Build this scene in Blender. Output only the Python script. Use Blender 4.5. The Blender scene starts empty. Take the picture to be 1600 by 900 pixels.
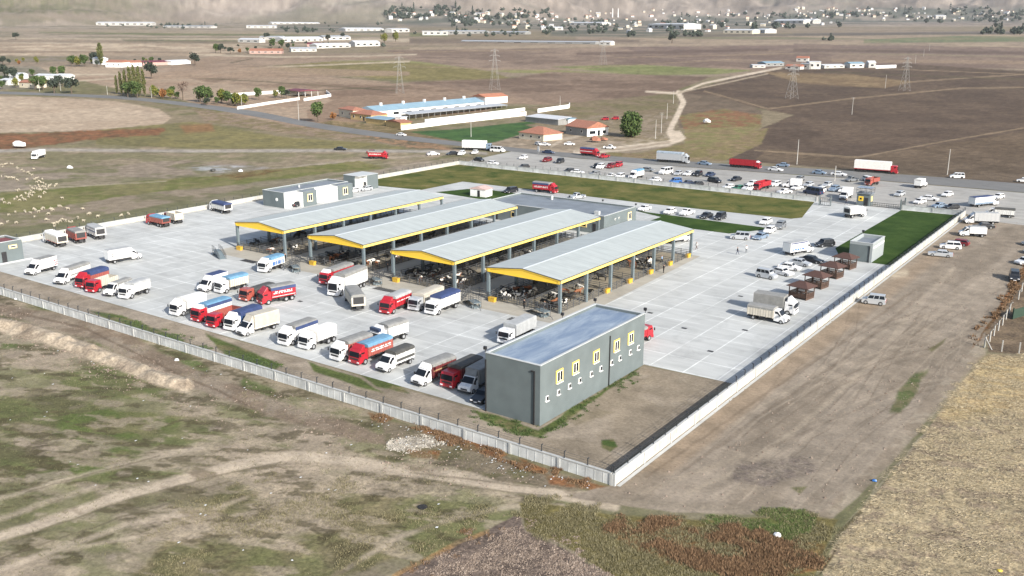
import bpy, bmesh, math, random
import numpy as np
from mathutils import Vector, Matrix
C = bpy.context.scene
random.seed(7); RNG = np.random.default_rng(7)
R_ = math.radians
# ---------------------------------------------------------------- camera
H = 47.0; FPX = 1470.6; PIT, ROL, YAW = 0.268222, 0.003268, -0.617412
cp_, sp_, cy_, sy_ = math.cos(PIT), math.sin(PIT), math.cos(YAW), math.sin(YAW)
FW = np.array([sy_*cp_, cy_*cp_, -sp_]); R0 = np.array([cy_, -sy_, 0.0]); U0 = np.cross(R0, FW)
RT = R0*math.cos(ROL)+U0*math.sin(ROL); UP = -R0*math.sin(ROL)+U0*math.cos(ROL)
cd = bpy.data.cameras.new('camera'); cam = bpy.data.objects.new('camera', cd); C.collection.objects.link(cam)
cd.sensor_width = 36; cd.lens = FPX/1600*36; cd.clip_start = 1; cd.clip_end = 30000
cam.matrix_world = Matrix(((RT[0], UP[0], -FW[0], 0), (RT[1], UP[1], -FW[1], 0), (RT[2], UP[2], -FW[2], H), (0, 0, 0, 1)))
C.camera = cam
# ---------------------------------------------------------------- sky, sun, exposure
SUN_EL, SUN_AZ = 28.0, 108.0            # azimuth clockwise from +y
wd = bpy.data.worlds.new('World'); C.world = wd; wd.use_nodes = True
nt = wd.node_tree; sk = nt.nodes.new('ShaderNodeTexSky'); sk.sky_type = 'NISHITA'; sk.sun_disc = False
sk.sun_elevation = R_(SUN_EL); sk.sun_rotation = R_(SUN_AZ); sk.dust_density = 2.0
nt.links.new(sk.outputs[0], nt.nodes['Background'].inputs[0]); nt.nodes['Background'].inputs[1].default_value = 0.11
sl = bpy.data.lights.new('sun', 'SUN'); sl.energy = 4.6; sl.angle = R_(0.5); sl.color = (1.0, 0.955, 0.89)
so = bpy.data.objects.new('sun', sl); C.collection.objects.link(so); so.location = (0, 0, 200)
sd = Vector((math.sin(R_(SUN_AZ))*math.cos(R_(SUN_EL)), math.cos(R_(SUN_AZ))*math.cos(R_(SUN_EL)), math.sin(R_(SUN_EL))))
so.rotation_euler = sd.to_track_quat('Z', 'Y').to_euler()
C.view_settings.view_transform = 'Standard'; C.view_settings.look = 'None'; C.view_settings.gamma = 1
C.view_settings.use_curve_mapping = False
C.view_settings.exposure = 0.80
# ---------------------------------------------------------------- terrain function and pixel helpers
FH = np.array([sy_, cy_]); RH = np.array([cy_, -sy_])
def sstep(a, b, x): t = np.clip((x-a)/(b-a), 0, 1); return t*t*(3-2*t)
def _hash(ix, iy, s):
    h = (ix.astype(np.int64)*374761393 + iy.astype(np.int64)*668265263 + s*1442695041) & 0xffffffff
    h = ((h ^ (h >> 13))*1274126177) & 0xffffffff
    return ((h ^ (h >> 16)) & 0xffff)/65535.0
def vn(x, y, s=0):
    ix = np.floor(x); iy = np.floor(y); fx = x-ix; fy = y-iy; fx = fx*fx*(3-2*fx); fy = fy*fy*(3-2*fy)
    a = _hash(ix, iy, s); b = _hash(ix+1, iy, s); c = _hash(ix, iy+1, s); d = _hash(ix+1, iy+1, s)
    return (a*(1-fx)+b*fx)*(1-fy)+(c*(1-fx)+d*fx)*fy
def fbm(x, y, o=4, s=0):
    r = 0; a = 0.5; t = 0
    for k in range(o): r = r+a*vn(x*2**k+17.3*k, y*2**k-9.1*k, s+k); t += a; a *= 0.55
    return r/t
def terr(x, y):
    x = np.asarray(x, float); y = np.asarray(y, float)
    v = x*FH[0]+y*FH[1]; u = x*RH[0]+y*RH[1]; sl = u/np.maximum(v, 1)
    a = np.clip(v-430, 0, None); z = np.where(a < 120, 0.022*a*a/240, 0.022*(a-60))
    v0 = 3500+900*sstep(-.05, .15, sl)-700*sstep(-.25, -.5, sl)
    b = np.clip(v-v0, 0, None)
    n = fbm(u/900, v/900, 5, 3); n2 = fbm(u/2600, v/2600, 2, 31)
    k = 0.155-0.06*sstep(-.1, .1, sl)
    z = z+b*k*(0.55+0.9*n2)+sstep(0, 900, b)*(n-.5)*230*(1-.5*sstep(0, .2, sl))
    g1 = 1-np.abs(2*fbm(u/420+.7*n, v/520, 4, 57)-1)*2.2; g2 = 1-np.abs(2*fbm(u/150, v/190, 3, 58)-1)*2
    return z+sstep(0, 700, b)*(g1*85+g2*16)*(1-.35*sstep(0, .2, sl))
def rays(px, py):
    px = np.atleast_1d(np.asarray(px, float)); py = np.atleast_1d(np.asarray(py, float))
    return FW+np.outer((px-800)/FPX, RT)+np.outer(-(py-450)/FPX, UP)
def at(px, py, z=None):
    """ground point seen at photo pixel (px,py)"""
    D = rays(px, py)[0]
    if z is not None: t = (z-H)/D[2]; return Vector((D[0]*t, D[1]*t, z))
    T = np.concatenate([np.linspace(50, 1200, 600), np.geomspace(1200, 14000, 1200)])
    P = T[:, None]*D+[0, 0, H]; dz = P[:, 2]-terr(P[:, 0], P[:, 1])
    k = np.argmax(dz < 0)
    if dz[k] >= 0: k = len(T)-1
    a, b = T[max(k-1, 0)], T[k]
    for _ in range(25):
        m = (a+b)/2; p = m*D+[0, 0, H]
        if p[2]-float(terr(p[0], p[1])) < 0: b = m
        else: a = m
    p = a*D+[0, 0, H]; return Vector((p[0], p[1], float(terr(p[0], p[1]))))
def topix(x, y, z):
    P = np.stack([x, y, z-H], -1); d = P@FW
    return 800+FPX*(P@RT)/d, 450-FPX*(P@UP)/d
# ---------------------------------------------------------------- object helpers
def tag(o, label=None, cat=None, group=None, kind=None):
    if label: o['label'] = label
    if cat: o['category'] = cat
    if group: o['group'] = group
    if kind: o['kind'] = kind
    return o
def empty(name, loc=(0, 0, 0), rz=0.0, label=None, cat=None, group=None):
    o = bpy.data.objects.new(name, None); C.collection.objects.link(o); o.location = loc; o.rotation_euler = (0, 0, rz)
    o.empty_display_size = .3
    return tag(o, label, cat, group)
def link(name, me, parent=None, loc=None, rz=None):
    o = bpy.data.objects.new(name, me); C.collection.objects.link(o)
    if parent: o.parent = parent
    if loc is not None: o.location = loc
    if rz is not None: o.rotation_euler = (0, 0, rz)
    return o
class MB:
    """collects solids, builds one mesh"""
    def __init__(s): s.v = []; s.f = []; s.m = []; s.mi = 0
    def add(s, vs, fs):
        n = len(s.v); s.v += [tuple(v) for v in vs]; s.f += [tuple(i+n for i in f) for f in fs]; s.m += [s.mi]*len(fs); return s
    def mat(s, i): s.mi = i; return s
    def box(s, x0, x1, y0, y1, z0, z1):
        return s.add([(x0, y0, z0), (x1, y0, z0), (x1, y1, z0), (x0, y1, z0), (x0, y0, z1), (x1, y0, z1), (x1, y1, z1), (x0, y1, z1)],
                     [(0, 3, 2, 1), (4, 5, 6, 7), (0, 1, 5, 4), (1, 2, 6, 5), (2, 3, 7, 6), (3, 0, 4, 7)])
    def prism(s, prof, y0, y1, inset=0.0, zi=None):
        """side profile [(x,z)...] extruded along y; points above zi are inset"""
        n = len(prof); vs = []
        for yy, sg in ((y0, 1), (y1, -1)):
            for x, z in prof: vs.append((x, yy+(sg*inset if (zi is not None and z > zi) else 0), z))
        fs = [tuple(range(n)), tuple(range(2*n-1, n-1, -1))]
        fs += [((i+1) % n, i, n+i, n+(i+1) % n) for i in range(n)]
        return s.add(vs, fs)
    def prismx(s, prof, x0, x1):
        n = len(prof); vs = [(x0, y, z) for y, z in prof]+[(x1, y, z) for y, z in prof]
        return s.add(vs, [tuple(range(n-1, -1, -1)), tuple(range(n, 2*n))]+[(i, (i+1) % n, n+(i+1) % n, n+i) for i in range(n)])
    def quad(s, a, b, c, d): return s.add([a, b, c, d], [(0, 1, 2, 3)])
    def cyl(s, p, q, r, r2=None, n=8):
        p = Vector(p); q = Vector(q); d = (q-p).normalized(); a = d.orthogonal().normalized(); b = d.cross(a); r2 = r if r2 is None else r2
        vs = [p+(a*math.cos(t)+b*math.sin(t))*r for t in [2*math.pi*i/n for i in range(n)]]
        vs += [q+(a*math.cos(t)+b*math.sin(t))*r2 for t in [2*math.pi*i/n for i in range(n)]]
        return s.add(vs, [tuple(range(n-1, -1, -1)), tuple(range(n, 2*n))]+[(i, (i+1) % n, n+(i+1) % n, n+i) for i in range(n)])
    def mesh(s, name, mats, bevel=0, smooth=False):
        me = bpy.data.meshes.new(name); me.from_pydata(s.v, [], s.f)
        for m in (mats if isinstance(mats, (list, tuple)) else [mats]): me.materials.append(m)
        if any(s.m): me.polygons.foreach_set('material_index', s.m)
        if bevel or smooth is None:
            pass
        bm = bmesh.new(); bm.from_mesh(me)
        if bevel: bmesh.ops.bevel(bm, geom=bm.edges[:]+bm.verts[:], offset=bevel, segments=2, affect='EDGES', profile=.5)
        bmesh.ops.recalc_face_normals(bm, faces=bm.faces[:]); bm.to_mesh(me); bm.free()
        if smooth: me.polygons.foreach_set('use_smooth', [True]*len(me.polygons))
        me.update(); return me
    def build(s, name, mats, parent=None, loc=None, rz=None, bevel=0, smooth=False):
        return link(name, s.mesh(name, mats, bevel, smooth), parent, loc, rz)
# ---------------------------------------------------------------- materials
def lin(c): return tuple((x/255/12.92 if x/255 <= .04045 else ((x/255+.055)/1.055)**2.4) for x in c)
KALB = 0.60                       # photo brightness of a sunlit level surface -> base colour
def alb(r, g, b, k=KALB): return tuple(min(.85, v*k) for v in lin((r, g, b)))
MATS = {}
def mat(name, col, rough=.6, metal=0.0, noise=None, nscale=3.0, bump=0.0, spec=.5, coat=0.0, trans=0.0):
    if name in MATS: return MATS[name]
    m = bpy.data.materials.new(name); m.use_nodes = True; MATS[name] = m
    t = m.node_tree; b = t.nodes['Principled BSDF']; b.inputs['Base Color'].default_value = (*col, 1)
    b.inputs['Roughness'].default_value = rough; b.inputs['Metallic'].default_value = metal
    b.inputs['Specular IOR Level'].default_value = spec; b.inputs['Coat Weight'].default_value = coat
    if noise:
        tc = t.nodes.new('ShaderNodeTexCoord'); n = t.nodes.new('ShaderNodeTexNoise'); n.inputs['Scale'].default_value = nscale
        n.inputs['Detail'].default_value = 5; t.links.new(tc.outputs['Object'], n.inputs['Vector'])
        r = t.nodes.new('ShaderNodeMapRange'); r.inputs['From Min'].default_value = .3; r.inputs['From Max'].default_value = .7
        r.inputs['To Min'].default_value = 1-noise; r.inputs['To Max'].default_value = 1+noise*.6
        t.links.new(n.outputs[0], r.inputs['Value'])
        mx = t.nodes.new('ShaderNodeVectorMath'); mx.operation = 'SCALE'; mx.inputs[0].default_value = col
        t.links.new(r.outputs[0], mx.inputs['Scale']); t.links.new(mx.outputs[0], b.inputs['Base Color'])
        if bump:
            bp = t.nodes.new('ShaderNodeBump'); bp.inputs['Strength'].default_value = bump; bp.inputs['Distance'].default_value = .05
            t.links.new(n.outputs[0], bp.inputs['Height']); t.links.new(bp.outputs[0], b.inputs['Normal'])
    return m
def nd(t, typ, **kw):
    n = t.nodes.new(typ)
    for k, v in kw.items():
        if k.startswith('i_'): n.inputs[int(k[2:]) if k[2:].isdigit() else k[2:].replace('_', ' ')].default_value = v
        else: setattr(n, k, v)
    return n
# ---------------------------------------------------------------- ground sheet
HAZE = True
NS, SM = 1150, 0.86
vs_ = []
for py in np.arange(1010, 60, -1.35):
    D = FW+(-(py-450)/FPX)*UP; p = at(800, py); vs_.append(p[0]*FH[0]+p[1]*FH[1])
vs_ = sorted(set(np.round(vs_, 3))); vs_ = [25., 32., 38.]+[v for v in vs_ if v > 42]
vv = vs_[-1]
while vv < 11500: vv *= 1.013 if vv < 6500 else 1.03; vs_.append(vv)
VV, SS = np.meshgrid(np.array(vs_), np.linspace(-SM, SM, NS), indexing='ij')
GX = (VV*FH[0]+SS*VV*RH[0]).ravel(); GY = (VV*FH[1]+SS*VV*RH[1]).ravel(); GZ = terr(GX, GY)
PX, PY = topix(GX, GY, GZ)
inb = (PX > -250) & (PX < 1850) & (PY > -60) & (PY < 1000)
def srgb(*c): return np.array(alb(*c))
N_ = len(GX); COL = np.zeros((N_, 3)); RGH = np.full(N_, .5)
w1 = fbm(GX/13, GY/13, 5, 11); w2 = fbm(GX/3.1, GY/3.1, 4, 23); w3 = fbm(GX/45, GY/45, 3, 37)
COL[:] = srgb(150, 140, 118)
mixw = sstep(.42, .6, w1*.6+w3*.4)[:, None]; COL = COL*(1-mixw)+srgb(126, 124, 92)*mixw
JX = (w2-.5)*2; JY = (fbm(GX/3.1+50, GY/3.1, 4, 29)-.5)*2
JX2 = (w1-.5)*2; JY2 = (fbm(GX/13+80, GY/13, 4, 41)-.5)*2
NBR = fbm(GX/1.5, GY/1.5, 4, 101)*.5+fbm(GX/6, GY/4.5, 4, 102)*.5
def sdf(px, py, poly, closed=True):
    P = np.array(poly, float); n = len(P); d = np.full(len(px), 1e9); ins = np.zeros(len(px), bool)
    for i in range(n if closed else n-1):
        a = P[i]; b = P[(i+1) % n]; ex, ey = b-a; L = ex*ex+ey*ey+1e-9
        t = np.clip(((px-a[0])*ex+(py-a[1])*ey)/L, 0, 1); dx = px-a[0]-t*ex; dy = py-a[1]-t*ey
        d = np.minimum(d, np.hypot(dx, dy*1.0))
        if closed:
            c = ((a[1] > py) != (b[1] > py)) & (px < (b[0]-a[0])*(py-a[1])/((b[1]-a[1]) if b[1] != a[1] else 1e-9)+a[0]); ins ^= c
    return np.where(ins, -d, d) if closed else d
def paint(poly, c, c2=None, soft=2.0, jit=3.0, jit2=0.0, al=1.0, sc=8.0, thr=.5, thw=.08, stripe=None, rough=None, line=None, an=None, seed=0, brk=None):
    """lay one patch of soil or plants; poly in photo pixels; c2 = second tone mixed by noise; stripe = (world direction deg, period m, amount)"""
    P = np.array(poly, float); mg = 6+jit+jit2+(line or 0)
    s = np.where(inb & (PX > P[:, 0].min()-mg) & (PX < P[:, 0].max()+mg) & (PY > P[:, 1].min()-mg) & (PY < P[:, 1].max()+mg))[0]
    if not len(s): return
    qx = PX[s]+jit*JX[s]+jit2*JX2[s]; qy = PY[s]+(jit*JY[s]+jit2*JY2[s])*.5
    d = sdf(qx, qy, poly, line is None)
    if line: d = d-line/2
    a = al*(1-sstep(-soft*.5, soft*.5, d))
    bk = brk if brk is not None else (.8 if P[:, 1].min() > 462 and soft < 30 and not stripe else 0)
    if bk: a = a*(1-bk+bk*sstep(.30, .52, NBR[s]+(a/max(al, .01)-.5)*.34+(.10 if line is None else .04)))
    k = a > .003; s = s[k]; a = a[k][:, None]
    cc = np.tile(srgb(*c), (len(s), 1)); X, Y = GX[s], GY[s]
    if c2 is not None:
        if an: ca, sa = math.cos(R_(an[0])), math.sin(R_(an[0])); xx = (X*ca+Y*sa)/an[1]; yy = -X*sa+Y*ca
        else: xx, yy = X, Y
        n = fbm(xx/sc, yy/sc, 5, 60+seed); m = sstep(thr-thw, thr+thw, n)[:, None]; cc = cc*(1-m)+srgb(*c2)*m
    if stripe:
        ca, sa = math.cos(R_(stripe[0])), math.sin(R_(stripe[0])); w = (-X*sa+Y*ca)
        n = fbm(w/stripe[1], (X*ca+Y*sa)/stripe[1]/14, 3, 90+seed)-.5; cc = cc*(1+stripe[2]*2*n[:, None])
    COL[s] = COL[s]*(1-a)+cc*a
    if rough is not None: RGH[s] = RGH[s]*(1-a[:, 0])+rough*a[:, 0]
# ---- far plain, strip by strip (photo pixels)
TAN, TAN2, BRN, BRN2, DRK = (186, 172, 152), (170, 154, 134), (146, 130, 116), (132, 117, 104), (116, 102, 92)
OLV, OLV2, GRN, PAL = (142, 138, 104), (126, 124, 90), (108, 124, 76), (198, 186, 166)
paint([(-300, 20), (700, 20), (1900, 20), (1900, 120), (-300, 120)], (160, 147, 130), (150, 140, 118), jit=0, sc=150, an=(35, 5))
paint([(-300, 28), (160, 32), (640, 42), (640, 60), (-300, 70)], (176, 164, 148), (150, 142, 122), sc=60, jit=0)
paint([(60, 46), (700, 52), (700, 57), (250, 55), (60, 51)], (140, 140, 104), (120, 126, 92), sc=30, jit=1)
paint([(-300, 55), (140, 60), (640, 60), (640, 70), (-300, 74)], PAL, TAN, sc=50, jit=1, stripe=(30, 20, .15))
paint([(190, 62), (370, 63), (375, 68), (200, 66)], (92, 104, 74), (116, 124, 84), sc=20, jit=1)
paint([(-300, 68), (330, 68), (420, 74), (330, 88), (200, 87), (-300, 87)], (206, 191, 170), (178, 162, 142), sc=40, jit=1, stripe=(20, 14, .2))
paint([(-300, 87), (140, 88), (100, 96), (-300, 100)], (150, 142, 130), (140, 134, 110), sc=30, jit=1)
paint([(60, 105), (185, 104), (190, 118), (110, 126), (60, 118)], (186, 170, 150), None, jit=1)
paint([(110, 122), (290, 104), (430, 104), (620, 140), (480, 205), (380, 182), (280, 155), (190, 140)], (180, 163, 144), (170, 150, 131), sc=40, jit=1, stripe=(60, 9, .07))
paint([(280, 118), (420, 112), (610, 128), (600, 150), (320, 128)], (172, 154, 135), (150, 132, 114), sc=30, jit=1)
paint([(245, 108), (330, 88), (420, 86), (600, 86), (640, 90), (530, 94), (400, 104), (300, 118)], (172, 154, 136), (160, 142, 124), sc=40, jit=1)
paint([(390, 106), (520, 96), (640, 96), (770, 112), (800, 124), (640, 126), (500, 116)], (146, 138, 96), (132, 126, 84), sc=12, jit=2, rough=.8)
paint([(520, 95), (640, 95), (980, 116), (800, 114), (640, 98)], (150, 150, 104), None, jit=1)
paint([(600, 78), (960, 72), (1160, 76), (1260, 96), (1180, 112), (900, 108), (760, 110), (640, 94)], (160, 143, 128), (138, 122, 110), sc=60, jit=1, stripe=(75, 30, .08))
paint([(860, 104), (1000, 101), (1180, 110), (1120, 116), (1000, 118)], (146, 150, 104), (130, 138, 90), sc=20, jit=1)
paint([(640, 128), (800, 122), (860, 112), (1110, 120), (1060, 140), (1030, 160), (900, 168), (790, 150), (650, 150)], (150, 132, 117), (128, 111, 98), sc=40, jit=1, stripe=(20, 6, .08))
paint([(500, 132), (640, 130), (800, 150), (880, 165), (800, 162), (520, 165)], (164, 145, 127), (140, 121, 105), sc=40, jit=1)
paint([(480, 172), (540, 150), (800, 152), (760, 175), (560, 190), (480, 205)], (156, 136, 118), None, jit=1)
paint([(820, 168), (1060, 145), (1050, 205), (960, 215), (880, 185)], (142, 130, 108), (128, 122, 92), sc=14, jit=2)
paint([(900, 56), (1600, 50), (1900, 52), (1900, 75), (1160, 72), (900, 72)], (164, 150, 134), (176, 162, 142), sc=60, jit=1, stripe=(-35, 30, .16))
paint([(960, 57), (1240, 58), (1400, 62), (1100, 61)], (138, 136, 112), None, jit=1)
paint([(1350, 62), (1500, 56), (1700, 58), (1900, 62), (1500, 66), (1350, 67)], (122, 134, 104), (140, 140, 112), sc=40, jit=1)
paint([(1240, 52), (1640, 48), (1640, 52), (1240, 56)], (136, 126, 122), None, jit=1)
paint([(960, 72), (1200, 68), (1600, 74), (1900, 80), (1900, 92), (1400, 84), (1000, 82)], (136, 120, 112), (148, 132, 120), sc=60, jit=1, stripe=(-35, 20, .1))
paint([(960, 82), (1300, 84), (1600, 90), (1900, 96), (1900, 112), (1400, 104), (1220, 100), (960, 100)], (152, 136, 122), (134, 118, 108), sc=70, jit=1, stripe=(-35, 20, .1))
paint([(1240, 106), (1420, 100), (1620, 112), (1900, 120), (1900, 320), (1600, 288), (1340, 266), (1130, 250), (1190, 200), (1240, 180), (1060, 145), (1180, 114)], (112, 98, 85), (101, 88, 77), sc=25, jit=2, stripe=(118, 5, .10), rough=.9)
paint([(1190, 112), (1330, 116), (1430, 128), (1380, 138), (1250, 130)], (152, 134, 106), (136, 118, 94), sc=14, jit=2)
paint([(1060, 145), (1120, 150), (1190, 172), (1190, 190), (1160, 202), (1060, 200)], (132, 119, 104), (120, 108, 94), sc=12, jit=2)
paint([(1200, 232), (1340, 246), (1600, 206), (1900, 180), (1900, 330), (1600, 286), (1340, 266), (1180, 250)], (122, 107, 90), (110, 96, 80), sc=16, jit=2, stripe=(-10, 5, .10), rough=.95)
for q in ([(1100, 142), (1200, 170), (1330, 154), (1500, 138), (1900, 132)], [(1180, 235), (1340, 246), (1480, 220), (1600, 200), (1900, 168)], [(1420, 128), (1600, 116), (1900, 108)], [(1340, 106), (1600, 116), (1900, 122)], [(1160, 80), (1400, 78)], [(960, 90), (1240, 84)], [(640, 104), (860, 110), (1000, 101), (1160, 92)], [(600, 82), (860, 78)]):
    paint(q, (172, 154, 128), line=1.6 if q[0][1] > 120 else 1.1, soft=1.2, jit=.6, al=.75)
for q in ([(300, 118), (420, 105), (640, 96)], [(100, 128), (190, 122)], [(-200, 118), (240, 116)], [(320, 86), (430, 89), (560, 88), (650, 85)]):
    paint(q, (204, 192, 172), line=2.0, soft=1.2, jit=.4)
for q in ([(310, 122), (420, 128), (620, 142)], [(360, 152), (420, 145), (560, 138), (640, 134)], [(360, 98), (395, 92)], [(1290, 112), (1420, 118), (1600, 124)]):
    paint(q, (104, 98, 76), line=1.5, soft=1.2, jit=.8, al=.8)
# left middle distance
paint([(-300, 100), (60, 104), (110, 128), (50, 140), (-300, 138)], (136, 134, 118), (150, 144, 130), sc=10, jit=2)
paint([(-300, 150), (60, 151), (180, 158), (248, 170), (268, 184), (252, 196), (200, 203), (100, 206), (-300, 212)], (197, 182, 163), (188, 172, 153), sc=30, jit=1.5, stripe=(80, 4, .05))
paint([(-300, 212), (100, 206), (200, 203), (300, 195), (440, 215), (640, 235), (700, 240), (640, 262), (400, 285), (0, 350), (-300, 400)], (140, 135, 106), (158, 146, 124), sc=11, jit=2, thr=.53, rough=.6)
paint([(150, 203), (300, 190), (450, 215), (600, 225), (640, 234), (300, 232), (150, 226)], (142, 136, 94), (128, 124, 88), sc=10, jit=2)
paint([(300, 168), (480, 200), (640, 220), (740, 234), (600, 224), (470, 212), (320, 190)], (158, 142, 124), (138, 128, 98), sc=5, jit=2, rough=.8)
paint([(-300, 214), (60, 208), (130, 204), (260, 200), (250, 210), (160, 216), (40, 232), (-300, 240)], (150, 108, 80), (126, 100, 74), sc=4, jit=5, rough=1.3)
paint([(280, 196), (330, 193), (335, 205), (290, 208)], (156, 116, 84), None, jit=3, soft=5, al=.7)
paint([(560, 202), (680, 224), (730, 238), (640, 232), (580, 218)], (170, 140, 112), (120, 112, 92), sc=3, jit=3, rough=1.)
paint([(-300, 236), (0, 236), (60, 234), (300, 236), (520, 235), (720, 237), (760, 240)], (176, 171, 163), line=4.5, soft=2.5, jit=1.0)
paint([(-300, 262), (100, 262), (200, 255), (300, 250), (440, 262), (350, 285), (180, 275), (0, 300)], (160, 147, 130), (132, 128, 98), sc=12, jit=3, jit2=6, thr=.55)
paint([(280, 262), (360, 258), (420, 262), (340, 270)], (184, 188, 192), (150, 146, 130), sc=5, jit=3, soft=5, al=.8)
paint([(300, 278), (400, 270), (480, 258), (600, 247), (720, 240)], (182, 170, 152), line=3.0, soft=2.5, jit=1.2, al=.9)
paint([(0, 300), (80, 296), (180, 286), (330, 276), (420, 265), (560, 252), (600, 262), (400, 284), (200, 318), (0, 340)], (122, 124, 74), (140, 134, 92), sc=7, jit=3, jit2=5)
paint([(-300, 338), (40, 332), (200, 305), (350, 290), (400, 292), (200, 330), (0, 360), (-300, 400)], (158, 144, 124), (134, 128, 98), sc=7, jit=4, thr=.52)
paint([(330, 275), (420, 264), (440, 266), (370, 282)], (124, 96, 66), (140, 128, 90), sc=3, jit=3, al=.8, rough=1)
paint([(0, 298), (140, 290), (260, 283)], (196, 182, 160), line=1.6, soft=1.5, jit=1.2, al=.7)
paint([(400, 300), (540, 275), (650, 254), (716, 246), (716, 256), (560, 278), (480, 292)], (168, 156, 140), (150, 142, 120), sc=6, jit=2)
# farm surroundings and junction
paint([(440, 205), (520, 188), (700, 208), (640, 212), (500, 196)], (160, 142, 112), (130, 120, 88), sc=4, jit=2, rough=.9)
paint([(618, 206), (700, 203), (832, 189), (850, 200), (790, 222), (740, 224)], (66, 100, 58), (78, 112, 62), sc=8, jit=.8, soft=1.5)
paint([(590, 206), (640, 206), (720, 222), (745, 226), (640, 218)], (140, 124, 98), (118, 110, 80), sc=3, jit=2, rough=.9)
paint([(760, 226), (830, 206), (880, 210), (1000, 206), (1060, 212), (1050, 228), (960, 244), (860, 240)], (176, 163, 146), (158, 146, 128), sc=4, jit=2)
paint([(820, 195), (960, 178), (1060, 180), (1050, 215), (980, 222), (900, 215)], (158, 146, 128), (140, 130, 106), sc=4, jit=2)
paint([(900, 236), (1000, 240), (1060, 226), (1130, 212), (1200, 200), (1190, 225), (1130, 252), (1000, 248)], (150, 134, 106), (138, 130, 90), sc=4, jit=2, rough=.9)
paint([(960, 226), (1030, 212), (1056, 205), (1045, 220), (1000, 228)], (148, 138, 112), (178, 168, 150), sc=3, jit=2)
paint([(1060, 180), (1130, 170), (1190, 180), (1188, 200), (1120, 215), (1070, 205)], (146, 112, 86), (138, 130, 92), sc=5, jit=3, rough=.8)
paint([(1070, 202), (1190, 196), (1140, 226), (1070, 232)], (140, 138, 94), (150, 136, 104), sc=5, jit=3)
PATH = (226, 214, 196)
paint([(1060, 145), (1068, 160), (1056, 185), (1046, 204), (1066, 216), (1042, 224), (960, 233), (900, 238)], PATH, line=8, soft=2.5, jit=.8)
paint([(1040, 206), (1062, 204), (1072, 216), (1050, 222)], PATH, jit=.5)
paint([(900, 236), (980, 232), (1046, 222)], (186, 174, 156), line=3.5, soft=2, jit=1)
paint([(1010, 143), (1060, 146), (1100, 130), (1180, 114), (1220, 106)], PATH, line=3.2, soft=1.5, jit=.5)
paint([(1060, 145), (1130, 130), (1200, 115)], (188, 176, 156), line=2, soft=1.5, jit=.5)
paint([(862, 228), (880, 218), (930, 206)], (192, 182, 166), line=4, soft=2, jit=1)
# left foreground pasture
BASE = [(-300, 455), (0, 462), (400, 585), (860, 735), (960, 770), (820, 820), (620, 910), (600, 1010), (-300, 1010)]
paint(BASE, (160, 148, 127), (130, 126, 96), sc=9, thr=.50, thw=.12, jit=2, rough=.7, an=(0, 1.8))
paint([(-300, 560), (60, 590), (180, 560), (330, 600), (420, 640), (300, 740), (120, 760), (-300, 740)], (112, 116, 76), (140, 130, 104), sc=8, thr=.56, thw=.1, jit=10, jit2=14, soft=16, rough=.7, an=(0, 1.8), seed=3)
paint([(60, 720), (100, 640), (200, 600), (300, 625), (280, 670), (210, 690), (190, 730), (120, 745)], (104, 116, 66), (128, 124, 88), sc=3, thr=.52, jit=12, jit2=16, soft=14, rough=.7, an=(0, 2), seed=5)
for q in ([(60, 475), (130, 490), (110, 505), (50, 500)], [(230, 535), (290, 545), (325, 575), (320, 585), (250, 570)], [(140, 520), (200, 530), (190, 545), (150, 540)], [(0, 520), (60, 515), (50, 545), (0, 545)], [(500, 732), (548, 736), (535, 750), (510, 745)], [(690, 755), (750, 765), (730, 785), (700, 780)], [(380, 590), (430, 610), (410, 640), (370, 620)]):
    paint(q, (98, 114, 62), (120, 118, 80), sc=4, thr=.6, jit=5, jit2=4, soft=8, al=.85)
paint([(350, 760), (640, 735), (800, 780), (700, 850), (500, 910), (300, 960), (200, 900)], (122, 118, 84), (138, 128, 98), sc=5, thr=.5, jit=8, soft=14, rough=1.0)
for a, b, w in ([(96, 520), (170, 530), 5], [(230, 538), (255, 540), 4], [(0, 600), (55, 595), 14], [(110, 638), (135, 632), 5], [(30, 690), (80, 700), 16], [(50, 750), (105, 745), 20], [(210, 620), (235, 618), 5], [(610, 700), (660, 692), 13], [(330, 670), (400, 660), 8], [(15, 848), (70, 842), 8], [(130, 890), (180, 870), 9], [(230, 815), (300, 800), 14], [(185, 740), (200, 738), 10]):
    paint([a, b], (182, 168, 148), line=w, soft=6, jit=5, jit2=3, al=.8)
for c_, sc_, th_, al_, sd_, an_ in (((184, 168, 148), 6, .535, .75, 201, (20, 2.4)), ((108, 102, 76), 3.2, .60, .65, 202, (20, 2.2)), ((122, 126, 82), 11, .585, .6, 203, (0, 1.6)), ((92, 84, 62), 1.4, .60, .7, 204, (30, 2)), ((176, 162, 140), 1.8, .61, .7, 205, (20, 2.5))):
    s_ = np.where(inb & (PY > 440))[0]; s_ = s_[sdf(PX[s_], PY[s_], BASE) < 0]; ca_, sa_ = math.cos(R_(an_[0])), math.sin(R_(an_[0]))
    n_ = fbm((GX[s_]*ca_+GY[s_]*sa_)/sc_/an_[1], (-GX[s_]*sa_+GY[s_]*ca_)/sc_, 5, sd_); m_ = (sstep(th_-.05, th_+.05, n_)*al_)[:, None]; COL[s_] = COL[s_]*(1-m_)+srgb(*c_)*m_
paint([(-300, 480), (0, 474), (160, 500), (300, 575), (430, 625), (560, 665), (650, 700), (560, 690), (420, 650), (280, 600), (140, 530), (0, 492)], (144, 128, 110), (160, 146, 128), sc=4, jit=5, jit2=4, soft=8, rough=.7)
paint([(30, 490), (130, 512), (200, 545), (290, 590), (340, 610), (400, 640)], (116, 100, 84), line=3.5, soft=3, jit=3, al=.7)
BERM = [(-60, 500), (0, 508), (60, 522), (130, 545), (200, 572), (250, 592), (292, 602)]
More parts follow.
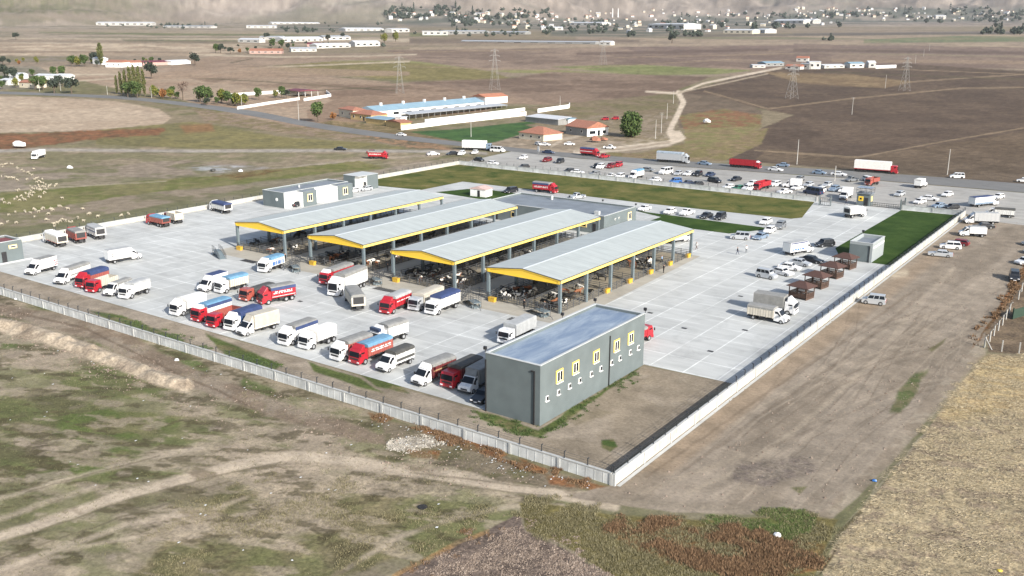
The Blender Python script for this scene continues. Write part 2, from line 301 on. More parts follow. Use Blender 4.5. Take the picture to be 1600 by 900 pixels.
paint(BERM, (196, 180, 158), (174, 158, 138), sc=2.2, thr=.55, line=23, soft=6, jit=4, rough=1.0, brk=.25)
DIRT = (206, 190, 168)
for q, w, al_ in (([(-100, 870), (60, 820), (180, 778), (300, 745), (390, 722), (460, 712), (540, 718), (640, 735), (760, 755), (900, 775), (960, 780)], 15, .95),
                  ([(-100, 800), (20, 775), (120, 745), (230, 715), (320, 700)], 6, .6), ([(-100, 930), (60, 868), (200, 820), (270, 805), (350, 790)], 9, .6),
                  ([(-100, 840), (30, 800), (150, 760)], 8, .6), ([(100, 860), (220, 838), (320, 800), (400, 770)], 6, .5),
                  ([(560, 728), (700, 742), (820, 762), (960, 790)], 16, .8), ([(520, 900), (620, 840), (720, 805), (800, 790), (880, 792)], 8, .6)):
    paint(q, DIRT, (150, 136, 116), sc=3, thr=.62, line=w, soft=7, jit=4, jit2=2, al=min(1, al_*1.1), rough=.5, an=(0, 3), brk=.15)
for q in ([(70, 825), (200, 782), (330, 745), (440, 722)], [(0, 872), (180, 812), (300, 775)], [(40, 770), (160, 735), (250, 712)], [(600, 742), (740, 762), (860, 776)], [(640, 738), (760, 752), (840, 762)], [(190, 800), (300, 768), (360, 752)]):
    paint(q, (122, 112, 92), line=2.2, soft=2.5, jit=2.5, al=.7, brk=.5)
# strip along the outside of the front wall, rubbish and rust weeds
paint([(600, 655), (700, 680), (860, 735), (930, 755), (900, 768), (780, 752), (660, 712), (600, 690)], (140, 128, 108), (118, 112, 84), sc=3, jit=4, soft=6, rough=.9)
paint([(604, 690), (640, 684), (680, 686), (676, 696), (640, 704), (606, 702)], (206, 198, 184), (176, 166, 150), sc=1, jit=3, soft=4, rough=1.2, brk=.3)
for q in ([(575, 645), (606, 650), (600, 660), (580, 656)], [(655, 662), (700, 672), (690, 682), (660, 676)], [(704, 680), (760, 694), (795, 710), (780, 716), (720, 700)], [(635, 702), (690, 705), (680, 718), (640, 716)], [(810, 716), (860, 734), (850, 742), (815, 728)], [(850, 740), (950, 760), (940, 768), (860, 756)]):
    paint(q, (150, 100, 62), (132, 108, 80), sc=1.5, jit=4, soft=5, al=.8, rough=1.2)
# dirt ground right of the compound
RD = [(955, 758), (1100, 648), (1300, 495), (1508, 336), (1620, 345), (1900, 380), (1900, 440), (1600, 440), (1560, 500), (1530, 550), (1460, 640), (1380, 720), (1290, 800), (1240, 806), (1050, 800), (940, 785), (880, 776)]
paint(RD, (168, 155, 138), (156, 143, 126), sc=6, jit=2, soft=3, rough=.45, stripe=(90, .9, .10), an=(90, 6))
paint([(1000, 735), (1300, 505), (1520, 345), (1540, 350), (1320, 520), (1050, 740)], (170, 150, 126), None, soft=14, jit=3, al=.7)
for q, w, c_, al_ in (([(1080, 770), (1180, 720), (1280, 640), (1370, 560), (1430, 480), (1490, 420)], 7, (182, 168, 148), .8), ([(1100, 785), (1240, 700), (1320, 620), (1400, 530), (1460, 450)], 5, (180, 166, 148), .8),
                      ([(1060, 740), (1200, 640), (1320, 560), (1440, 460)], 5, (132, 118, 102), .5), ([(1010, 745), (1160, 640), (1300, 545), (1420, 460)], 4, (134, 118, 100), .5),
                      ([(1120, 700), (1230, 630), (1330, 560)], 4, (136, 122, 106), .45), ([(1000, 770), (1080, 740), (1160, 712)], 8, (176, 162, 142), .6), ([(1200, 700), (1340, 640), (1420, 590)], 5, (140, 126, 110), .4),
                      ([(940, 780), (1060, 790), (1200, 800), (1280, 790)], 12, (160, 148, 130), .6), ([(1340, 420), (1440, 425), (1520, 400)], 12, (196, 180, 158), .0), ([(1396, 430), (1415, 426)], 9, (206, 192, 168), .8),
                      ([(1450, 500), (1540, 430), (1600, 380)], 10, (178, 164, 146), .6)):
    paint(q, c_, line=w, soft=w*.8, jit=2.5, al=al_)
rt_ = random.Random(4)
for k_ in range(46):
    x_, y_ = rt_.uniform(-41, -6), rt_.uniform(84, 150); q_ = []; a_ = rt_.gauss(0, .07); ln_ = rt_.uniform(18, 80); dr_ = rt_.gauss(0, .12)
    for i_ in range(7): t_ = i_/6; q_.append((x_+math.sin(a_+dr_*t_)*ln_*t_+t_*t_*rt_.uniform(0, 3), y_+ln_*t_))
    for off_ in (0, 1.7):
        pq_ = [tuple(float(v) for v in topix(np.array(p_[0]+off_), np.array(p_[1]), np.array(0.))) for p_ in q_]
        paint(pq_, (186, 172, 152) if k_ % 3 else (128, 114, 98), line=rt_.uniform(1.2, 3.2), soft=2.5, jit=1.5, al=rt_.uniform(.25, .55), brk=.5)
paint([(1150, 725), (1260, 712), (1280, 735), (1200, 760), (1140, 750)], (138, 126, 116), (150, 138, 124), sc=.8, soft=8, jit=4, rough=1.0)
paint([(1280, 815), (1330, 770), (1400, 700), (1440, 650), (1500, 580), (1530, 550)], (178, 165, 146), (160, 146, 128), sc=2, line=22, soft=6, jit=3, al=.9)
paint([(1392, 645), (1400, 612), (1430, 582), (1448, 578), (1428, 618), (1408, 645)], (96, 106, 66), (122, 118, 86), sc=1, jit=7, soft=8, brk=1.)
paint([(1450, 545), (1480, 528), (1476, 534), (1456, 550)], (112, 108, 72), None, jit=3, soft=4, al=.8)
paint([(1235, 762), (1262, 760), (1250, 772)], (112, 112, 72), None, jit=3, soft=4, al=.8)
# weeds and fields at the bottom
paint([(812, 785), (860, 788), (960, 805), (1100, 812), (1270, 805), (1310, 812), (1290, 850), (1270, 910), (1260, 1010), (980, 1010), (960, 905), (880, 850), (825, 830)], (132, 122, 78), (112, 104, 66), sc=3, jit=5, soft=5, rough=1.2)
paint([(940, 830), (1000, 812), (1040, 805), (1040, 818), (1090, 822), (1200, 840), (1290, 850), (1280, 890), (1180, 905), (1040, 880), (1000, 860)], (150, 106, 72), (124, 104, 68), sc=2.5, jit=7, jit2=4, soft=6, al=.85, rough=1.2)
paint([(1105, 808), (1180, 812), (1276, 802), (1272, 825), (1230, 842), (1160, 835)], (84, 108, 52), (110, 114, 66), sc=2, thr=.6, jit=4, soft=5, rough=1.)
paint([(590, 1010), (610, 905), (680, 866), (770, 822), (812, 800), (822, 830), (880, 856), (960, 910), (970, 1010)], (122, 108, 98), (108, 95, 86), sc=.9, jit=5, soft=4, rough=1.3)
paint([(615, 900), (700, 856), (760, 830)], (176, 142, 98), (150, 130, 96), sc=2, line=7, soft=4, jit=3, al=.8, rough=1.2)
SROW = 20
STUB = [(1270, 1010), (1290, 870), (1340, 800), (1400, 735), (1455, 665), (1500, 600), (1545, 553), (1600, 556), (1900, 590), (1900, 1010)]
paint(STUB, (184, 168, 136), (156, 140, 118), sc=1.3, thr=.52, jit=2.5, soft=3, rough=1.5, stripe=(SROW, 1.3, .42))
paint([(1540, 556), (1600, 560), (1720, 590), (1600, 640), (1480, 660), (1470, 650)], (196, 170, 116), None, soft=20, jit=8, al=.5)
for q in ([(1450, 840), (1600, 810), (1750, 800)], [(1400, 730), (1600, 700), (1750, 690)], [(1480, 690), (1700, 655)]): paint(q, (120, 104, 84), line=6, soft=6, jit=3, al=.5)
paint([(1290, 860), (1310, 835), (1345, 800)], (96, 88, 62), line=6, soft=4, jit=3, al=.8)
paint([(1280, 900), (1262, 930), (1310, 850)], (74, 64, 50), line=3, soft=3, jit=2, al=.8)
paint([(1545, 550), (1540, 520), (1580, 440), (1600, 415), (1900, 420), (1900, 600), (1620, 556)], (136, 118, 96), (118, 102, 84), sc=2, jit=2, soft=2, rough=1.2)
paint([(1520, 545), (1548, 510), (1580, 455), (1600, 430), (1604, 410), (1590, 430), (1560, 480), (1530, 530)], (146, 98, 58), (112, 88, 60), sc=1.3, jit=3, soft=4, rough=1.2)
# inside the compound
paint([(-300, 350), (-20, 400), (0, 424), (400, 540), (740, 640), (760, 640), (843, 668), (1005, 572), (1135, 597), (955, 738), (400, 572), (0, 452), (-300, 380)], (176, 163, 145), (162, 149, 130), sc=7, jit=1, soft=1.5, rough=.6)
for q in ([(140, 485), (190, 492), (260, 520), (330, 550), (300, 545), (200, 515)], [(320, 520), (370, 540), (440, 570), (430, 578), (350, 555)], [(70, 440), (120, 450), (100, 452)], [(480, 565), (560, 590), (600, 615), (560, 605), (490, 580)], [(560, 585), (620, 600), (640, 615), (590, 605)], [(740, 640), (780, 650), (843, 672), (890, 640), (950, 606), (990, 578), (1000, 574), (940, 618), (870, 668), (845, 684), (800, 676), (750, 655)]):
    paint(q, (96, 108, 60), (130, 124, 88), sc=3, thr=.6, jit=4, soft=4, rough=1.)
paint([(940, 688), (960, 686), (966, 698), (955, 706), (942, 700)], (84, 104, 54), (120, 118, 80), sc=1.5, jit=3, soft=3)
paint([(880, 650), (930, 640), (960, 645), (900, 665)], (128, 118, 92), None, jit=5, soft=8, al=.5)
for P_, c_ in (([(-300, 40), (640, 52), (640, 56), (-300, 46)], (178, 164, 146)), ([(-300, 60), (640, 66), (640, 70), (-300, 64)], (150, 136, 120)), ([(640, 74), (1240, 66), (1240, 70), (640, 78)], (180, 166, 146)), ([(1240, 76), (1900, 84), (1900, 90), (1240, 80)], (112, 98, 90)), ([(900, 82), (1200, 76), (1200, 80), (900, 87)], (118, 102, 93)), ([(1300, 92), (1900, 98), (1900, 104), (1300, 97)], (166, 148, 128)), ([(640, 60), (1000, 62), (1000, 66), (640, 68)], (128, 116, 104)), ([(1050, 54), (1600, 50), (1600, 53), (1050, 58)], (112, 108, 98)), ([(190, 116), (420, 104), (640, 112), (640, 118), (200, 124)], (172, 152, 132)), ([(-300, 78), (300, 80), (300, 83), (-300, 83)], (150, 134, 116))):
    paint(P_, c_, None, soft=2, jit=1, al=.8)
# hills
hz = np.where(PY < 60)[0]; hv = VV.ravel()[hz]; hs = SS.ravel()[hz]; rise = sstep(2900, 3900, hv+(fbm(GX[hz]/300, GY[hz]/300, 3, 5)-.5)*500)[:, None]
hn = fbm(GX[hz]/380, GY[hz]/380, 5, 71)[:, None]; hf_ = fbm(SS.ravel()[hz]*160, np.log(VV.ravel()[hz])*60, 5, 73)[:, None]; hc = srgb(184, 171, 158)*(.35+.9*hn)*(.55+.9*hf_)
gr_ = sstep(.55, .66, fbm(GX[hz]/500, GY[hz]/500, 4, 77))[:, None]*.6; hc = hc*(1-gr_)+srgb(150, 148, 130)*gr_
COL[hz] = COL[hz]*(1-rise)+hc*rise
for P_ in ([(600, 14), (720, 14), (800, 26), (900, 34), (900, 50), (760, 44), (640, 40), (600, 34)], [(860, 30), (1080, 32), (1240, 40), (1160, 50), (1000, 58), (860, 56)], [(1040, 24), (1240, 26), (1240, 42), (1060, 40)], [(1230, 12), (1600, 12), (1900, 14), (1900, 40), (1500, 34), (1230, 40)], [(430, 40), (620, 38), (620, 52), (430, 50)]):
    paint(P_, (104, 110, 100), (158, 150, 138), sc=70, thr=.52, thw=.06, soft=6, jit=4, al=.85, an=(35, 3))
lv_ = np.log(VV.ravel()); fm_ = np.where(PY < 330)[0]; ff_ = sstep(330, 240, PY[fm_])
COL[fm_] *= (1+ff_*((fbm(SS.ravel()[fm_]*230, lv_[fm_]*150, 4, 401)-.5)*.50+(fbm(SS.ravel()[fm_]*40, lv_[fm_]*110, 4, 402)-.5)*.30))[:, None]
wf_ = sstep(300, 210, PY[fm_])[:, None]*sstep(20, 60, PY[fm_])[:, None]; COL[fm_] = COL[fm_]*(1-wf_)+COL[fm_]*np.array([1.07, 1.01, .94])*wf_
nm_ = np.where(PY > 200)[0]; COL[nm_] *= (1+(fbm(GX[nm_]/26, GY[nm_]/26, 3, 301)-.5)*.22+(fbm(GX[nm_]/2.2, GY[nm_]/2.2, 4, 302)-.5)*.40*np.clip(RGH[nm_]+.3, .5, 1.3))[:, None]
# ---- heights of small things in the soil near by
near = sstep(600, 300, VV.ravel())
out = (sdf(PX, PY, [(700, 240), (900, 225), (1900, 290), (1900, 360), (1500, 345), (1500, 330), (700, 262)]) > 0) & ((GX > -43.5) | (GX < -213) | (GY < 79.5) | (GY > 271)) & (PY > 300)
GZ += np.where(out, near*((w2-.5)*.12+(fbm(GX/.8, GY/.8, 3, 8)-.5)*.10*np.clip(RGH, 0, 1.5)), 0)
bs = np.where(inb & (PY > 470) & (PY < 640) & (PX < 340))[0]
bd = sdf(PX[bs]+3*JX[bs], PY[bs]+3*JY[bs], BERM, False); GZ[bs] += .9*(1-sstep(2, 12, bd))*(.45+.9*vn(GX[bs]/1.7, GY[bs]/1.7, 4))
GZ += np.where(out, 0, -.0)
# ---- mesh; the ploughed and stubble fields are objects of their own cut from the same sheet
nr = len(vs_); idx = np.arange(nr*NS).reshape(nr, NS)
Q = np.stack([idx[:-1, :-1], idx[:-1, 1:], idx[1:, 1:], idx[1:, :-1]], -1).reshape(-1, 4)
cxp = PX[Q].mean(1); cyp = PY[Q].mean(1); REG = np.zeros(len(Q), int)
REGS = [('ground', None), ('stubble_field', STUB), ('ploughed_field', [(590, 1010), (610, 905), (680, 866), (770, 822), (812, 800), (822, 830), (880, 856), (960, 910), (970, 1010)]),
        ('ploughed_field', [(1240, 106), (1420, 100), (1620, 112), (1900, 120), (1900, 320), (1600, 288), (1340, 266), (1130, 250), (1190, 200), (1240, 180), (1180, 114)]),
        ('tilled_field', [(-300, 150), (60, 151), (180, 158), (248, 170), (268, 184), (252, 196), (200, 203), (100, 206), (-300, 212)]),
        ('tilled_field', [(110, 122), (290, 104), (430, 104), (620, 140), (480, 205), (380, 182), (280, 155), (190, 140)]),
        ('crop_field', [(618, 206), (700, 203), (832, 189), (850, 200), (790, 222), (740, 224)]),
        ('hills', 'hills')]
for k, (n_, pl) in enumerate(REGS):
    if pl is None: continue
    if pl == 'hills': REG[VV.ravel()[Q[:, 0]] > 3600] = k; continue
    s = np.where((cxp > -320) & (cxp < 1920) & (cyp > 90) & (cyp < 1015))[0]; REG[s[sdf(cxp[s], cyp[s], pl) < 0]] = k
def ground_material():
    m = bpy.data.materials.new('soil_and_grass'); m.use_nodes = True; t = m.node_tree; b = t.nodes['Principled BSDF']; L = t.links.new
    b.inputs['Roughness'].default_value = .95; b.inputs['Specular IOR Level'].default_value = .15
    a = nd(t, 'ShaderNodeAttribute', attribute_name='soil'); g = nd(t, 'ShaderNodeNewGeometry')
    n1 = nd(t, 'ShaderNodeTexNoise', i_Scale=2.2, i_Detail=6.0, i_Roughness=.72); n2 = nd(t, 'ShaderNodeTexNoise', i_Scale=.33, i_Detail=4.0)
    L(g.outputs['Position'], n1.inputs['Vector']); L(g.outputs['Position'], n2.inputs['Vector'])
    s1 = nd(t, 'ShaderNodeMath', operation='SUBTRACT', i_1=.5); L(n1.outputs[0], s1.inputs[0])
    s2 = nd(t, 'ShaderNodeMath', operation='MULTIPLY'); L(s1.outputs[0], s2.inputs[0]); L(a.outputs['Alpha'], s2.inputs[1])
    s3 = nd(t, 'ShaderNodeMath', operation='MULTIPLY_ADD', i_1=4.6, i_2=1.0); L(s2.outputs[0], s3.inputs[0])
    s4 = nd(t, 'ShaderNodeMapRange', i_1=.3, i_2=.7, i_3=.82, i_4=1.18); L(n2.outputs[0], s4.inputs[0])
    s5 = nd(t, 'ShaderNodeMath', operation='MULTIPLY'); L(s3.outputs[0], s5.inputs[0]); L(s4.outputs[0], s5.inputs[1])
    mx = nd(t, 'ShaderNodeMath', operation='MAXIMUM', i_1=.25); L(s5.outputs[0], mx.inputs[0])
    v = nd(t, 'ShaderNodeVectorMath', operation='SCALE'); L(a.outputs['Color'], v.inputs[0]); L(mx.outputs[0], v.inputs['Scale'])
    L(v.outputs[0], b.inputs['Base Color'])
    bp = nd(t, 'ShaderNodeBump', i_Strength=.45, i_Distance=.12); L(n1.outputs[0], bp.inputs['Height']); L(bp.outputs[0], b.inputs['Normal'])
    return m
GM = ground_material(); ATT = np.concatenate([COL, np.clip(RGH, 0, 2)[:, None]/2*1.0], 1)
VT = np.stack([GX, GY, GZ], 1)
for k, (n_, pl) in enumerate(REGS):
    q = Q[REG == k]
    if not len(q): continue
    u, inv = np.unique(q, return_inverse=True); inv = inv.reshape(-1, 4)
    me = bpy.data.meshes.new(n_); me.vertices.add(len(u)); me.vertices.foreach_set('co', VT[u].ravel())
    me.loops.add(len(q)*4); me.loops.foreach_set('vertex_index', inv.ravel().astype(np.int32)); me.polygons.add(len(q))
    me.polygons.foreach_set('loop_start', np.arange(0, len(q)*4, 4, dtype=np.int32)); me.update(calc_edges=True)
    ca = me.attributes.new('soil', 'FLOAT_COLOR', 'POINT'); ca.data.foreach_set('color', ATT[u].ravel().astype(np.float32))
    me.polygons.foreach_set('use_smooth', [True]*len(q)); me.materials.append(GM)
    tag(link(n_, me), kind='structure')
# ================================================================ paving
def sheet(name, pts, z, m, thick=None, kind='structure'):
    mb = MB(); n = len(pts); zz = [p[2]+z if len(p) > 2 else z for p in pts]
    mb.add([(p[0], p[1], zz[i]) for i, p in enumerate(pts)], [tuple(range(n))]); me = mb.mesh(name, m)
    bm = bmesh.new(); bm.from_mesh(me); bmesh.ops.triangulate(bm, faces=bm.faces[:])
    for f in bm.faces:
        if f.normal.z < 0: f.normal_flip()
    bm.to_mesh(me); bm.free(); return tag(link(name, me), kind=kind)
def concrete_mat(name, col, px, py, ox=0, oy=0, line=.12, streak=.1, seam=1.35):
    m = bpy.data.materials.new(name); m.use_nodes = True; t = m.node_tree; b = t.nodes['Principled BSDF']; L = t.links.new
    b.inputs['Roughness'].default_value = .8; b.inputs['Specular IOR Level'].default_value = .3
    g = nd(t, 'ShaderNodeNewGeometry'); s = nd(t, 'ShaderNodeSeparateXYZ'); L(g.outputs['Position'], s.inputs[0])
    def axis(o, per, off, w):
        a = nd(t, 'ShaderNodeMath', operation='MULTIPLY_ADD', i_1=1/per, i_2=off/per+1000); L(o, a.inputs[0])
        f = nd(t, 'ShaderNodeMath', operation='FRACT'); L(a.outputs[0], f.inputs[0]); fl = nd(t, 'ShaderNodeMath', operation='FLOOR'); L(a.outputs[0], fl.inputs[0])
        c = nd(t, 'ShaderNodeMath', operation='LESS_THAN', i_1=w/per); L(f.outputs[0], c.inputs[0]); return c.outputs[0], fl.outputs[0]
    lx, fx = axis(s.outputs[0], px, ox, line*1.3); ly, fy = axis(s.outputs[1], py, oy, line)
    cb = nd(t, 'ShaderNodeCombineXYZ'); L(fx, cb.inputs[0]); L(fy, cb.inputs[1]); wn = nd(t, 'ShaderNodeTexWhiteNoise'); L(cb.outputs[0], wn.inputs['Vector'])
    mp = nd(t, 'ShaderNodeMapping'); mp.inputs['Scale'].default_value = (.18, .9, 1); L(g.outputs['Position'], mp.inputs[0])
    n = nd(t, 'ShaderNodeTexNoise', i_Scale=.55, i_Detail=7.0, i_Roughness=.62); L(mp.outputs[0], n.inputs['Vector'])
    n2 = nd(t, 'ShaderNodeTexNoise', i_Scale=.035, i_Detail=4.0); L(g.outputs['Position'], n2.inputs['Vector'])
    n3 = nd(t, 'ShaderNodeTexNoise', i_Scale=.22, i_Detail=6.0, i_Roughness=.7, i_Distortion=.6); L(g.outputs['Position'], n3.inputs['Vector'])
    r1 = nd(t, 'ShaderNodeMapRange', i_1=.3, i_2=.7, i_3=1-streak, i_4=1+streak); L(n.outputs[0], r1.inputs[0])
    r2 = nd(t, 'ShaderNodeMapRange', i_1=.3, i_2=.7, i_3=.9, i_4=1.1); L(n2.outputs[0], r2.inputs[0])
    r3 = nd(t, 'ShaderNodeMapRange', i_1=0, i_2=1, i_3=.94, i_4=1.05); L(wn.outputs['Value'], r3.inputs[0])
    r4 = nd(t, 'ShaderNodeMapRange', i_1=.50, i_2=.72, i_3=1.0, i_4=.80); L(n3.outputs[0], r4.inputs[0])
    mu = r1.outputs[0]
    for o in (r2.outputs[0], r3.outputs[0], r4.outputs[0]):
        q = nd(t, 'ShaderNodeMath', operation='MULTIPLY'); L(mu, q.inputs[0]); L(o, q.inputs[1]); mu = q.outputs[0]
    mxl = nd(t, 'ShaderNodeMath', operation='MAXIMUM'); L(lx, mxl.inputs[0]); L(ly, mxl.inputs[1])
    nb = nd(t, 'ShaderNodeTexNoise', i_Scale=.12, i_Detail=3.0); L(g.outputs['Position'], nb.inputs['Vector'])
    rb = nd(t, 'ShaderNodeMapRange', i_1=.35, i_2=.62, i_3=.25, i_4=1.0); L(nb.outputs[0], rb.inputs[0])
    ml = nd(t, 'ShaderNodeMath', operation='MULTIPLY'); L(mxl.outputs[0], ml.inputs[0]); L(rb.outputs[0], ml.inputs[1])
    sm = nd(t, 'ShaderNodeMapRange', i_1=0, i_2=1, i_3=1.0, i_4=seam); L(ml.outputs[0], sm.inputs[0])
    q = nd(t, 'ShaderNodeMath', operation='MULTIPLY'); L(mu, q.inputs[0]); L(sm.outputs[0], q.inputs[1])
    v = nd(t, 'ShaderNodeVectorMath', operation='SCALE'); v.inputs[0].default_value = col; L(q.outputs[0], v.inputs['Scale']); L(v.outputs[0], b.inputs['Base Color'])
    return m
M_yard = concrete_mat('yard_concrete', alb(220, 222, 219), 5.2, 5.6, 1.2, 0.7, line=.17, streak=.14, seam=1.45)
M_lot = concrete_mat('lot_gravel', alb(194, 191, 184), 60, 60, line=0, streak=.2)
M_apron = concrete_mat('beige_concrete', alb(204, 198, 184), 6, 9, line=.1, streak=.07, seam=.85)
M_side = concrete_mat('pale_concrete', alb(214, 216, 214), 8, 6, line=.1, streak=.05, seam=.9)
def grass_mat(name, c1, c2, sc=.25, c3=None):
    m = bpy.data.materials.new(name); m.use_nodes = True; t = m.node_tree; b = t.nodes['Principled BSDF']; L = t.links.new
    b.inputs['Roughness'].default_value = .95; b.inputs['Specular IOR Level'].default_value = .1
    g = nd(t, 'ShaderNodeNewGeometry'); n = nd(t, 'ShaderNodeTexNoise', i_Scale=sc, i_Detail=8.0, i_Roughness=.68, i_Distortion=.5); L(g.outputs['Position'], n.inputs['Vector'])
    r = nd(t, 'ShaderNodeValToRGB'); e = r.color_ramp.elements; e[0].position = .36; e[0].color = (*c1, 1); e[1].position = .62; e[1].color = (*c2, 1)
    if c3: k = e.new(.74); k.color = (*c3, 1)
    L(n.outputs[0], r.inputs[0]); L(r.outputs[0], b.inputs['Base Color'])
    n2 = nd(t, 'ShaderNodeTexNoise', i_Scale=6.0, i_Detail=4.0); L(g.outputs['Position'], n2.inputs['Vector'])
    bp = nd(t, 'ShaderNodeBump', i_Strength=.6, i_Distance=.1); L(n2.outputs[0], bp.inputs['Height']); L(bp.outputs[0], b.inputs['Normal'])
    return m
M_lawn = grass_mat('back_lawn', alb(74, 92, 40), alb(132, 126, 74), .13, alb(160, 146, 108))
M_lawn2 = grass_mat('green_lawn', alb(52, 78, 30), alb(76, 100, 46), .2, alb(104, 114, 62))
sheet('yard', [(-211.6, 89.3), (-67.5, 89.3), (-67.5, 89.25), (-59.1, 89.25), (-59.1, 116.5), (-44.6, 116.9), (-44.6, 268), (-211.6, 264.8)], .012, M_yard)
sheet('apron', [(-169.5, 126.5), (-168, 125), (-78.8, 125.2), (-78.8, 131.2), (-81.2, 184.5), (-168.5, 184)], .02, M_apron)
YL = [(-211.5, 212), (-200, 212.5), (-186, 214.5), (-186, 234.6), (-120, 234.6), (-79.8, 236.8), (-78, 240), (-82.6, 263), (-83, 265), (-211.5, 264.3)]
sheet('lawn', YL, .05, M_lawn)
sheet('lawn', [(-118, 222.9), (-81, 221.9), (-80.5, 219), (-85.4, 210), (-108, 209.9), (-108, 219)], .05, M_lawn2)
sheet('lawn', [(-180, 214), (-176, 224), (-172, 227), (-152, 226), (-150, 216), (-158, 212)], .05, M_lawn2)
sheet('lawn', [(-59.8, 266.6), (-44.7, 267.8), (-44.7, 200), (-56, 200), (-60, 209.4)], .05, M_lawn2)
sheet('service_lane', [(-186, 214.5), (-186, 234.6), (-120, 234.6), (-79.8, 236.8), (-80.9, 222.0), (-118, 223), (-150, 227.2), (-172, 227.2), (-177, 224), (-181, 214)], .024, M_side)
# asphalt road across the back and the gravel parking strip
def smooth(P, n=6):
    P = [np.array(p, float) for p in P]; o = []
    for i in range(len(P)-1):
        p0 = P[max(i-1, 0)]; p1 = P[i]; p2 = P[i+1]; p3 = P[min(i+2, len(P)-1)]
        for k in range(n):
            t = k/n; o.append(.5*((2*p1)+(-p0+p2)*t+(2*p0-5*p1+4*p2-p3)*t*t+(-p0+3*p1-3*p2+p3)*t**3))
    o.append(P[-1]); return o
def ribbon(name, A, B, z, m, n=6, kind='structure', sub=3):
    A = [at(*p) for p in smooth(A, n)]; B = [at(*p) for p in smooth(B, n)]; vs = []; fs = []; w = sub+1
    for a, b in zip(A, B):
        for k in range(w):
            p = a.lerp(b, k/sub); vs.append((p.x, p.y, float(terr(p.x, p.y))+z))
    for i in range(len(A)-1):
        for k in range(sub): fs.append((i*w+k, (i+1)*w+k, (i+1)*w+k+1, i*w+k+1))
    mb = MB(); mb.add(vs, fs); me = mb.mesh(name, m)
    bm = bmesh.new(); bm.from_mesh(me)
    for f in bm.faces:
        if f.normal.z < 0: f.normal_flip()
    bm.to_mesh(me); bm.free(); return tag(link(name, me), kind=kind) if kind else link(name, me)
TOP = [(-260, 140), (-100, 141), (0, 143), (100, 146.5), (200, 151), (300, 161), (400, 174), (480, 189.5), (600, 207.5), (720, 222), (900, 240), (1100, 254), (1340, 268), (1600, 287.5), (1850, 309)]
BOT = [(-260, 143.5), (-100, 144.5), (0, 147), (100, 150.5), (200, 156), (300, 167), (400, 182.5), (480, 198), (600, 215.5), (720, 228.5), (900, 247), (1100, 263), (1340, 279.5), (1600, 301), (1850, 324)]
M_asph = concrete_mat('asphalt', alb(142, 141, 138), 90, 90, line=0, streak=.10)
ribbon('road', TOP, BOT, .06, M_asph)
M_paint = mat('road_paint', (.7, .7, .68), .7)
mid = [((a[0]+b[0])/2, (a[1]*.5+b[1]*.5)) for a, b in zip(TOP, BOT)]
0 and ribbon('road_marking', [(p[0], p[1]-.2) for p in mid[6:]], [(p[0], p[1]+.25) for p in mid[6:]], .075, M_paint, sub=1)
LOT = [(738, 250), (770, 243), (800, 236.5), (900, 247.5), (1100, 263.5), (1340, 280), (1600, 301.5), (1700, 310), (1700, 366), (1600, 352), (1550, 346), (1508, 334)]
sheet('parking_lot', [tuple(at(*p)) for p in LOT]+[(-44.2, 268.2), (-82, 266.4), (-211, 266.0)], .015, M_lot)
# drains in the yard
M_iron = mat('iron', (.03, .03, .032), .6)
for px, py in [(1069, 513), (1164, 516), (1110, 549), (1157, 463), (469, 471), (1016, 489)]:
    p = at(px, py); MB().box(-.45, .45, -.3, .3, .014, .05).build('drain_grate', M_iron, loc=(p.x, p.y, 0))
    tag(bpy.context.scene.collection.objects[-1], 'small dark drain grate set flush in the concrete yard', 'drain', 'drain grates in the yard')
for px, py, w in [(390, 408.5, 2.2), (601, 453, 2.4), (814, 501.5, 2.4)]:
    p = at(px, py); mb = MB()
    for k in range(12): mb.box(-w+k*w/6, -w+k*w/6+w/9, -.8, .8, .03, .06)
    o = mb.build('cattle_grid', M_iron, loc=(p.x, p.y, 0)); tag(o, 'dark steel grating in the concrete '+{390: 'in front of the leftmost shed', 601: 'behind the small red truck', 814: 'near the end of the fourth shed'}[px], 'grating')
# ================================================================ perimeter walls
M_wall = mat('wall_concrete', alb(218, 221, 220, .72), .85, noise=.26, nscale=.55)
M_wallw = mat('wall_plaster', alb(226, 222, 212), .85, noise=.2, nscale=.5)
M_cope = mat('coping', alb(212, 214, 212), .8, noise=.08, nscale=2)
M_post = mat('dark_post', (.035, .04, .045), .5); M_wire = mat('wire', (.18, .19, .2), .4, .8)
def wall(a, b, label, m=M_wall, h=1.35, pil=6.6, name='perimeter_wall', post=3.0, wires=True, cat='wall'):
    a = Vector((*a, 0)); b = Vector((*b, 0)); L = (b-a).length; ang = math.atan2(b.y-a.y, b.x-a.x)
    e = empty(name, a, ang, label, cat)
    mb = MB().box(0, L, -.1, .1, 0, h)
    # vertical ribs of the cast panels
    k = .55
    while k < L-.2: mb.box(k-.04, k+.04, -.125, .125, 0, h-.1); k += 1.1
    mb.build('panels', m, e)
    MB().box(-.04, L+.04, -.16, .16, h, h+.12).build('coping', M_cope, e)
    n = max(1, round(L/pil)); bt = MB()
    for i in range(n+1): x = L*i/n; bt.box(x-.16, x+.16, -.2, .2, 0, h-.004)
    bt.build('pilasters', M_cope, e)
    if wires:
        n = max(1, round(L/post)); src = None
        for i in range(n+1):
            x = L*i/n
            if src is None:
                src = MB().box(-.045, .045, -.045, .045, h+.12, h+.95).box(-.04, .04, -.04, .25, h+.88, h+.95).build('post', M_post, e, (x, 0, 0))
            else: o = src.copy(); C.collection.objects.link(o); o.parent = e; o.location = (x, 0, 0)
        w = MB()
        for z in (.36, .62, .9): w.box(0, L, -.01, .01, h+z-.01, h+z+.01)
        w.build('wire', M_wire, e)
    return e
wall((-290, 80.6), (-44.3, 80.9), 'long grey panelled concrete wall with dark wire posts running along the front of the yard')
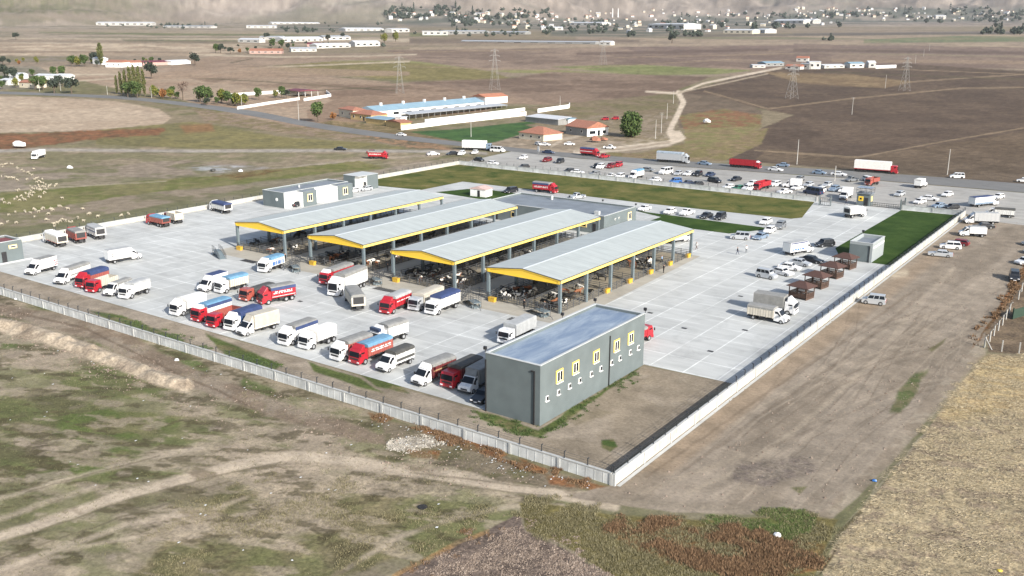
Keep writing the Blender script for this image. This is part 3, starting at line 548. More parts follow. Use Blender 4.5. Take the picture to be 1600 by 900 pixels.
wall((-44.0, 80.9), (-44.2, 268), 'sunlit pale concrete wall along the dirt road on the right of the yard', M_wallw)
wall((-211.8, 265.2), (-82.8, 266.2), 'low grey wall between the long rear lawn and the crowded parking strip', M_wall, 1.25)
wall((-59.8, 267.6), (-44.4, 268.0), 'short piece of grey wall behind the bright green corner lawn', M_wall, 1.25)
wall((-211.9, 80.8), (-211.9, 265.0), 'pale wall between the yard and the sheep pasture on the left', M_wallw, 1.1)
wall((-45.5, 116.9), (-45.6, 117), 'x', wires=False) if 0 else None
# footing strip outside the right wall
sheet('kerb_strip', [(-43.75, 81), (-43.3, 81), (-43.4, 268), (-43.85, 268)], .03, M_side)
# ================================================================ buildings
M_grey = mat('grey_render', alb(128, 140, 142, .56), .8, noise=.13, nscale=.45, bump=.05)
M_white = mat('white_render', (.74, .74, .72), .8, noise=.05, nscale=.7)
M_yel = mat('yellow_trim', (.78, .52, .05), .55); M_yelp = mat('pale_yellow_trim', (.72, .56, .24), .6)
M_glass = mat('window_glass', (.012, .015, .02), .16, spec=.3)
M_frame = mat('white_frame', (.78, .78, .76), .5); M_dark = mat('black_metal', (.02, .02, .022), .5)
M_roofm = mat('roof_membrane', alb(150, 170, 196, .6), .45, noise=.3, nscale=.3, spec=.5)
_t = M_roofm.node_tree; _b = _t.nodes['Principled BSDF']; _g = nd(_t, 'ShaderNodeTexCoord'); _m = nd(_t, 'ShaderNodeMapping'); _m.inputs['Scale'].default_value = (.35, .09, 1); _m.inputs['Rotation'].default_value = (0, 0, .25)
_n = nd(_t, 'ShaderNodeTexNoise', i_Scale=1.6, i_Detail=7.0, i_Roughness=.65, i_Distortion=.8); _r = nd(_t, 'ShaderNodeValToRGB'); _e = _r.color_ramp.elements; _e[0].position = .38; _e[0].color = (*alb(136, 156, 182, .6), 1); _e[1].position = .68; _e[1].color = (*alb(190, 204, 218, .6), 1)  # pale end of the ramp paints white glare into the roof colour
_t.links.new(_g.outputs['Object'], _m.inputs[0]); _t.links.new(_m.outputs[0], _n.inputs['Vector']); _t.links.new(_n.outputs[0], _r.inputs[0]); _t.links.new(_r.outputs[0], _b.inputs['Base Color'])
M_roofg = mat('flat_roof_grey', alb(150, 158, 166), .6, noise=.2, nscale=.3)
M_para = mat('parapet_cap', (.46, .48, .48), .6, noise=.06, nscale=2)
def win_x(parent, x, y, z, w, h, trim=M_yel, name='window', sill=True, s=1, panes=2):
    """window on a face normal to +x (s=1) at plane x"""
    f = MB(); t = .2 if trim else .03; pi_ = .08 if w > .7 else .05
    o = MB().box(x+.002, x+.09, y-w/2-t, y+w/2+t, z-h/2-t, z+h/2+t).build(name, trim or M_frame, parent)
    fr = MB().box(x+.092, x+.13, y-w/2, y+w/2, z-h/2, z+h/2).build('frame', M_frame, o)
    g = MB(); pw = w/panes
    for k in range(panes): g.box(x+.132, x+.145, y-w/2+k*pw+pi_, y-w/2+(k+1)*pw-pi_, z-h/2+pi_*.8, z+h/2-pi_*.8)
    g.build('pane', M_glass, o)
    if sill: MB().box(x+.003, x+.22, y-w/2-.14, y+w/2+.14, z-h/2-t-.07, z-h/2-t-.003).build('sill', M_frame, o)
    return o
def flat_roof(e, x0, x1, y0, y1, h, m, cap=M_para, cw=.35, par=.35, name='roof'):
    o = MB().box(x0+cw, x1-cw, y0+cw, y1-cw, h-par-.2, h-par).build(name, m, e)
    c = MB(); c.box(x0-.06, x1+.06, y0-.06, y0+cw, h, h+.08).box(x0-.06, x1+.06, y1-cw, y1+.06, h, h+.08).box(x0-.06, x0+cw, y0+cw, y1-cw, h, h+.08).box(x1-cw, x1+.06, y0+cw, y1-cw, h, h+.08)
    c.build('parapet', cap, e); return o
def shellwalls(x0, x1, y0, y1, h, t=.35):
    return MB().box(x0, x1, y0, y0+t, 0, h).box(x0, x1, y1-t, y1, 0, h).box(x0, x0+t, y0+t, y1-t, 0, h).box(x1-t, x1, y0+t, y1-t, 0, h)
# two-storey grey block by the front wall
e = empty('office_block', (-63.2, 102.7, 0), 0, 'two-storey grey office block with yellow-framed windows and a bluish flat roof near the front wall', 'building')
X0, X1, Y0, Y1, HB = -4.2, 4.1, -13.5, 13.5, 7.85
shellwalls(X0, X1, Y0, Y1, HB).build('wall', M_grey, e)
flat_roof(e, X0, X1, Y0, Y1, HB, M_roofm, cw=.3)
for y in (93.5, 97.3, 102.5, 108.0, 112.0): win_x(e, X1, y-102.7, 5.3, 1.2, 1.3, mat('window_yellow', (.76, .55, .12), .6))
for y in (90.7, 93.3, 95.9, 98.4, 101.3, 103.8, 106.7, 109.0, 112.0, 114.4): win_x(e, X1, y-102.7, 3.2, .5, .6, None, 'vent_window', True, panes=1)
dp = MB().box(X1+.002, X1+.14, -13.3+16.6, -13.16+16.6, 0, 7.2); dp.build('downpipe', M_dark, e)
MB().box(X1-.9, X1-.75, Y0-.15, Y0-.002, 0, 6.9).box(X1-1.3, X1-.75, Y0-.16, Y0-.003, 6.9, 7.05).build('downpipe', M_dark, e)
MB().box(X0+.02, X0+.16, Y0-.15, Y0-.002, 0, 7.0).build('downpipe', M_dark, e)
for x, y in ((X0, Y0), (X0, 4.5), (X0, Y1), (X1, Y1)): MB().cyl((x, y, HB+.08), (x, y, HB+.5), .05).box(x-.2, x+.2, y-.18, y+.12, HB+.45, HB+.85).build('floodlight', M_dark, e)
# long single-storey block behind the sheds
e = empty('sale_office', (-126.7, 199.2, 0), 0, 'long low grey building with a broad flat roof behind the third and fourth sheds', 'building')
shellwalls(-17.6, 17.6, -8, 8, 4.4).build('wall', M_grey, e); flat_roof(e, -17.6, 17.6, -8, 8, 4.4, M_roofg)
win_x(e, 17.6, 4.6, 2.6, 1.4, 1.5, M_yelp); win_x(e, 17.6, -.8, 2.9, .4, .4, None, 'vent_window', panes=1, sill=False); win_x(e, 17.6, -2.6, 2.9, .4, .4, None, 'vent_window', panes=1, sill=False)
for x in (-14, -2, 8, 15): MB().box(x-.4, x+.4, -8.09, -8.003, .0, 2.4).build('door', M_dark, e)
for x in (-8.5, 3.5, 12): f = MB().box(x-.9, x+.9, -8.1, -8.003, 1.2, 2.6).build('window', M_yelp, e); MB().box(x-.65, x+.65, -8.14, -8.102, 1.4, 2.4).build('pane', M_glass, f)
for x, y in ((17.5, 7.9), (8, 7.9), (-2, 7.9)): MB().cyl((x, y, 4.48), (x, y, 4.9), .05).box(x-.2, x+.2, y-.15, y+.15, 4.85, 5.2).build('floodlight', M_dark, e)
MB().box(13.5, 14.7, -5.6, -4.8, 4.05, 4.9).build('roof_unit', M_para, e)
MB().cyl((-6, 5.6, 4.05), (-6, 5.6, 5.1), .35).build('roof_vent', M_para, e)
# L-shaped office left of the sheds
e = empty('staff_building', (-200, 181.5, 0), 0, 'single-storey building of grey and white blocks with two yellow-framed windows left of the sheds', 'building')
shellwalls(-4.3, 4.2, -12.3, 12, 4.3).build('wall', M_grey, e); flat_roof(e, -4.3, 4.2, -12.3, 12, 4.3, M_roofg)
for y0, y1 in ((-7.6, -2.6), (5.4, 11.4)):
    w = MB(); w.box(4.202, 6.6, y0, y1, 0, 4.1); bx = w.build('annex', M_grey, e)
    MB().box(4.21, 6.58, y0-.08, y0-.003, 0, 4.08).build('white_facing', M_white, bx); MB().box(4.3, 6.5, y0+.1, y1-.1, 4.104, 4.2).build('roof', M_roofg, bx)
    win_x(e, 6.6, (y0+y1)/2, 2.3, 1.5, 1.7, M_yelp)
MB().box(4.203, 4.28, -12.2, -7.7, 0, 4.2).box(4.203, 4.28, -1.1, 5.3, 0, 4.2).build('white_facing', M_white, e)
MB().box(4.203, 4.3, -2.45, -1.2, 0, 2.5).build('door', M_dark, e)
MB().cyl((1.4, -12.42, 2.2), (1.4, -12.305, 2.2), .45, n=14).build('wall_dish', M_white, e)
MB().cyl((-1, -2, 3.95), (-1, -2, 4.7), .25).build('roof_vent', M_para, e)
e = empty('store_building', (-202.2, 205.6, 0), 0, 'small square grey building with a white recessed doorway beside the rear lawn', 'building')
MB().box(-3.2, 1.2, -4.4, 3.8, 0, 4.5).box(1.203, 3.2, -.9, 3.8, 0, 4.5).build('wall', M_grey, e)
MB().box(1.21, 3.12, -.98, -.903, 0, 4.4).box(1.203, 1.28, -4.0, -.99, 0, 4.4).build('white_facing', M_white, e); MB().box(1.9, 2.8, -1.05, -.983, 0, 2.4).build('door', M_dark, e)
MB().box(-3.3, 3.3, -4.5, 3.9, 4.503, 4.6).build('roof', M_para, e)
# guard kiosk at the left end
e = empty('weighing_kiosk', (-198.6, 92.6, 0), 0, 'grey flat-roofed kiosk with a dark door and a yellow-framed slit window at the left edge', 'building')
shellwalls(-3.3, 3.3, -5, 5, 4.3).build('wall', M_grey, e); flat_roof(e, -3.3, 3.3, -5, 5, 4.3, mat('red_roof', (.17, .05, .05), .7, noise=.15, nscale=.6))
MB().box(3.303, 3.4, 2.4-1.9, 3.4-1.9, 0, 2.3).build('door', M_dark, e); win_x(e, 3.3, 3.0, 3.1, 1.3, .4, M_yelp, panes=1, sill=False); win_x(e, 3.3, -2.3, 3.1, 1.0, .4, M_yelp, panes=1, sill=False)
sheet('pavement', [(-195.2, 86), (-193.6, 86), (-193.6, 99), (-195.2, 99)], .09, M_white)
# transformer building on the corner lawn
e = empty('transformer_building', (-51.95, 204.3, 0), 0, 'small light grey flat-roofed block building on the edge of the corner lawn', 'building')
M_lgrey = mat('light_grey_render', alb(178, 186, 188, .62), .8, noise=.07, nscale=1)
shellwalls(-2.35, 2.35, -4.5, 4.7, 4.1).build('wall', M_lgrey, e); flat_roof(e, -2.35, 2.35, -4.5, 4.7, 4.1, M_roofg, cw=.3, par=.6)
MB().box(2.353, 2.42, -4.2, 4.4, 2.95, 3.3).build('vent_band', M_white, e); MB().box(-2.2, 1.9, -4.6, -4.503, .1, 3.6).build('shutter_door', M_grey, e)
MB().box(1.7, 1.85, -4.7, -4.603, 0, 3.4).box(1.4, 1.85, -4.7, -4.603, 3.4, 3.52).build('downpipe', M_dark, e); MB().cyl((-2.2, 4.5, 4.18), (-2.2, 4.5, 4.6), .05).box(-2.45, -1.95, 4.3, 4.7, 4.55, 4.95).build('floodlight', M_dark, e)
# gate house
p = at(1349, 321.5); e = empty('guard_house', (p.x, p.y+1.6, 0), 0, 'narrow grey guard hut with a yellow window and railed roof at the gate', 'building')
MB().box(-2.0, 1.6, -1.6, 1.6, 0, 3.3).build('wall', M_grey, e)
f = MB().box(-1.5, -.2, -1.7, -1.603, 1.3, 2.6).build('window', M_yel, e); MB().box(-1.12, -.6, -1.75, -1.703, 1.7, 2.2).build('pane', M_glass, f)
MB().box(.1, 1.1, -1.68, -1.603, 0, 2.3).build('door', M_dark, e); f = MB().box(1.603, 1.7, -.7, .7, 1.2, 2.6).build('window', M_yelp, e)
MB().box(-2.3, 1.9, -1.9, 1.9, 3.303, 3.45).build('roof', M_roofg, e); rl = MB()
for x in (-2.2, -.8, .5, 1.8): rl.cyl((x, -1.8, 3.45), (x, -1.8, 4.9), .04, n=5).cyl((x, 1.8, 3.45), (x, 1.8, 4.9), .04, n=5)
for z in (4.2, 4.88): rl.box(-2.2, 1.8, -1.83, -1.77, z, z+.05).box(-2.2, 1.8, 1.77, 1.83, z, z+.05).box(-2.22, -2.16, -1.7, 1.7, z, z+.05).box(1.78, 1.84, -1.7, 1.7, z, z+.05)
rl.build('roof_railing', M_dark, e)
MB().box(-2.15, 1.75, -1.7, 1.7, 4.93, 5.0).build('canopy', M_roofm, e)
# gates
def gate(px, py, w, label, rz=0.0, h=2.2):
    p = at(px, py); e = empty('metal_gate', (p.x, p.y, 0), rz, label, 'gate'); mb = MB()
    for z in (.15, h/2, h): mb.box(0, w, -.03, .03, z-.05, z+.05)
    k = 0
    while k <= w+.01: mb.box(k-.03, k+.03, -.034, .034, .1, h+.05); k += .6
    mb.build('bars', M_post, e); MB().box(-.35, -.05, -.15, .15, 0, h+.7).build('post', M_grey, e); MB().box(w+.05, w+.35, -.15, .15, 0, h+.7).build('post', M_grey, e)
gate(1281, 321, 2.6, 'slid-open dark metal gate leaf at the end of the rear lawn wall', .35)
gate(1407, 328, 3.2, 'dark metal gate leaf beside the corner lawn wall', 1.5)
gate(1360, 322, 8.2, 'long low sliding metal gate right of the guard hut', .05, 1.1)
# white hut on the little lawn
e = empty('garden_hut', (-165.2, 217, 0), .1, 'small white hut with a pale reddish roof on the little lawn behind the sheds', 'hut')
MB().box(-2.6, 2.6, -1.9, 1.9, 0, 2.2).build('wall', M_white, e); MB().prism([(-2.9, 2.2), (2.9, 2.2), (2.9, 2.3), (0, 3.0), (-2.9, 2.3)], -2.1, 2.1).build('roof', mat('faded_red_roof', (.5, .36, .33), .7, noise=.15, nscale=1), e)
MB().box(-.1, .7, -1.97, -1.903, 0, 1.9).build('door', M_dark, e)
# ================================================================ the four cattle sheds
M_roofs = mat('shed_roof', alb(212, 219, 216, .62), .5, noise=.05, nscale=.5); M_steel = mat('painted_steel', alb(128, 142, 148, .62), .5, noise=.08, nscale=2)
_t = M_roofs.node_tree; _b = _t.nodes['Principled BSDF']; _src = _b.inputs['Base Color'].links[0].from_socket; _g = nd(_t, 'ShaderNodeTexCoord'); _s = nd(_t, 'ShaderNodeSeparateXYZ'); _t.links.new(_g.outputs['Object'], _s.inputs[0])
_a = nd(_t, 'ShaderNodeMath', operation='FRACT'); _t.links.new(_s.outputs[1], _a.inputs[0]); _c = nd(_t, 'ShaderNodeMath', operation='LESS_THAN', i_1=.14); _t.links.new(_a.outputs[0], _c.inputs[0]); _r = nd(_t, 'ShaderNodeMapRange', i_3=1.0, i_4=.90); _t.links.new(_c.outputs[0], _r.inputs[0])
_m = nd(_t, 'ShaderNodeMapping'); _m.inputs['Scale'].default_value = (.12, .9, 1); _t.links.new(_g.outputs['Object'], _m.inputs[0]); _n = nd(_t, 'ShaderNodeTexNoise', i_Scale=1.0, i_Detail=5.0); _t.links.new(_m.outputs[0], _n.inputs['Vector']); _q = nd(_t, 'ShaderNodeMapRange', i_1=.35, i_2=.7, i_3=1.03, i_4=.90); _t.links.new(_n.outputs[0], _q.inputs[0])
_p = nd(_t, 'ShaderNodeMath', operation='MULTIPLY'); _t.links.new(_r.outputs[0], _p.inputs[0]); _t.links.new(_q.outputs[0], _p.inputs[1]); _v = nd(_t, 'ShaderNodeVectorMath', operation='SCALE'); _t.links.new(_src, _v.inputs[0]); _t.links.new(_p.outputs[0], _v.inputs['Scale']); _t.links.new(_v.outputs[0], _b.inputs['Base Color'])
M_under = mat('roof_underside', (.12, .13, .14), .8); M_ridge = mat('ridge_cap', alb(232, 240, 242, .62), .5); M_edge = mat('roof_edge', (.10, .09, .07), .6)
SX0, SP, SW, SL, SY, HE, HR = -167.6, 23.06, 15.84, 52.75, 130.6, 5.95, 6.85
NB = 6
ORD = ['first shed', 'second shed', 'third shed', 'fourth shed']
col_me = MB().box(-.25, .25, -.25, .25, 0, HE-.25).prismx([(-.25, HE-1.5), (-.25, HE-.35), (.25, HE-.35), (.25, HE-1.5)], -.02, .02).mesh('column', M_steel)
brk = MB().prism([(.2, HE-1.5), (1.0, HE-.45), (.2, HE-.45)], -.12, .12).mesh('bracket', M_steel)
SHEDS = []
for i in range(4):
    e = empty('cattle_shed', (SX0+SP*i, SY, 0), 0, ['open-sided cattle shed farthest left, nearest to the staff building', 'second open-sided cattle shed from the left', 'third open-sided cattle shed from the left', 'open-sided cattle shed farthest right, nearest to the grey office block'][i], 'shed', 'open cattle sheds in a row'); SHEDS.append(e)
    W, Ln = SW, SL; t = .12
    if i == 0:
        rf = MB().prism([(0, HE), (W/2, HR), (W, HE), (W, HE-t), (W/2, HR-t), (0, HE-t)], 0, Ln).mesh('roof', M_roofs)
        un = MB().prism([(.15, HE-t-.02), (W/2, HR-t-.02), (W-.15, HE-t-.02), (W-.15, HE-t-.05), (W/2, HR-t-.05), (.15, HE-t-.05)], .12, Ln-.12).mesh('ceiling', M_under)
        rd = MB().prism([(W/2-.28, HR-.02), (W/2, HR+.05), (W/2+.28, HR-.02)], .02, Ln-.02).mesh('ridge_cap', M_ridge)
        ed = MB().box(-.05, .0, 0, Ln, HE-.14, HE+.02).box(W, W+.05, 0, Ln, HE-.14, HE+.02).prism([(0, HE+.02), (W/2, HR+.02), (W, HE+.02), (W, HE-.12), (W/2, HR-.12), (0, HE-.12)], -.06, -.004).mesh('roof_edge', M_edge)
        fa = MB().box(W-.02, W+.03, .0, Ln, HE-.62, HE-.15).box(-.03, .02, 0, Ln, HE-.62, HE-.15).mesh('side_fascia', M_yelp if 0 else mat('sunlit_yellow', (.80, .60, .16), .55))  # sides brighter yellow than the gables: sunlight put into the colour
        gbs = []
        for yy in (.02, Ln-.2):
            gb = MB(); gbs.append(gb); gb.prism([(.25, HE-.62), (W-.25, HE-.62), (W-.25, HE-.16), (W/2, HR-.16), (.25, HE-.16)], yy+.06, yy+.10)
            gb.prism([(.25, HE-.78), (W-.25, HE-.78), (W-.25, HE-.62), (.25, HE-.62)], yy-.04, yy+.16)
            gb.prism([(.25, HE-.28), (W/2, HR-.30), (W-.25, HE-.28), (W-.25, HE-.15), (W/2, HR-.15), (.25, HE-.15)], yy-.04, yy+.16)
            gb.box(W-.6, W-.25, yy-.04, yy+.16, HE-.62, HE-.3).box(.25, .6, yy-.04, yy+.16, HE-.62, HE-.3)
        gbs = [g_.mesh('gable_beam', M_yel) for g_ in gbs]
        bm_ = MB()
        for k in range(1, NB): y = Ln*k/NB; bm_.prism([(.25, HE-.8), (W-.25, HE-.8), (W-.25, HE-.25), (W/2, HR-.25), (.25, HE-.25)], y-.06, y+.06)
        for x in (2, 4, 6, 10, 12, 14): bm_.box(x-.05, x+.05, .2, Ln-.2, HE-.24+.1*min(x, W-x)*.9-.05, HE-.16+.1*min(x, W-x)*.9-.05)
        bm_ = bm_.mesh('rafters', mat('dark_steel', (.09, .10, .11), .6))
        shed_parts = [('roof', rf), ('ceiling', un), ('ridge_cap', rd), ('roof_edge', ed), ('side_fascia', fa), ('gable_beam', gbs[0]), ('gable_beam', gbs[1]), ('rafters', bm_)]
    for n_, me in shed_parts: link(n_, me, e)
    for k in range(NB+1):
        y = .3+(Ln-.6)*k/NB
        for x, r in ((.3, 0), (W-.3, math.pi)):
            o = link('column', col_me, e, (x, y, 0)); o2 = link('bracket', brk, o, (0, 0, 0), r)
M_floor = concrete_mat('shed_floor', alb(176, 166, 146), 8.8, 5.3, line=.1, streak=.16, seam=.7)
for i in range(4): sheet('shed_floor', [(SX0+SP*i+.3, SY+.3), (SX0+SP*i+SW-.3, SY+.3), (SX0+SP*i+SW-.3, SY+SL-.3), (SX0+SP*i+.3, SY+SL-.3)], .035, M_floor)
# pens: rail fences between the columns, each run one fence
M_rail = mat('galvanised_rail', (.11, .115, .12), .55, .3)
def rail_mesh(L, h=1.45, n=4, gap=2.2):
    mb = MB(); k = max(1, round(L/gap))
    for i in range(k+1): mb.box(L*i/k-.05, L*i/k+.05, -.05, .05, 0, h+.05)
    for j in range(n): z = h*(j+1)/n-.1; mb.box(0, L, -.035, .035, z-.045, z+.045)
    return mb.mesh('rails', M_rail)
r_end = rail_mesh(SW-.8); r_bay = rail_mesh((SL-.6)/NB-.7); r_mid = rail_mesh(SL-1)
BAYN = ['first', 'second', 'third', 'fourth', 'fifth', 'sixth', 'seventh']
for i in range(4):
    x0 = SX0+SP*i; nm = ORD[i].split(',')[0]
    for k in range(NB+1):
        o = link('pen_fence', r_end, None, (x0+.4, SY+.3+(SL-.6)*k/NB+(-.35 if k == 0 else .0), 0)); tag(o, f'{BAYN[k]} cross rail fence from the front of the {nm} from the left', 'fence', 'steel pen fences in the sheds')
    for s, xx in (('left', .25), ('right', SW-.25)):
        for k in range(NB):
            o = link('pen_fence', r_bay, None, (x0+xx, SY+.3+(SL-.6)*k/NB+.35, 0), math.pi/2); tag(o, f'side rail of the {BAYN[k]} bay, {s} side of the {nm} from the left', 'fence', 'steel pen fences in the sheds')
    o = link('pen_fence', r_mid, None, (x0+SW/2-.9, SY+.5, 0), math.pi/2); tag(o, f'long rail fence left of the central aisle of the {nm} from the left', 'fence', 'steel pen fences in the sheds')
    o = link('pen_fence', r_mid, None, (x0+SW/2+.9, SY+.5, 0), math.pi/2); tag(o, f'long rail fence right of the central aisle of the {nm} from the left', 'fence', 'steel pen fences in the sheds')
# yellow water troughs
M_tank = mat('yellow_plastic', (.55, .34, .04), .5, noise=.15, nscale=3)
tr = MB().prism([(-.6, 0), (.6, 0), (.7, .75), (-.7, .75)], -.35, .35).box(-.72, .72, -.4, .4, .752, .82).mesh('water_trough', M_tank)
k = 0
for px, py, l in [(1009, 459, 'beside the second bay'), (981, 443, ''), ] if 0 else []: pass
for n_, (xx, yy) in enumerate([(-82.9, SY+.3+(SL-.6)*j/NB-1.2) for j in range(2, 7)]):
    o = link('water_trough', tr, None, (xx, yy, 0), math.pi/2); tag(o, f'yellow water trough by the {BAYN[n_+2]} right-hand column of the fourth shed', 'trough', 'yellow water troughs')
for i in range(4):
    o = link('water_trough', tr, None, (SX0+SP*i+1.9, SY-.75, 0)); tag(o, 'yellow water trough by the front left column of the '+ORD[i].split(',')[0], 'trough', 'yellow water troughs')
# loading ramps in front of the sheds
def ramp(px, py, rz, label):
    p = at(px, py); e = empty('loading_ramp', (p.x, p.y, 0), rz, label, 'ramp')
    MB().box(-1.2, 1.2, -.7, .7, 1.0, 1.12).prism([(1.2, 1.12), (4.2, .08), (4.2, 0), (1.2, 1.0)], -.7, .7).build('deck', M_steel, e)
    rl = MB()
    for y in (-.72, .72):
        for x, z in ((-1.2, 1.12), (0, 1.12), (1.2, 1.12), (2.7, .6), (4.2, .05)): rl.cyl((x, y, 0), (x, y, z+1.0), .04, n=5)
        for d in (.35, .7, 1.0): rl.cyl((-1.2, y, 1.12+d), (1.2, y, 1.12+d), .035, n=5).cyl((1.2, y, 1.12+d), (4.2, y, .05+d), .035, n=5)
    rl.build('railing', M_rail, e)
    MB().box(-.9, .9, -.5, .5, 0, .3).cyl((-.5, -.85, .3), (-.5, -.62, .3), .3, n=10).cyl((-.5, .62, .3), (-.5, .85, .3), .3, n=10).build('trolley', M_steel, e)
    MB().cyl((-1.2, 0, .4), (-2.3, 0, .5), .05, n=6).cyl((-2.3, 0, .5), (-2.9, 0, .1), .05, n=6).build('drawbar', M_rail, e)
ramp(340, 399, -.4, 'steel loading ramp standing alone on the concrete left of the first shed'); ramp(462, 424, 2.6, 'steel loading ramp between the blue-roofed truck and the second shed')
ramp(588, 444, 2.7, 'steel loading ramp behind the large white lorry'); ramp(742, 480, 2.6, 'steel loading ramp right of the white truck in front of the fourth shed'); ramp(848, 494, 2.8, 'dark low trolley ramp in front of the fourth shed')
# long narrow cattle race at the sheds' front corners
for i, (px, py) in enumerate([(470, 409), (600, 432), (735, 458)]):
    p = at(px, py); o = link('pen_fence', rail_mesh(7.5), None, (p.x, p.y, 0), -1.2); tag(o, f'slanting rail fence in the alley between the {BAYN[i]} and {BAYN[i+1]} shed', 'fence', 'steel pen fences in the sheds')
    o = link('pen_fence', rail_mesh(6.5), None, (p.x-2, p.y-.6, 0), .1); tag(o, f'rail fence across the alley between the {BAYN[i]} and {BAYN[i+1]} shed', 'fence', 'steel pen fences in the sheds')
# wooden gazebos
M_wood = mat('brown_wood', (.085, .05, .035), .75, noise=.2, nscale=4); M_wroof = mat('brown_shingle', (.075, .038, .03), .85, noise=.22, nscale=5, bump=.4)
gz = {}
def gazebo_meshes():
    a, b = 1.75, 1.45
    gz['floor'] = MB().box(-a, a, -b, b, .25, .35).box(-a, -a+.2, -b, b, 0, .25).box(a-.2, a, -b, b, 0, .25).mesh('floor', M_wood)
    gz['post'] = MB().box(-.07, .07, -.07, .07, .35, 2.3).mesh('post', M_wood)
    w = MB()
    for y in (-b, b):
        w.box(-a, a, y-.03, y+.03, 1.1, 1.2)
        for k in range(16): x = -a+2*a*(k+.5)/16; w.box(x-.07, x+.07, y-.02, y+.02, .35, 1.1)
    for x in (-a, a):
        w.box(x-.03, x+.03, -b, b, 1.1, 1.2)
        for k in range(12): y = -b+2*b*(k+.5)/12; w.box(x-.02, x+.02, y-.07, y+.07, .35, 1.1)
    gz['railing'] = w.mesh('railing', M_wood)
    r = MB(); c, d = 2.15, 1.85; zt = 3.15
    r.add([(-c, -d, 2.3), (c, -d, 2.3), (c, d, 2.3), (-c, d, 2.3), (-.6, 0, zt), (.6, 0, zt), (-c, -d, 2.2), (c, -d, 2.2), (c, d, 2.2), (-c, d, 2.2)],
          [(0, 1, 5, 4), (1, 2, 5), (2, 3, 4, 5), (3, 0, 4), (6, 7, 1, 0), (7, 8, 2, 1), (8, 9, 3, 2), (9, 6, 0, 3), (9, 8, 7, 6)])
    gz['roof'] = r.mesh('roof', M_wroof); gz['bench'] = MB().box(-a+.1, a-.1, b-.5, b-.05, .7, .78).box(-a+.1, a-.1, -b+.05, -b+.5, .7, .78).box(-.8, .8, -.35, .35, 1.0, 1.07).box(-.1, .1, -.1, .1, .35, 1.0).mesh('bench', M_wood)
gazebo_meshes()
for i, (x, y) in enumerate([(-52.6, 165.2), (-52.8, 174.3), (-52.8, 183.6), (-52.9, 192.7)]):
    e = empty('gazebo', (x, y, 0), -.18+math.pi*0, 'small brown wooden gazebo, '+['nearest to the camera, next to the two canopied trucks', 'second nearest in the row of four', 'third in the row, beside the parked black saloon', 'farthest of the row, next to the light grey transformer building'][i], 'gazebo', 'brown wooden gazebos by the right wall')
    for k_ in ('floor', 'railing', 'roof', 'bench'): link(k_, gz[k_], e)
    for sx in (-1.7, 0, 1.7):
        for sy in (-1.4, 1.4): link('post', gz['post'], e, (sx, sy, 0))
# ================================================================ vehicles
def paintm(name, col, rough=.36): return mat('paint_'+name, col, rough, coat=.2, noise=.17, nscale=2.2)
PC = {'white': paintm('white', (.70, .70, .70)), 'red': paintm('red', (.36, .016, .026)), 'orange': paintm('orange', (.32, .075, .055)), 'darkred': paintm('darkred', (.17, .018, .022)),
      'black': paintm('black', (.018, .02, .024)), 'grey': paintm('grey', (.17, .18, .19)), 'silver': mat('paint_silver', (.48, .50, .52), .35, .35), 'blue': paintm('blue', (.03, .13, .38)),
      'bluegrey': mat('paint_bluegrey', (.22, .29, .38), .35, .3), 'green': paintm('green', (.02, .12, .07)), 'navy': paintm('navy', (.02, .035, .08)), 'beige': paintm('beige', (.62, .58, .50)), 'yellow': paintm('yellow', (.7, .5, .06))}
TC = {'grey': mat('tarp_grey', (.23, .23, .22), .75, noise=.18, nscale=1.5, bump=.3), 'lgrey': mat('tarp_light_grey', (.36, .37, .37), .7, noise=.15, nscale=1.5, bump=.3), 'dark': mat('tarp_dark', (.07, .07, .065), .75, noise=.25, nscale=1.5, bump=.3),
      'blue': mat('tarp_light_blue', (.13, .27, .40), .65, noise=.16, nscale=1.5, bump=.3), 'navy': mat('tarp_blue', (.035, .055, .14), .6, noise=.2, nscale=1.5, bump=.3), 'white': mat('tarp_white', (.72, .71, .67), .7, noise=.10, nscale=1.5, bump=.3),
      'beige': mat('tarp_beige', (.42, .39, .33), .75, noise=.12, nscale=1.5, bump=.3), 'silver': mat('tarp_silver', (.32, .38, .44), .5, noise=.3, nscale=2, bump=.4)}
def board_mat(name, col, per=.46, k=.62):
    m = mat(name, col, .5, noise=.12, nscale=1.3); t = m.node_tree; b = t.nodes['Principled BSDF']; src = b.inputs['Base Color'].links[0].from_socket
    tc = nd(t, 'ShaderNodeTexCoord'); s = nd(t, 'ShaderNodeSeparateXYZ'); t.links.new(tc.outputs['Object'], s.inputs[0])
    a = nd(t, 'ShaderNodeMath', operation='MULTIPLY', i_1=1/per); t.links.new(s.outputs[0], a.inputs[0]); f = nd(t, 'ShaderNodeMath', operation='FRACT'); t.links.new(a.outputs[0], f.inputs[0])
    c = nd(t, 'ShaderNodeMath', operation='LESS_THAN', i_1=.2); t.links.new(f.outputs[0], c.inputs[0]); r = nd(t, 'ShaderNodeMapRange', i_3=1.0, i_4=k); t.links.new(c.outputs[0], r.inputs[0])
    v = nd(t, 'ShaderNodeVectorMath', operation='SCALE'); t.links.new(src, v.inputs[0]); t.links.new(r.outputs[0], v.inputs['Scale']); t.links.new(v.outputs[0], b.inputs['Base Color']); return m
BC = {'white': board_mat('white_boards', (.64, .64, .62)), 'red': board_mat('red_boards', (.36, .018, .028)), 'orange': board_mat('rusty_red_boards', (.33, .09, .07)), 'beige': board_mat('cream_boards', (.55, .51, .43)), 'darkred': board_mat('dark_red_boards', (.14, .03, .03)), 'blue': board_mat('blue_boards', (.05, .11, .25))}
M_tyre = mat('tyre', (.015, .015, .016), .85); M_rim = mat('rim', (.42, .43, .44), .4, .5); M_chas = mat('chassis', (.025, .025, .027), .7)
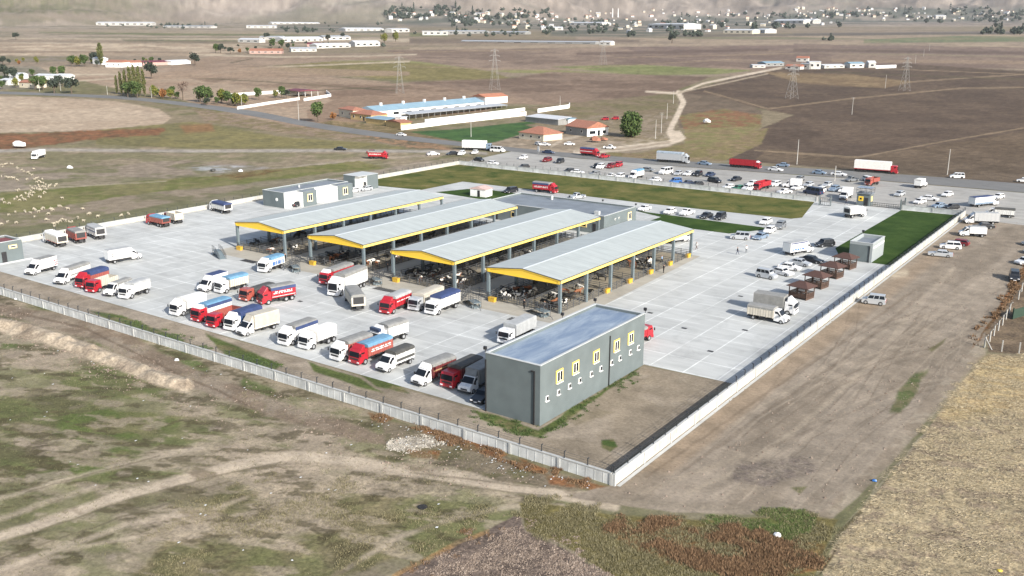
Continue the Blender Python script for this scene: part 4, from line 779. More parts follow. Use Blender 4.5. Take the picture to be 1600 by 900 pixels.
M_lamp = mat('headlight_glass', (.75, .76, .78), .15); M_red = mat('tail_lamp', (.45, .01, .01), .3); M_wood2 = mat('side_wood', (.36, .24, .12), .8, noise=.2, nscale=2)
MC = {}
def wheel_me(r, w):
    k = ('w', r, w)
    if k not in MC: MC[k] = (MB().cyl((0, -w/2, 0), (0, w/2, 0), r, n=14).mesh('tyre', M_tyre), MB().cyl((0, -w/2-.012, 0), (0, w/2+.012, 0), r*.56, n=10).mesh('rim', M_rim))
    return MC[k]
def add_wheel(par, x, y, r, w, rim=True):
    t, h = wheel_me(r, w); o = link('wheel', t, par, (x, y, r))
    if rim: link('rim', h, o)
def cached(key, fn):
    if key not in MC: MC[key] = fn()
    return MC[key]
GROUPS = {}
def place(F, Rr, W, Lr, name, label, cat, group=None, z=0.0):
    """F, Rr: where the near-side front and rear corners meet the ground in the photo"""
    f = at(*F); r = at(*Rr); d = Vector((f.x-r.x, f.y-r.y, 0)); L = d.length; d.normalize(); L = min(max(L, Lr[0]), Lr[1])
    n = Vector((-d.y, d.x, 0)); s = 1 if n.dot(Vector((f.x, f.y, 0))) > 0 else -1
    c = Vector((f.x, f.y, 0))-d*L/2+n*s*W/2
    e = empty(name, (c.x, c.y, float(terr(c.x, c.y))+z), math.atan2(d.y, d.x), label, cat, group); return e, L
# --- cars: hull profile + tapered glasshouse
CAR = {  # W, (Lmin,Lmax), hull h0, roof h, bonnet end, windscreen top, roof end, tail base (fractions from front)
 'saloon': (1.78, 4.3, 4.8, .92, 1.45, .27, .40, .72, .86), 'hatch': (1.72, 3.8, 4.3, .93, 1.48, .25, .38, .86, .98), 'suv': (1.86, 4.3, 4.8, 1.05, 1.72, .24, .35, .90, .985),
 'van': (1.82, 4.1, 4.6, 1.10, 1.85, .20, .32, .95, .99), 'minibus': (1.98, 4.9, 5.9, 1.20, 2.25, .12, .23, .96, .99), 'pickup': (1.85, 4.9, 5.3, 1.0, 1.75, .24, .34, .56, .62)}
def car(kind, F, Rr, col, label, cat=None, group='cars parked around the market', low=False):
    W, L0, L1, h0, hr, a, b, c, d = CAR[kind]
    e, L = place(F, Rr, W, (L0, L1), {'saloon': 'parked_car', 'hatch': 'parked_car', 'suv': 'parked_car', 'van': 'parked_van', 'minibus': 'minibus', 'pickup': 'pickup_truck'}[kind], label, cat or {'minibus': 'minibus', 'van': 'van', 'pickup': 'pickup'}.get(kind, 'car'), group)
    L = round(L*2)/2; X = lambda t: L/2-t*L; pm = PC[col]; key = (kind, L, col)
    def hull():
        prof = [(X(0), .32), (X(0)+.0, h0*.62), (X(.02), h0*.78), (X(a), h0), (X(d), h0), (X(.99), h0*.97), (X(1), h0*.6), (X(1), .32), (X(.9), .2), (X(.1), .2)]
        if kind == 'pickup': prof = [(X(0), .35), (X(0), h0*.7), (X(.02), h0*.86), (X(a), h0), (X(d), h0), (X(d)-.01, .75), (X(.97), .75), (X(.975), h0*.98), (X(1), h0*.98), (X(1), .35), (X(.9), .25), (X(.1), .25)]
        me = MB().prism(prof, -W/2, W/2, .04, .6).mesh('body', pm, bevel=.035); return me
    def cabin():
        return MB().prism([(X(a+.01), h0-.02), (X(b), hr), (X(c), hr-.02), (X(d-.005), h0-.02)], -W/2+.07, W/2-.07, .13, h0+.1).mesh('roof', pm, bevel=.03)
    link('body', cached(key+('b',), hull), e); cb = link('roof', cached(key+('c',), cabin), e)
    th = math.atan2(hr-h0, (b-a)*L)
    def ws():   # glass panels sit 12 mm proud of the cabin skin
        nx, nz = math.sin(th)*.015, math.cos(th)*.015; m = MB()
        p0 = (X(a+.035), h0+.07*(hr-h0)*2); p1 = (X(b-.012), hr-.07)
        y0, y1 = W/2-.16, W/2-.27
        m.add([(p0[0]+nx, -y0, p0[1]+nz), (p0[0]+nx, y0, p0[1]+nz), (p1[0]+nx, y1, p1[1]+nz), (p1[0]+nx, -y1, p1[1]+nz), (p0[0]-.02, -y0, p0[1]-.03), (p0[0]-.02, y0, p0[1]-.03), (p1[0]-.02, y1, p1[1]-.03), (p1[0]-.02, -y1, p1[1]-.03)], [(0, 1, 2, 3), (4, 7, 6, 5), (0, 4, 5, 1), (1, 5, 6, 2), (2, 6, 7, 3), (3, 7, 4, 0)])
        return m.mesh('windscreen', M_glass)
    def rw():
        t2 = math.atan2(hr-h0, (d-c)*L); nx, nz = math.sin(t2)*.015, math.cos(t2)*.015; m = MB()
        p0 = (X(d-.005)+(.15*(X(c)-X(d))), h0+.15*(hr-h0)); p1 = (X(c)-.12*(X(c)-X(d)), hr-.1*(hr-h0)); y0, y1 = W/2-.18, W/2-.27
        m.add([(p0[0]-nx, -y0, p0[1]+nz), (p0[0]-nx, y0, p0[1]+nz), (p1[0]-nx, y1, p1[1]+nz), (p1[0]-nx, -y1, p1[1]+nz), (p0[0]+.05, -y0, p0[1]-.02), (p0[0]+.05, y0, p0[1]-.02), (p1[0]+.05, y1, p1[1]-.02), (p1[0]+.05, -y1, p1[1]-.02)], [(0, 3, 2, 1), (4, 5, 6, 7), (0, 1, 5, 4), (1, 2, 6, 5), (2, 3, 7, 6), (3, 0, 4, 7)])
        return m.mesh('rear_window', M_glass)
    def sw(s):
        m = MB(); h1, h2 = h0+.07, hr-.1; ya = lambda z: s*(W/2-.07-.13*(1 if z > h0+.1 else 0)+.014)
        xs0, xs1 = X(a+.045), X(b+.012); xe0, xe1 = X(d-.03), X(c-.015)
        yb, yt = s*(W/2-.075+.014), s*(W/2-.2+.016)
        cuts = [0, .48, 1.0] if kind != 'pickup' else [0, 1.0]
        if kind in ('van', 'minibus'): cuts = [0, .33, .66, 1.0]
        for i in range(len(cuts)-1):
            u0 = cuts[i]+(.02 if i else 0); u1 = cuts[i+1]-(.02 if i < len(cuts)-2 else 0)
            q = [(xs0+(xe0-xs0)*u0, yb, h1), (xs0+(xe0-xs0)*u1, yb, h1), (xs1+(xe1-xs1)*u1, yt, h2), (xs1+(xe1-xs1)*u0, yt, h2)]
            m.add(q+[(p[0], p[1]-s*.05, p[2]) for p in q], [(0, 1, 2, 3), (7, 6, 5, 4), (0, 4, 5, 1), (1, 5, 6, 2), (2, 6, 7, 3), (3, 7, 4, 0)])
        return m.mesh('side_windows', M_glass)
    link('windscreen', cached(key[:2]+('ws',), ws), e); link('rear_window', cached(key[:2]+('rw',), rw), e)
    for s in (-1, 1): link('side_windows', cached(key[:2]+('sw', s), lambda: sw(s)), e)
    r = .33 if kind in ('saloon', 'hatch') else .37
    for t in (.18, .80):
        for y in (-W/2+.1, W/2-.1): add_wheel(e, X(t), y, r, .22, not low)
    hl = cached(('hl', kind), lambda: MB().box(-.03, .02, -.17, .17, -.07, .07).mesh('headlight', M_lamp)); tl = cached(('tl', kind), lambda: MB().box(-.02, .03, -.13, .13, -.1, .1).mesh('tail_light', M_red))
    for s in (-1, 1): link('headlight', hl, e, (L/2, s*(W/2-.28), h0*.66)); link('tail_light', tl, e, (-L/2-.02, s*(W/2-.22), h0*.72))
    if not low:
        link('number_plate', cached('np', lambda: MB().box(0, .02, -.26, .26, -.06, .06).mesh('number_plate', M_lamp)), e, (L/2+.005, 0, .42))
        for s in (-1, 1): link('wing_mirror', cached(('mir', col), lambda: MB().box(-.07, .07, -.1, .1, -.06, .07).mesh('wing_mirror', pm)), e, (X(b-.06), s*(W/2+.07), h0+.04))
    return e
# --- lorries and box vans
def truck(F, Rr, cab, body, roof, label, kind='stake', H=3.0, W=2.3, style='over', rng=(5.5, 9.5), stripe=None, defl=True, axles=2, lid=None, group='trucks parked in the yard', fold=False, low=False, name=None, cat='truck', ribs=True, rearopen=False, rack=False, mark=None, visor=None, gcol=None):
    """kind: stake (slatted sides + tarpaulin), box, open, tarp (curtain); style: over = cab over engine, nose = van front"""
    e, L = place(F, Rr, W, rng, name or ('box_van' if style == 'nose' else 'truck'), label, cat, group)
    cm = PC[cab]; Wc = min(W-.12, 2.25 if style == 'over' else 2.0); x1 = L/2
    big = H > 3.3; bz = 1.05 if style == 'over' else .85
    if style == 'over':
        cl = 1.75 if not big else 2.1; hc = 2.35 if not big else 2.85
        k = ('cab', cab, cl, hc, Wc)
        link('cab', cached(k, lambda: MB().prism([(0, .45), (.02, 1.25), (-.12, hc-.35), (-.3, hc), (-cl, hc), (-cl, .7), (-.9, .45)], -Wc/2, Wc/2, .07, 1.3).mesh('cab', cm, bevel=.05)), e, (x1, 0, 0))
        wz0, wz1, xa, xb = 1.3, hc-.32, .035, -.105
        link('windscreen', cached(('tws', hc, Wc), lambda: MB().add([(.03, -Wc/2+.14, wz0), (.03, Wc/2-.14, wz0), (-.10, Wc/2-.2, wz1), (-.10, -Wc/2+.2, wz1), (-.04, -Wc/2+.14, wz0), (-.04, Wc/2-.14, wz0), (-.17, Wc/2-.2, wz1), (-.17, -Wc/2+.2, wz1)], [(0, 1, 2, 3), (4, 7, 6, 5), (0, 4, 5, 1), (1, 5, 6, 2), (2, 6, 7, 3), (3, 7, 4, 0)]).mesh('windscreen', M_glass)), e, (x1+.01, 0, 0))
        for s in (-1, 1): link('side_window', cached(('tsw', hc, Wc, s), lambda: MB().prism([(-.28, 1.4), (-.42, hc-.38), (-1.1, hc-.38), (-1.1, 1.4)], s*(Wc/2-.12), s*(Wc/2-.045)).mesh('side_window', M_glass)), e, (x1, 0, 0))
        link('bumper', cached(('bmp', cab, Wc), lambda: MB().box(-.3, .1, -Wc/2-.03, Wc/2+.03, .35, .78).mesh('bumper', cm if cab != 'white' else MATS['paint_white'], bevel=.04)), e, (x1, 0, 0))
        link('grille', cached(('gr', Wc), lambda: MB().box(0, .05, -Wc/2+.35, Wc/2-.35, .88, 1.12).mesh('grille', M_dark)), e, (x1-.0, 0, 0))
        for s in (-1, 1):
            link('headlight', cached('thl', lambda: MB().box(0, .05, -.2, .2, -.09, .09).mesh('headlight', M_lamp)), e, (x1+.08, s*(Wc/2-.3), .58))
            if not low: link('wing_mirror', cached('tmr', lambda: MB().box(-.05, .05, -.09, .09, -.22, .22).mesh('wing_mirror', M_chas)), e, (x1-.02, s*(Wc/2+.2), 1.75))
        if defl: link('wind_deflector', cached(('df', cab, Wc, H, hc), lambda: MB().prism([(-.45, hc+.01), (-1.15, min(H, hc+.75)), (-1.35, min(H, hc+.75)), (-1.35, hc+.01)], -Wc/2+.15, Wc/2-.15, .12, hc+.2).mesh('wind_deflector', PC[gcol or cab], bevel=.03)), e, (x1, 0, 0))
        wr = .46; fx = x1-1.15; xb0 = x1-cl-.12
    else:
        cl = 2.0; hc = 2.15
        link('cab', cached(('ncab', cab, Wc), lambda: MB().prism([(0, .35), (0, .85), (-.12, 1.12), (-.75, 1.32), (-1.45, hc), (-2.15, hc+.05), (-2.15, .4), (-.3, .28)], -Wc/2, Wc/2, .1, 1.25).mesh('cab', cm, bevel=.05)), e, (x1, 0, 0))
        link('windscreen', cached(('nws', Wc), lambda: MB().add([(-.79, -Wc/2+.13, 1.37), (-.79, Wc/2-.13, 1.37), (-1.38, Wc/2-.2, hc-.08), (-1.38, -Wc/2+.2, hc-.08), (-.84, -Wc/2+.13, 1.3), (-.84, Wc/2-.13, 1.3), (-1.44, Wc/2-.2, hc-.12), (-1.44, -Wc/2+.2, hc-.12)], [(0, 1, 2, 3), (4, 7, 6, 5), (0, 4, 5, 1), (1, 5, 6, 2), (2, 6, 7, 3), (3, 7, 4, 0)]).mesh('windscreen', M_glass)), e, (x1+.03, 0, 0.02))
        for s in (-1, 1): link('side_window', cached(('nsw', Wc, s), lambda: MB().prism([(-.95, 1.36), (-1.5, hc-.14), (-1.95, hc-.14), (-1.95, 1.3)], s*(Wc/2-.16), s*(Wc/2-.07)).mesh('side_window', M_glass)), e, (x1, 0, 0))
        link('bumper', cached(('nbm', Wc), lambda: MB().box(-.25, .05, -Wc/2-.01, Wc/2+.01, .3, .55).mesh('bumper', M_chas, bevel=.04)), e, (x1, 0, 0))
        link('grille', cached(('ngr', Wc), lambda: MB().box(0, .03, -Wc/2+.5, Wc/2-.5, .62, .84).mesh('grille', M_dark)), e, (x1-.0, 0, 0))
        for s in (-1, 1):
            link('headlight', cached('nhl', lambda: MB().box(-.1, .03, -.2, .2, -.1, .1).mesh('headlight', M_lamp)), e, (x1, s*(Wc/2-.28), .8))
            if not low: link('wing_mirror', cached('nmr', lambda: MB().box(-.06, .06, -.12, .12, -.16, .16).mesh('wing_mirror', M_chas)), e, (x1-1.0, s*(Wc/2+.14), 1.45))
        wr = .36; fx = x1-.85; xb0 = x1-2.2
    x0 = -L/2; Lb = round((xb0-x0)*4)/4; xb0 = x0+Lb
    link('chassis', cached(('ch', Lb, style), lambda: MB().box(0, Lb+1.2, -.42, .42, wr*.9, bz-.02).box(.02, .12, -.95, .95, .4, .55).box(Lb*.45, Lb*.45+1.0, -.95, -.5, .45, bz-.1).box(Lb*.45, Lb*.45+1.0, .5, .95, .45, bz-.1).mesh('chassis', M_chas)), e, (x0, 0, 0))
    for s in (-1, 1): add_wheel(e, fx, s*(Wc/2-.12), wr, .26, not low)
    rx = [x0+Lb*.24] if axles == 2 else ([x0+Lb*.16, x0+Lb*.16+1.15] if axles == 3 else [x0+Lb*.12, x0+Lb*.12+1.15, x0+Lb*.12+2.3, fx-1.4])
    for x in rx:
        for s in (-1, 1): add_wheel(e, x, s*(W/2-.25), wr, .42, not low)
    bm_ = (BC.get(body) if kind in ('stake', 'open') else None) or PC.get(body) or TC.get(body) or M_wood2
    hs = H if kind in ('box', 'tarp') else (bz+(H-bz)*(.84 if kind == 'stake' else 1))
    def bod():
        m = MB(); t = .07
        if kind in ('open',) or rearopen:
            m.box(0, Lb, -W/2, W/2, bz, bz+.12).box(0, Lb, -W/2, -W/2+t, bz+.12, hs).box(0, Lb, W/2-t, W/2, bz+.12, hs).box(Lb-t, Lb, -W/2+t, W/2-t, bz+.12, hs)
            if not rearopen: m.box(0, t, -W/2+t, W/2-t, bz+.12, hs)
        else: m.box(0, Lb, -W/2, W/2, bz, hs-.06)
        if ribs and kind != 'tarp':
            n = max(3, int(Lb/.95))
            for i in range(n+1):
                x = .05+(Lb-.1)*i/n
                for s in (-1, 1): m.box(x-.05, x+.05, s*W/2-.035, s*W/2+.035, bz-.08, hs-.1)
            for z in ((.32, .6, .88) if kind != 'box' else ()):
                zz = bz+(hs-bz)*z
                for s in (-1, 1): m.box(.0, Lb, s*W/2-.022, s*W/2+.022, zz-.035, zz+.035)
        return m.mesh('cargo_body', bm_)
    cb = link('cargo_body', cached(('bd', kind, body, Lb, W, H, bz, ribs, rearopen), bod), e, (x0, 0, 0))
    if roof and kind != 'open':
        rm = TC[roof]
        def rf():
            m = MB(); h = H; ov = .03
            if kind in ('box',): m.box(.06, Lb-.06, -W/2+.06, W/2-.06, h-.058, h+.03)
            elif kind == 'tarp': m.prismx([(-W/2-ov, bz+.25), (-W/2-ov, h-.12), (-W/2+.12, h+.01), (W/2-.12, h+.01), (W/2+ov, h-.12), (W/2+ov, bz+.25)], -.02, Lb+.02)
            else:
                m.prismx([(-W/2-ov, hs-.2), (-W/2-ov, h-.2), (-W/2+.18, h-.07), (-.5, h), (.5, h), (W/2-.18, h-.07), (W/2+ov, h-.2), (W/2+ov, hs-.2)], -.02, Lb+.02)
            return m.mesh('roof_tarpaulin', rm, smooth=False)
        link('roof_tarpaulin', cached(('rf', kind, roof, Lb, W, H, hs), rf), cb)
        if kind == 'stake' and lid:
            lm = TC[lid]
            link('tarpaulin_edge', cached(('le', lid, Lb, W, hs, H), lambda: MB().box(-.03, Lb+.03, -W/2-.06, -W/2-.034, hs-.42, hs+.12).box(-.03, Lb+.03, W/2+.034, W/2+.06, hs-.42, hs+.12).mesh('tarpaulin_edge', lm)), cb)
    if kind == 'open': link('load_floor', cached(('lf', Lb, W, bz), lambda: MB().box(.08, Lb-.08, -W/2+.08, W/2-.08, bz+.121, bz+.25).mesh('load_floor', mat('straw_floor', (.09, .07, .05), .9, noise=.4, nscale=2))), cb)
    if style == 'over' and kind == 'stake' and not rearopen: link('tailgate', cached(('tg', W, hs, bz), lambda: MB().box(-.05, -.003, -W/2+.25, W/2-.25, bz+.35, hs-.15).mesh('tailgate', M_chas)), cb)
    if kind == 'box' and style == 'nose': link('tailgate', cached(('tg2', W, H, bz), lambda: MB().box(-.03, -.003, -W/2+.12, W/2-.12, bz+.1, H-.2).mesh('tailgate', M_frame)), cb)
    if rearopen or rack: pass
    if stripe:
        sm, z0, z1 = stripe; zz0 = bz+(hs-bz)*z0; zz1 = bz+(hs-bz)*z1
        m = MB()
        for s in (-1, 1): m.box(.12, Lb-.12, s*(W/2+.037), s*(W/2+.05), zz0, zz1)
        m.build('side_stripe', sm, cb)
    if mark:   # blocks of illegible lettering on the flank
        mm, x_0, x_1, z0, z1, rows = mark; m = MB(); rr = random.Random(hash(label) % 1000 if 0 else len(label)*7+int(L*10))
        for s in (-1, 1):
            for j in range(rows):
                x = Lb*x_0; za = bz+(hs-bz)*(z0+(z1-z0)*j/rows); zb = za+(hs-bz)*(z1-z0)/rows*.55
                while x < Lb*x_1: w = rr.uniform(.12, .34); m.box(x, x+w, s*(W/2+.037), s*(W/2+.052), za, zb); x += w+rr.choice([.07, .07, .25])
        m.build('side_lettering', mm, cb)
    if visor: link('sun_visor', MB().box(-.35, .2, -Wc/2+.05, Wc/2-.05, hc+.02, hc+.5).mesh('sun_visor', PC[visor], bevel=.03), e, (x1-.25, 0, 0))
    if style == 'nose' and H > 2.6 and defl and kind != 'open': link('wind_deflector', cached(('nd', roof, W, H), lambda: MB().prism([(-1.5, hc+.06), (-2.1, H-.12), (-2.3, H-.05), (-2.3, hc-.1), (-1.8, hc+.06)], -W/2+.2, W/2-.2, .1, hc+.2).mesh('wind_deflector', TC[roof] if kind == 'tarp' else PC['white'], bevel=.03)), e, (x1, 0, 0))
    if rack:
        m = MB()
        for s in (-1, 1):
            for i in range(6): x = Lb*i/5; m.cyl((x, s*(W/2-.03), hs), (x, s*(W/2-.03), H), .03, n=5)
            for z in (hs+.25, hs+.5, H-.1): m.box(0, Lb, s*(W/2-.03)-.02, s*(W/2-.03)+.02, z, z+.05)
        m.build('side_rack', M_frame, cb)
    return e
wh = M_frame; G1 = 'livestock trucks lined up along the front wall'; G2 = 'livestock trucks standing in the yard'
# ---- left corner of the yard
truck((51, 432), (91, 420.5), 'white', 'white', 'grey', 'white high-roofed box van with a red corner patch, leftmost of all', 'box', 2.85, 2.1, 'nose', (5.8, 7.2), group=G1, mark=(MATS['paint_red'], .02, .16, .1, .7, 3), ribs=False)
truck((98, 446.5), (143, 431), 'white', 'white', 'grey', 'white van-fronted truck with a long rounded grey tarpaulin roof', 'stake', 2.9, 2.1, 'nose', (6.5, 8.2), group=G1, stripe=(TC['grey'], .3, .42))
truck((132, 452.5), (172, 440), 'red', 'orange', 'navy', 'red truck with a bright blue tarpaulin roof and brown slatted sides', 'stake', 3.0, 2.3, 'over', (6, 8), group=G1, lid='navy')
truck((149.5, 459.5), (186, 447), 'red', 'beige', None, 'red-cabbed truck with an open beige load bed beside the blue-roofed one', 'open', 2.15, 2.3, 'over', (6, 7.6), defl=False, group=G1)
truck((174, 465), (208, 452), 'white', 'white', 'grey', 'small white pickup truck squeezed between the red cab and the grey-covered truck', 'stake', 2.3, 1.8, 'nose', (4.8, 6), defl=False, group=G1)
truck((200, 469.5), (233.5, 458), 'white', 'white', 'lgrey', 'white truck with a creased light grey cover, last of the left-hand group', 'stake', 2.75, 2.25, 'over', (5.8, 7), defl=False, group=G1)
truck((222.5, 404.5), (172, 413.5), 'white', 'white', 'lgrey', 'long white box van facing away from the front wall', 'box', 2.9, 2.15, 'nose', (7, 8.6), group=G2, mark=(M_chas, .12, .2, .3, .8, 2), ribs=False, stripe=(TC['lgrey'], .06, .2))
truck((67, 379), (90.5, 388), 'white', 'beige', 'white', 'cream slatted truck seen from behind near the far left wall', 'stake', 3.0, 2.35, 'over', (6.5, 8.5), group=G2, mark=(MATS['paint_red'], .0, .9, .0, .12, 1))
truck((103, 374), (119.5, 382), 'red', 'orange', 'grey', 'faded red slatted truck seen from behind between the cream and the grey-white truck', 'stake', 3.0, 2.35, 'over', (6, 8), group=G2)
truck((133, 368), (150.5, 376), 'grey', 'white', 'lgrey', 'grey and white panelled truck seen from behind, right of the faded red one', 'stake', 3.0, 2.35, 'over', (6, 8), group=G2, stripe=(TC['navy'], .5, .62))
truck((228, 350.5), (254, 356.5), 'red', 'orange', 'blue', 'light red slatted truck with a grey-blue cover by the left wall', 'stake', 2.7, 2.3, 'over', (6, 8), axles=3, group=G2)
truck((256, 346), (274, 351), 'darkred', 'beige', None, 'open-topped pale truck with a dark red frame behind the light red truck', 'open', 2.7, 2.3, 'over', (5.5, 7.5), group=G2, defl=False)
truck((327, 329), (352, 335.5), 'white', 'white', 'navy', 'white truck with a strong blue cover alone at the left wall', 'stake', 2.9, 2.3, 'over', (6, 8), group=G2, lid='navy')
# ---- second row
truck((320, 458.5), (357, 447), 'white', 'white', 'navy', 'white van-fronted truck with a flat dark blue roof in the middle row', 'box', 2.9, 2.1, 'nose', (6, 8), group=G2, ribs=False)
truck((347, 461), (386.5, 450.5), 'white', 'beige', 'blue', 'white truck with corrugated cream sides and a light blue roof', 'stake', 2.9, 2.3, 'over', (6.2, 8), group=G2)
truck((388, 473.5), (432, 459), 'orange', 'dark', 'dark', 'orange-red cab truck with a low dark body beside the red lorry with white lettering', 'stake', 2.1, 2.3, 'over', (6.5, 8.5), defl=True, group=G2)
truck((411, 478.5), (453.5, 470), 'red', 'red', 'grey', 'bright red truck with white lettering and a blue-edged grey cover', 'stake', 3.15, 2.35, 'over', (6.5, 8.5), axles=3, lid='navy', group=G2, mark=(wh, .15, .85, .42, .72, 2), stripe=(wh, .12, .16))
truck((416.5, 428), (444, 418.5), 'white', 'white', 'blue', 'white truck with blue side panels and a sky-blue cover before the first shed', 'stake', 2.9, 2.3, 'over', (5.8, 7), group=G2, mark=(MATS['paint_blue'], .1, .9, .1, .95, 1))
truck((279, 496.5), (318, 484.5), 'white', 'white', 'white', 'all-white slatted truck with a puffy white tarpaulin', 'stake', 2.9, 2.3, 'over', (6.2, 8), group=G1, axles=2)
truck((313, 506), (356, 492), 'red', 'white', 'blue', 'truck with a red and white cab and a long light blue cover', 'stake', 2.9, 2.3, 'over', (7, 8.8), lid='navy', group=G1, gcol='white')
truck((338, 515), (374, 502), 'red', 'orange', None, 'red-cabbed truck with an open dark load bed in the front row', 'open', 2.3, 2.3, 'over', (6, 8), group=G1)
truck((366, 520), (404, 506), 'white', 'blue', 'navy', 'white-cabbed truck with a blue body and blue-grey cover', 'stake', 3.0, 2.3, 'over', (6.5, 8), lid='navy', group=G1)
truck((381, 528), (431, 513.5), 'white', 'beige', 'beige', 'white van-fronted truck with a tall smooth beige curtain body', 'tarp', 3.1, 2.25, 'nose', (7, 8.4), group=G1)
truck((450.5, 543.5), (488, 529.5), 'white', 'white', 'grey', 'white truck with a navy-edged grey cover in front of the dirt strip', 'stake', 3.0, 2.3, 'over', (6.5, 8), lid='navy', group=G1)
truck((482.5, 549.5), (518, 536), 'white', 'white', 'white', 'white flat-nosed truck with slatted cream-white sides and a pale open top', 'stake', 2.8, 2.3, 'over', (6.2, 7.6), group=G1, axles=3)
truck((532, 568), (572, 553), 'white', 'orange', 'grey', 'white-cabbed truck with rusty red sides and a grey cover', 'stake', 2.9, 2.3, 'over', (6.8, 8.2), group=G1)
truck((593, 543), (627.5, 531.5), 'white', 'white', 'grey', 'white panelled truck with a blue sun visor behind the front row', 'stake', 3.1, 2.3, 'over', (6.2, 7.6), visor='navy', group=G2)
truck((563, 573.5), (606, 556.5), 'red', 'orange', 'blue', 'long red truck with a blue tarpaulin and white lettering in the front row', 'stake', 2.95, 2.35, 'over', (7, 8.6), group=G1, mark=(wh, .1, .9, .35, .7, 2), axles=2)
truck((603, 585), (645, 567.5), 'white', 'white', 'dark', 'white van-fronted truck with white side racks under a dark grey cover', 'stake', 2.7, 2.1, 'nose', (6.2, 7.4), group=G1, stripe=(TC['dark'], .2, .45), defl=False)
truck((659, 607), (708, 587), 'white', 'darkred', 'grey', 'white van-fronted truck with a dark red body and flat grey cover near the office block', 'stake', 2.9, 2.25, 'nose', (7, 8.4), group=G1, stripe=(M_wood2, .5, .6))
truck((708.5, 611), (745, 593), 'red', 'darkred', 'dark', 'red truck with a sagging dark green-grey tarpaulin near the office block', 'stake', 3.0, 2.35, 'over', (6.8, 8.2), group=G1, defl=False)
truck((735.5, 619), (768, 600), 'white', 'grey', 'grey', 'white van with a grey curtain body standing in the shade of the office block', 'tarp', 3.0, 2.2, 'nose', (6.4, 7.8), group=G1)
car('saloon', (752.5, 634.5), (772, 621), 'black', 'dark green-black saloon tucked in the shadow of the office block', group=G1)
# ---- middle of the yard
truck((529, 465.5), (575, 446), 'white', 'white', 'grey', 'tall white lorry with white panelled body and grey cover, the largest in the yard', 'stake', 3.9, 2.5, 'over', (9, 11.5), axles=3, group=G2, defl=True)
truck((513, 447), (560, 430), 'red', 'red', 'grey', 'red lorry mostly hidden behind the tall white lorry', 'stake', 2.9, 2.3, 'over', (6, 8), group=G2)
truck((537, 468), (550.5, 488.5), 'white', 'beige', 'grey', 'truck with a grey cover seen from behind beside the tall white lorry', 'stake', 3.1, 2.35, 'over', (6.5, 8.5), group=G2)
truck((610, 493.5), (643.5, 478.5), 'red', 'red', 'lgrey', 'bright red truck with a smooth grey cover in the middle of the yard', 'stake', 3.0, 2.35, 'over', (6.5, 8.2), group=G2, mark=(wh, .1, .9, .5, .65, 1))
truck((654, 488.5), (694, 470), 'silver', 'beige', 'beige', 'silver-cabbed truck with a cream tarpaulin between the red and the white truck', 'stake', 2.85, 2.3, 'over', (7, 8.5), group=G2, defl=False)
truck((680.5, 495), (719.5, 479), 'white', 'white', 'navy', 'white truck with a striped dark blue and white roof in front of the third shed', 'stake', 3.2, 2.4, 'over', (7, 8.6), group=G2, defl=False)
truck((796, 541), (838, 520), 'white', 'lgrey', 'lgrey', 'white-cabbed truck with a plain light grey cover in the lee of the office block', 'tarp', 2.9, 2.3, 'over', (7, 8.5), group=G2, defl=False)
truck((1021, 530), (985, 546), 'red', 'red', 'grey', 'red truck poking out from behind the right end of the office block', 'stake', 2.6, 2.2, 'over', (6, 7), group=G2, defl=False)
truck((1227, 508.5), (1166.5, 497.5), 'white', 'beige', 'grey', 'cream dropside truck with a grey-brown canopy, nearer of the two by the gazebos', 'stake', 2.55, 2.2, 'nose', (6, 7.4), defl=False, group=G2)
truck((1240, 495), (1176, 484.5), 'white', 'grey', 'grey', 'white-cabbed curtain-sided truck behind the cream dropside truck', 'tarp', 3.2, 2.4, 'over', (6.6, 8), group=G2)
truck((1272, 394.5), (1234.5, 401), 'white', 'white', 'lgrey', 'white box truck with small blue logos and open red rear doors behind the parked cars', 'box', 2.9, 2.2, 'nose', (7, 8.5), group=G2, mark=(MATS['paint_blue'], .15, .75, .15, .5, 1), stripe=(TC['navy'], .86, .97))
truck((1353, 338.5), (1330, 341.5), 'white', 'white', 'white', 'white livestock truck driving out past the guard hut', 'stake', 2.9, 2.3, 'over', (6, 7.5), group=G2, rearopen=False)
truck((866, 303.5), (832, 300), 'red', 'red', 'grey', 'red truck with a blue-grey cover standing at the edge of the long rear lawn', 'stake', 3.2, 2.4, 'over', (6.5, 8.2), group=G2, mark=(wh, .1, .9, .3, .6, 2), lid='navy')
truck((1080, 377), (1052, 382), 'white', 'white', 'white', 'white truck half hidden behind the far end of the fourth shed', 'stake', 2.9, 2.3, 'nose', (6.5, 8), group=G2)
# ---- cars inside
K = 'cars parked inside the yard'
car('van', (1209, 438.5), (1183, 433.5), 'silver', 'silver high-roofed van at the near end of the row of cars', group=K)
car('saloon', (1232, 433.5), (1206, 427.5), 'white', 'white saloon next to the silver van', group=K)
car('saloon', (1249, 425), (1214, 420), 'white', 'long white saloon in the middle of the row of cars', group=K)
car('saloon', (1263, 418.5), (1231, 413), 'silver', 'silver saloon between the long white saloon and the black one', group=K)
car('saloon', (1281, 414), (1246, 407.5), 'black', 'black saloon at the far end of the row beside the box truck', group=K)
car('suv', (1281, 387.5), (1304, 385), 'black', 'black car parked in the shadow beside the transformer building lawn', group=K)
car('van', (1141, 374), (1170.5, 376), 'silver', 'beige-silver van parked beside the lawn strip end', group=K)
car('saloon', (1186, 376.5), (1205, 370), 'bluegrey', 'blue-grey car next to the beige-silver van', group=K)
car('hatch', (1203, 366), (1216, 359.5), 'white', 'white hatchback at the tip of the green lawn strip', group=K)
car('suv', (1221, 359.5), (1231, 352.5), 'grey', 'dark grey car beside two white hatchbacks at the lawn corner', group=K)
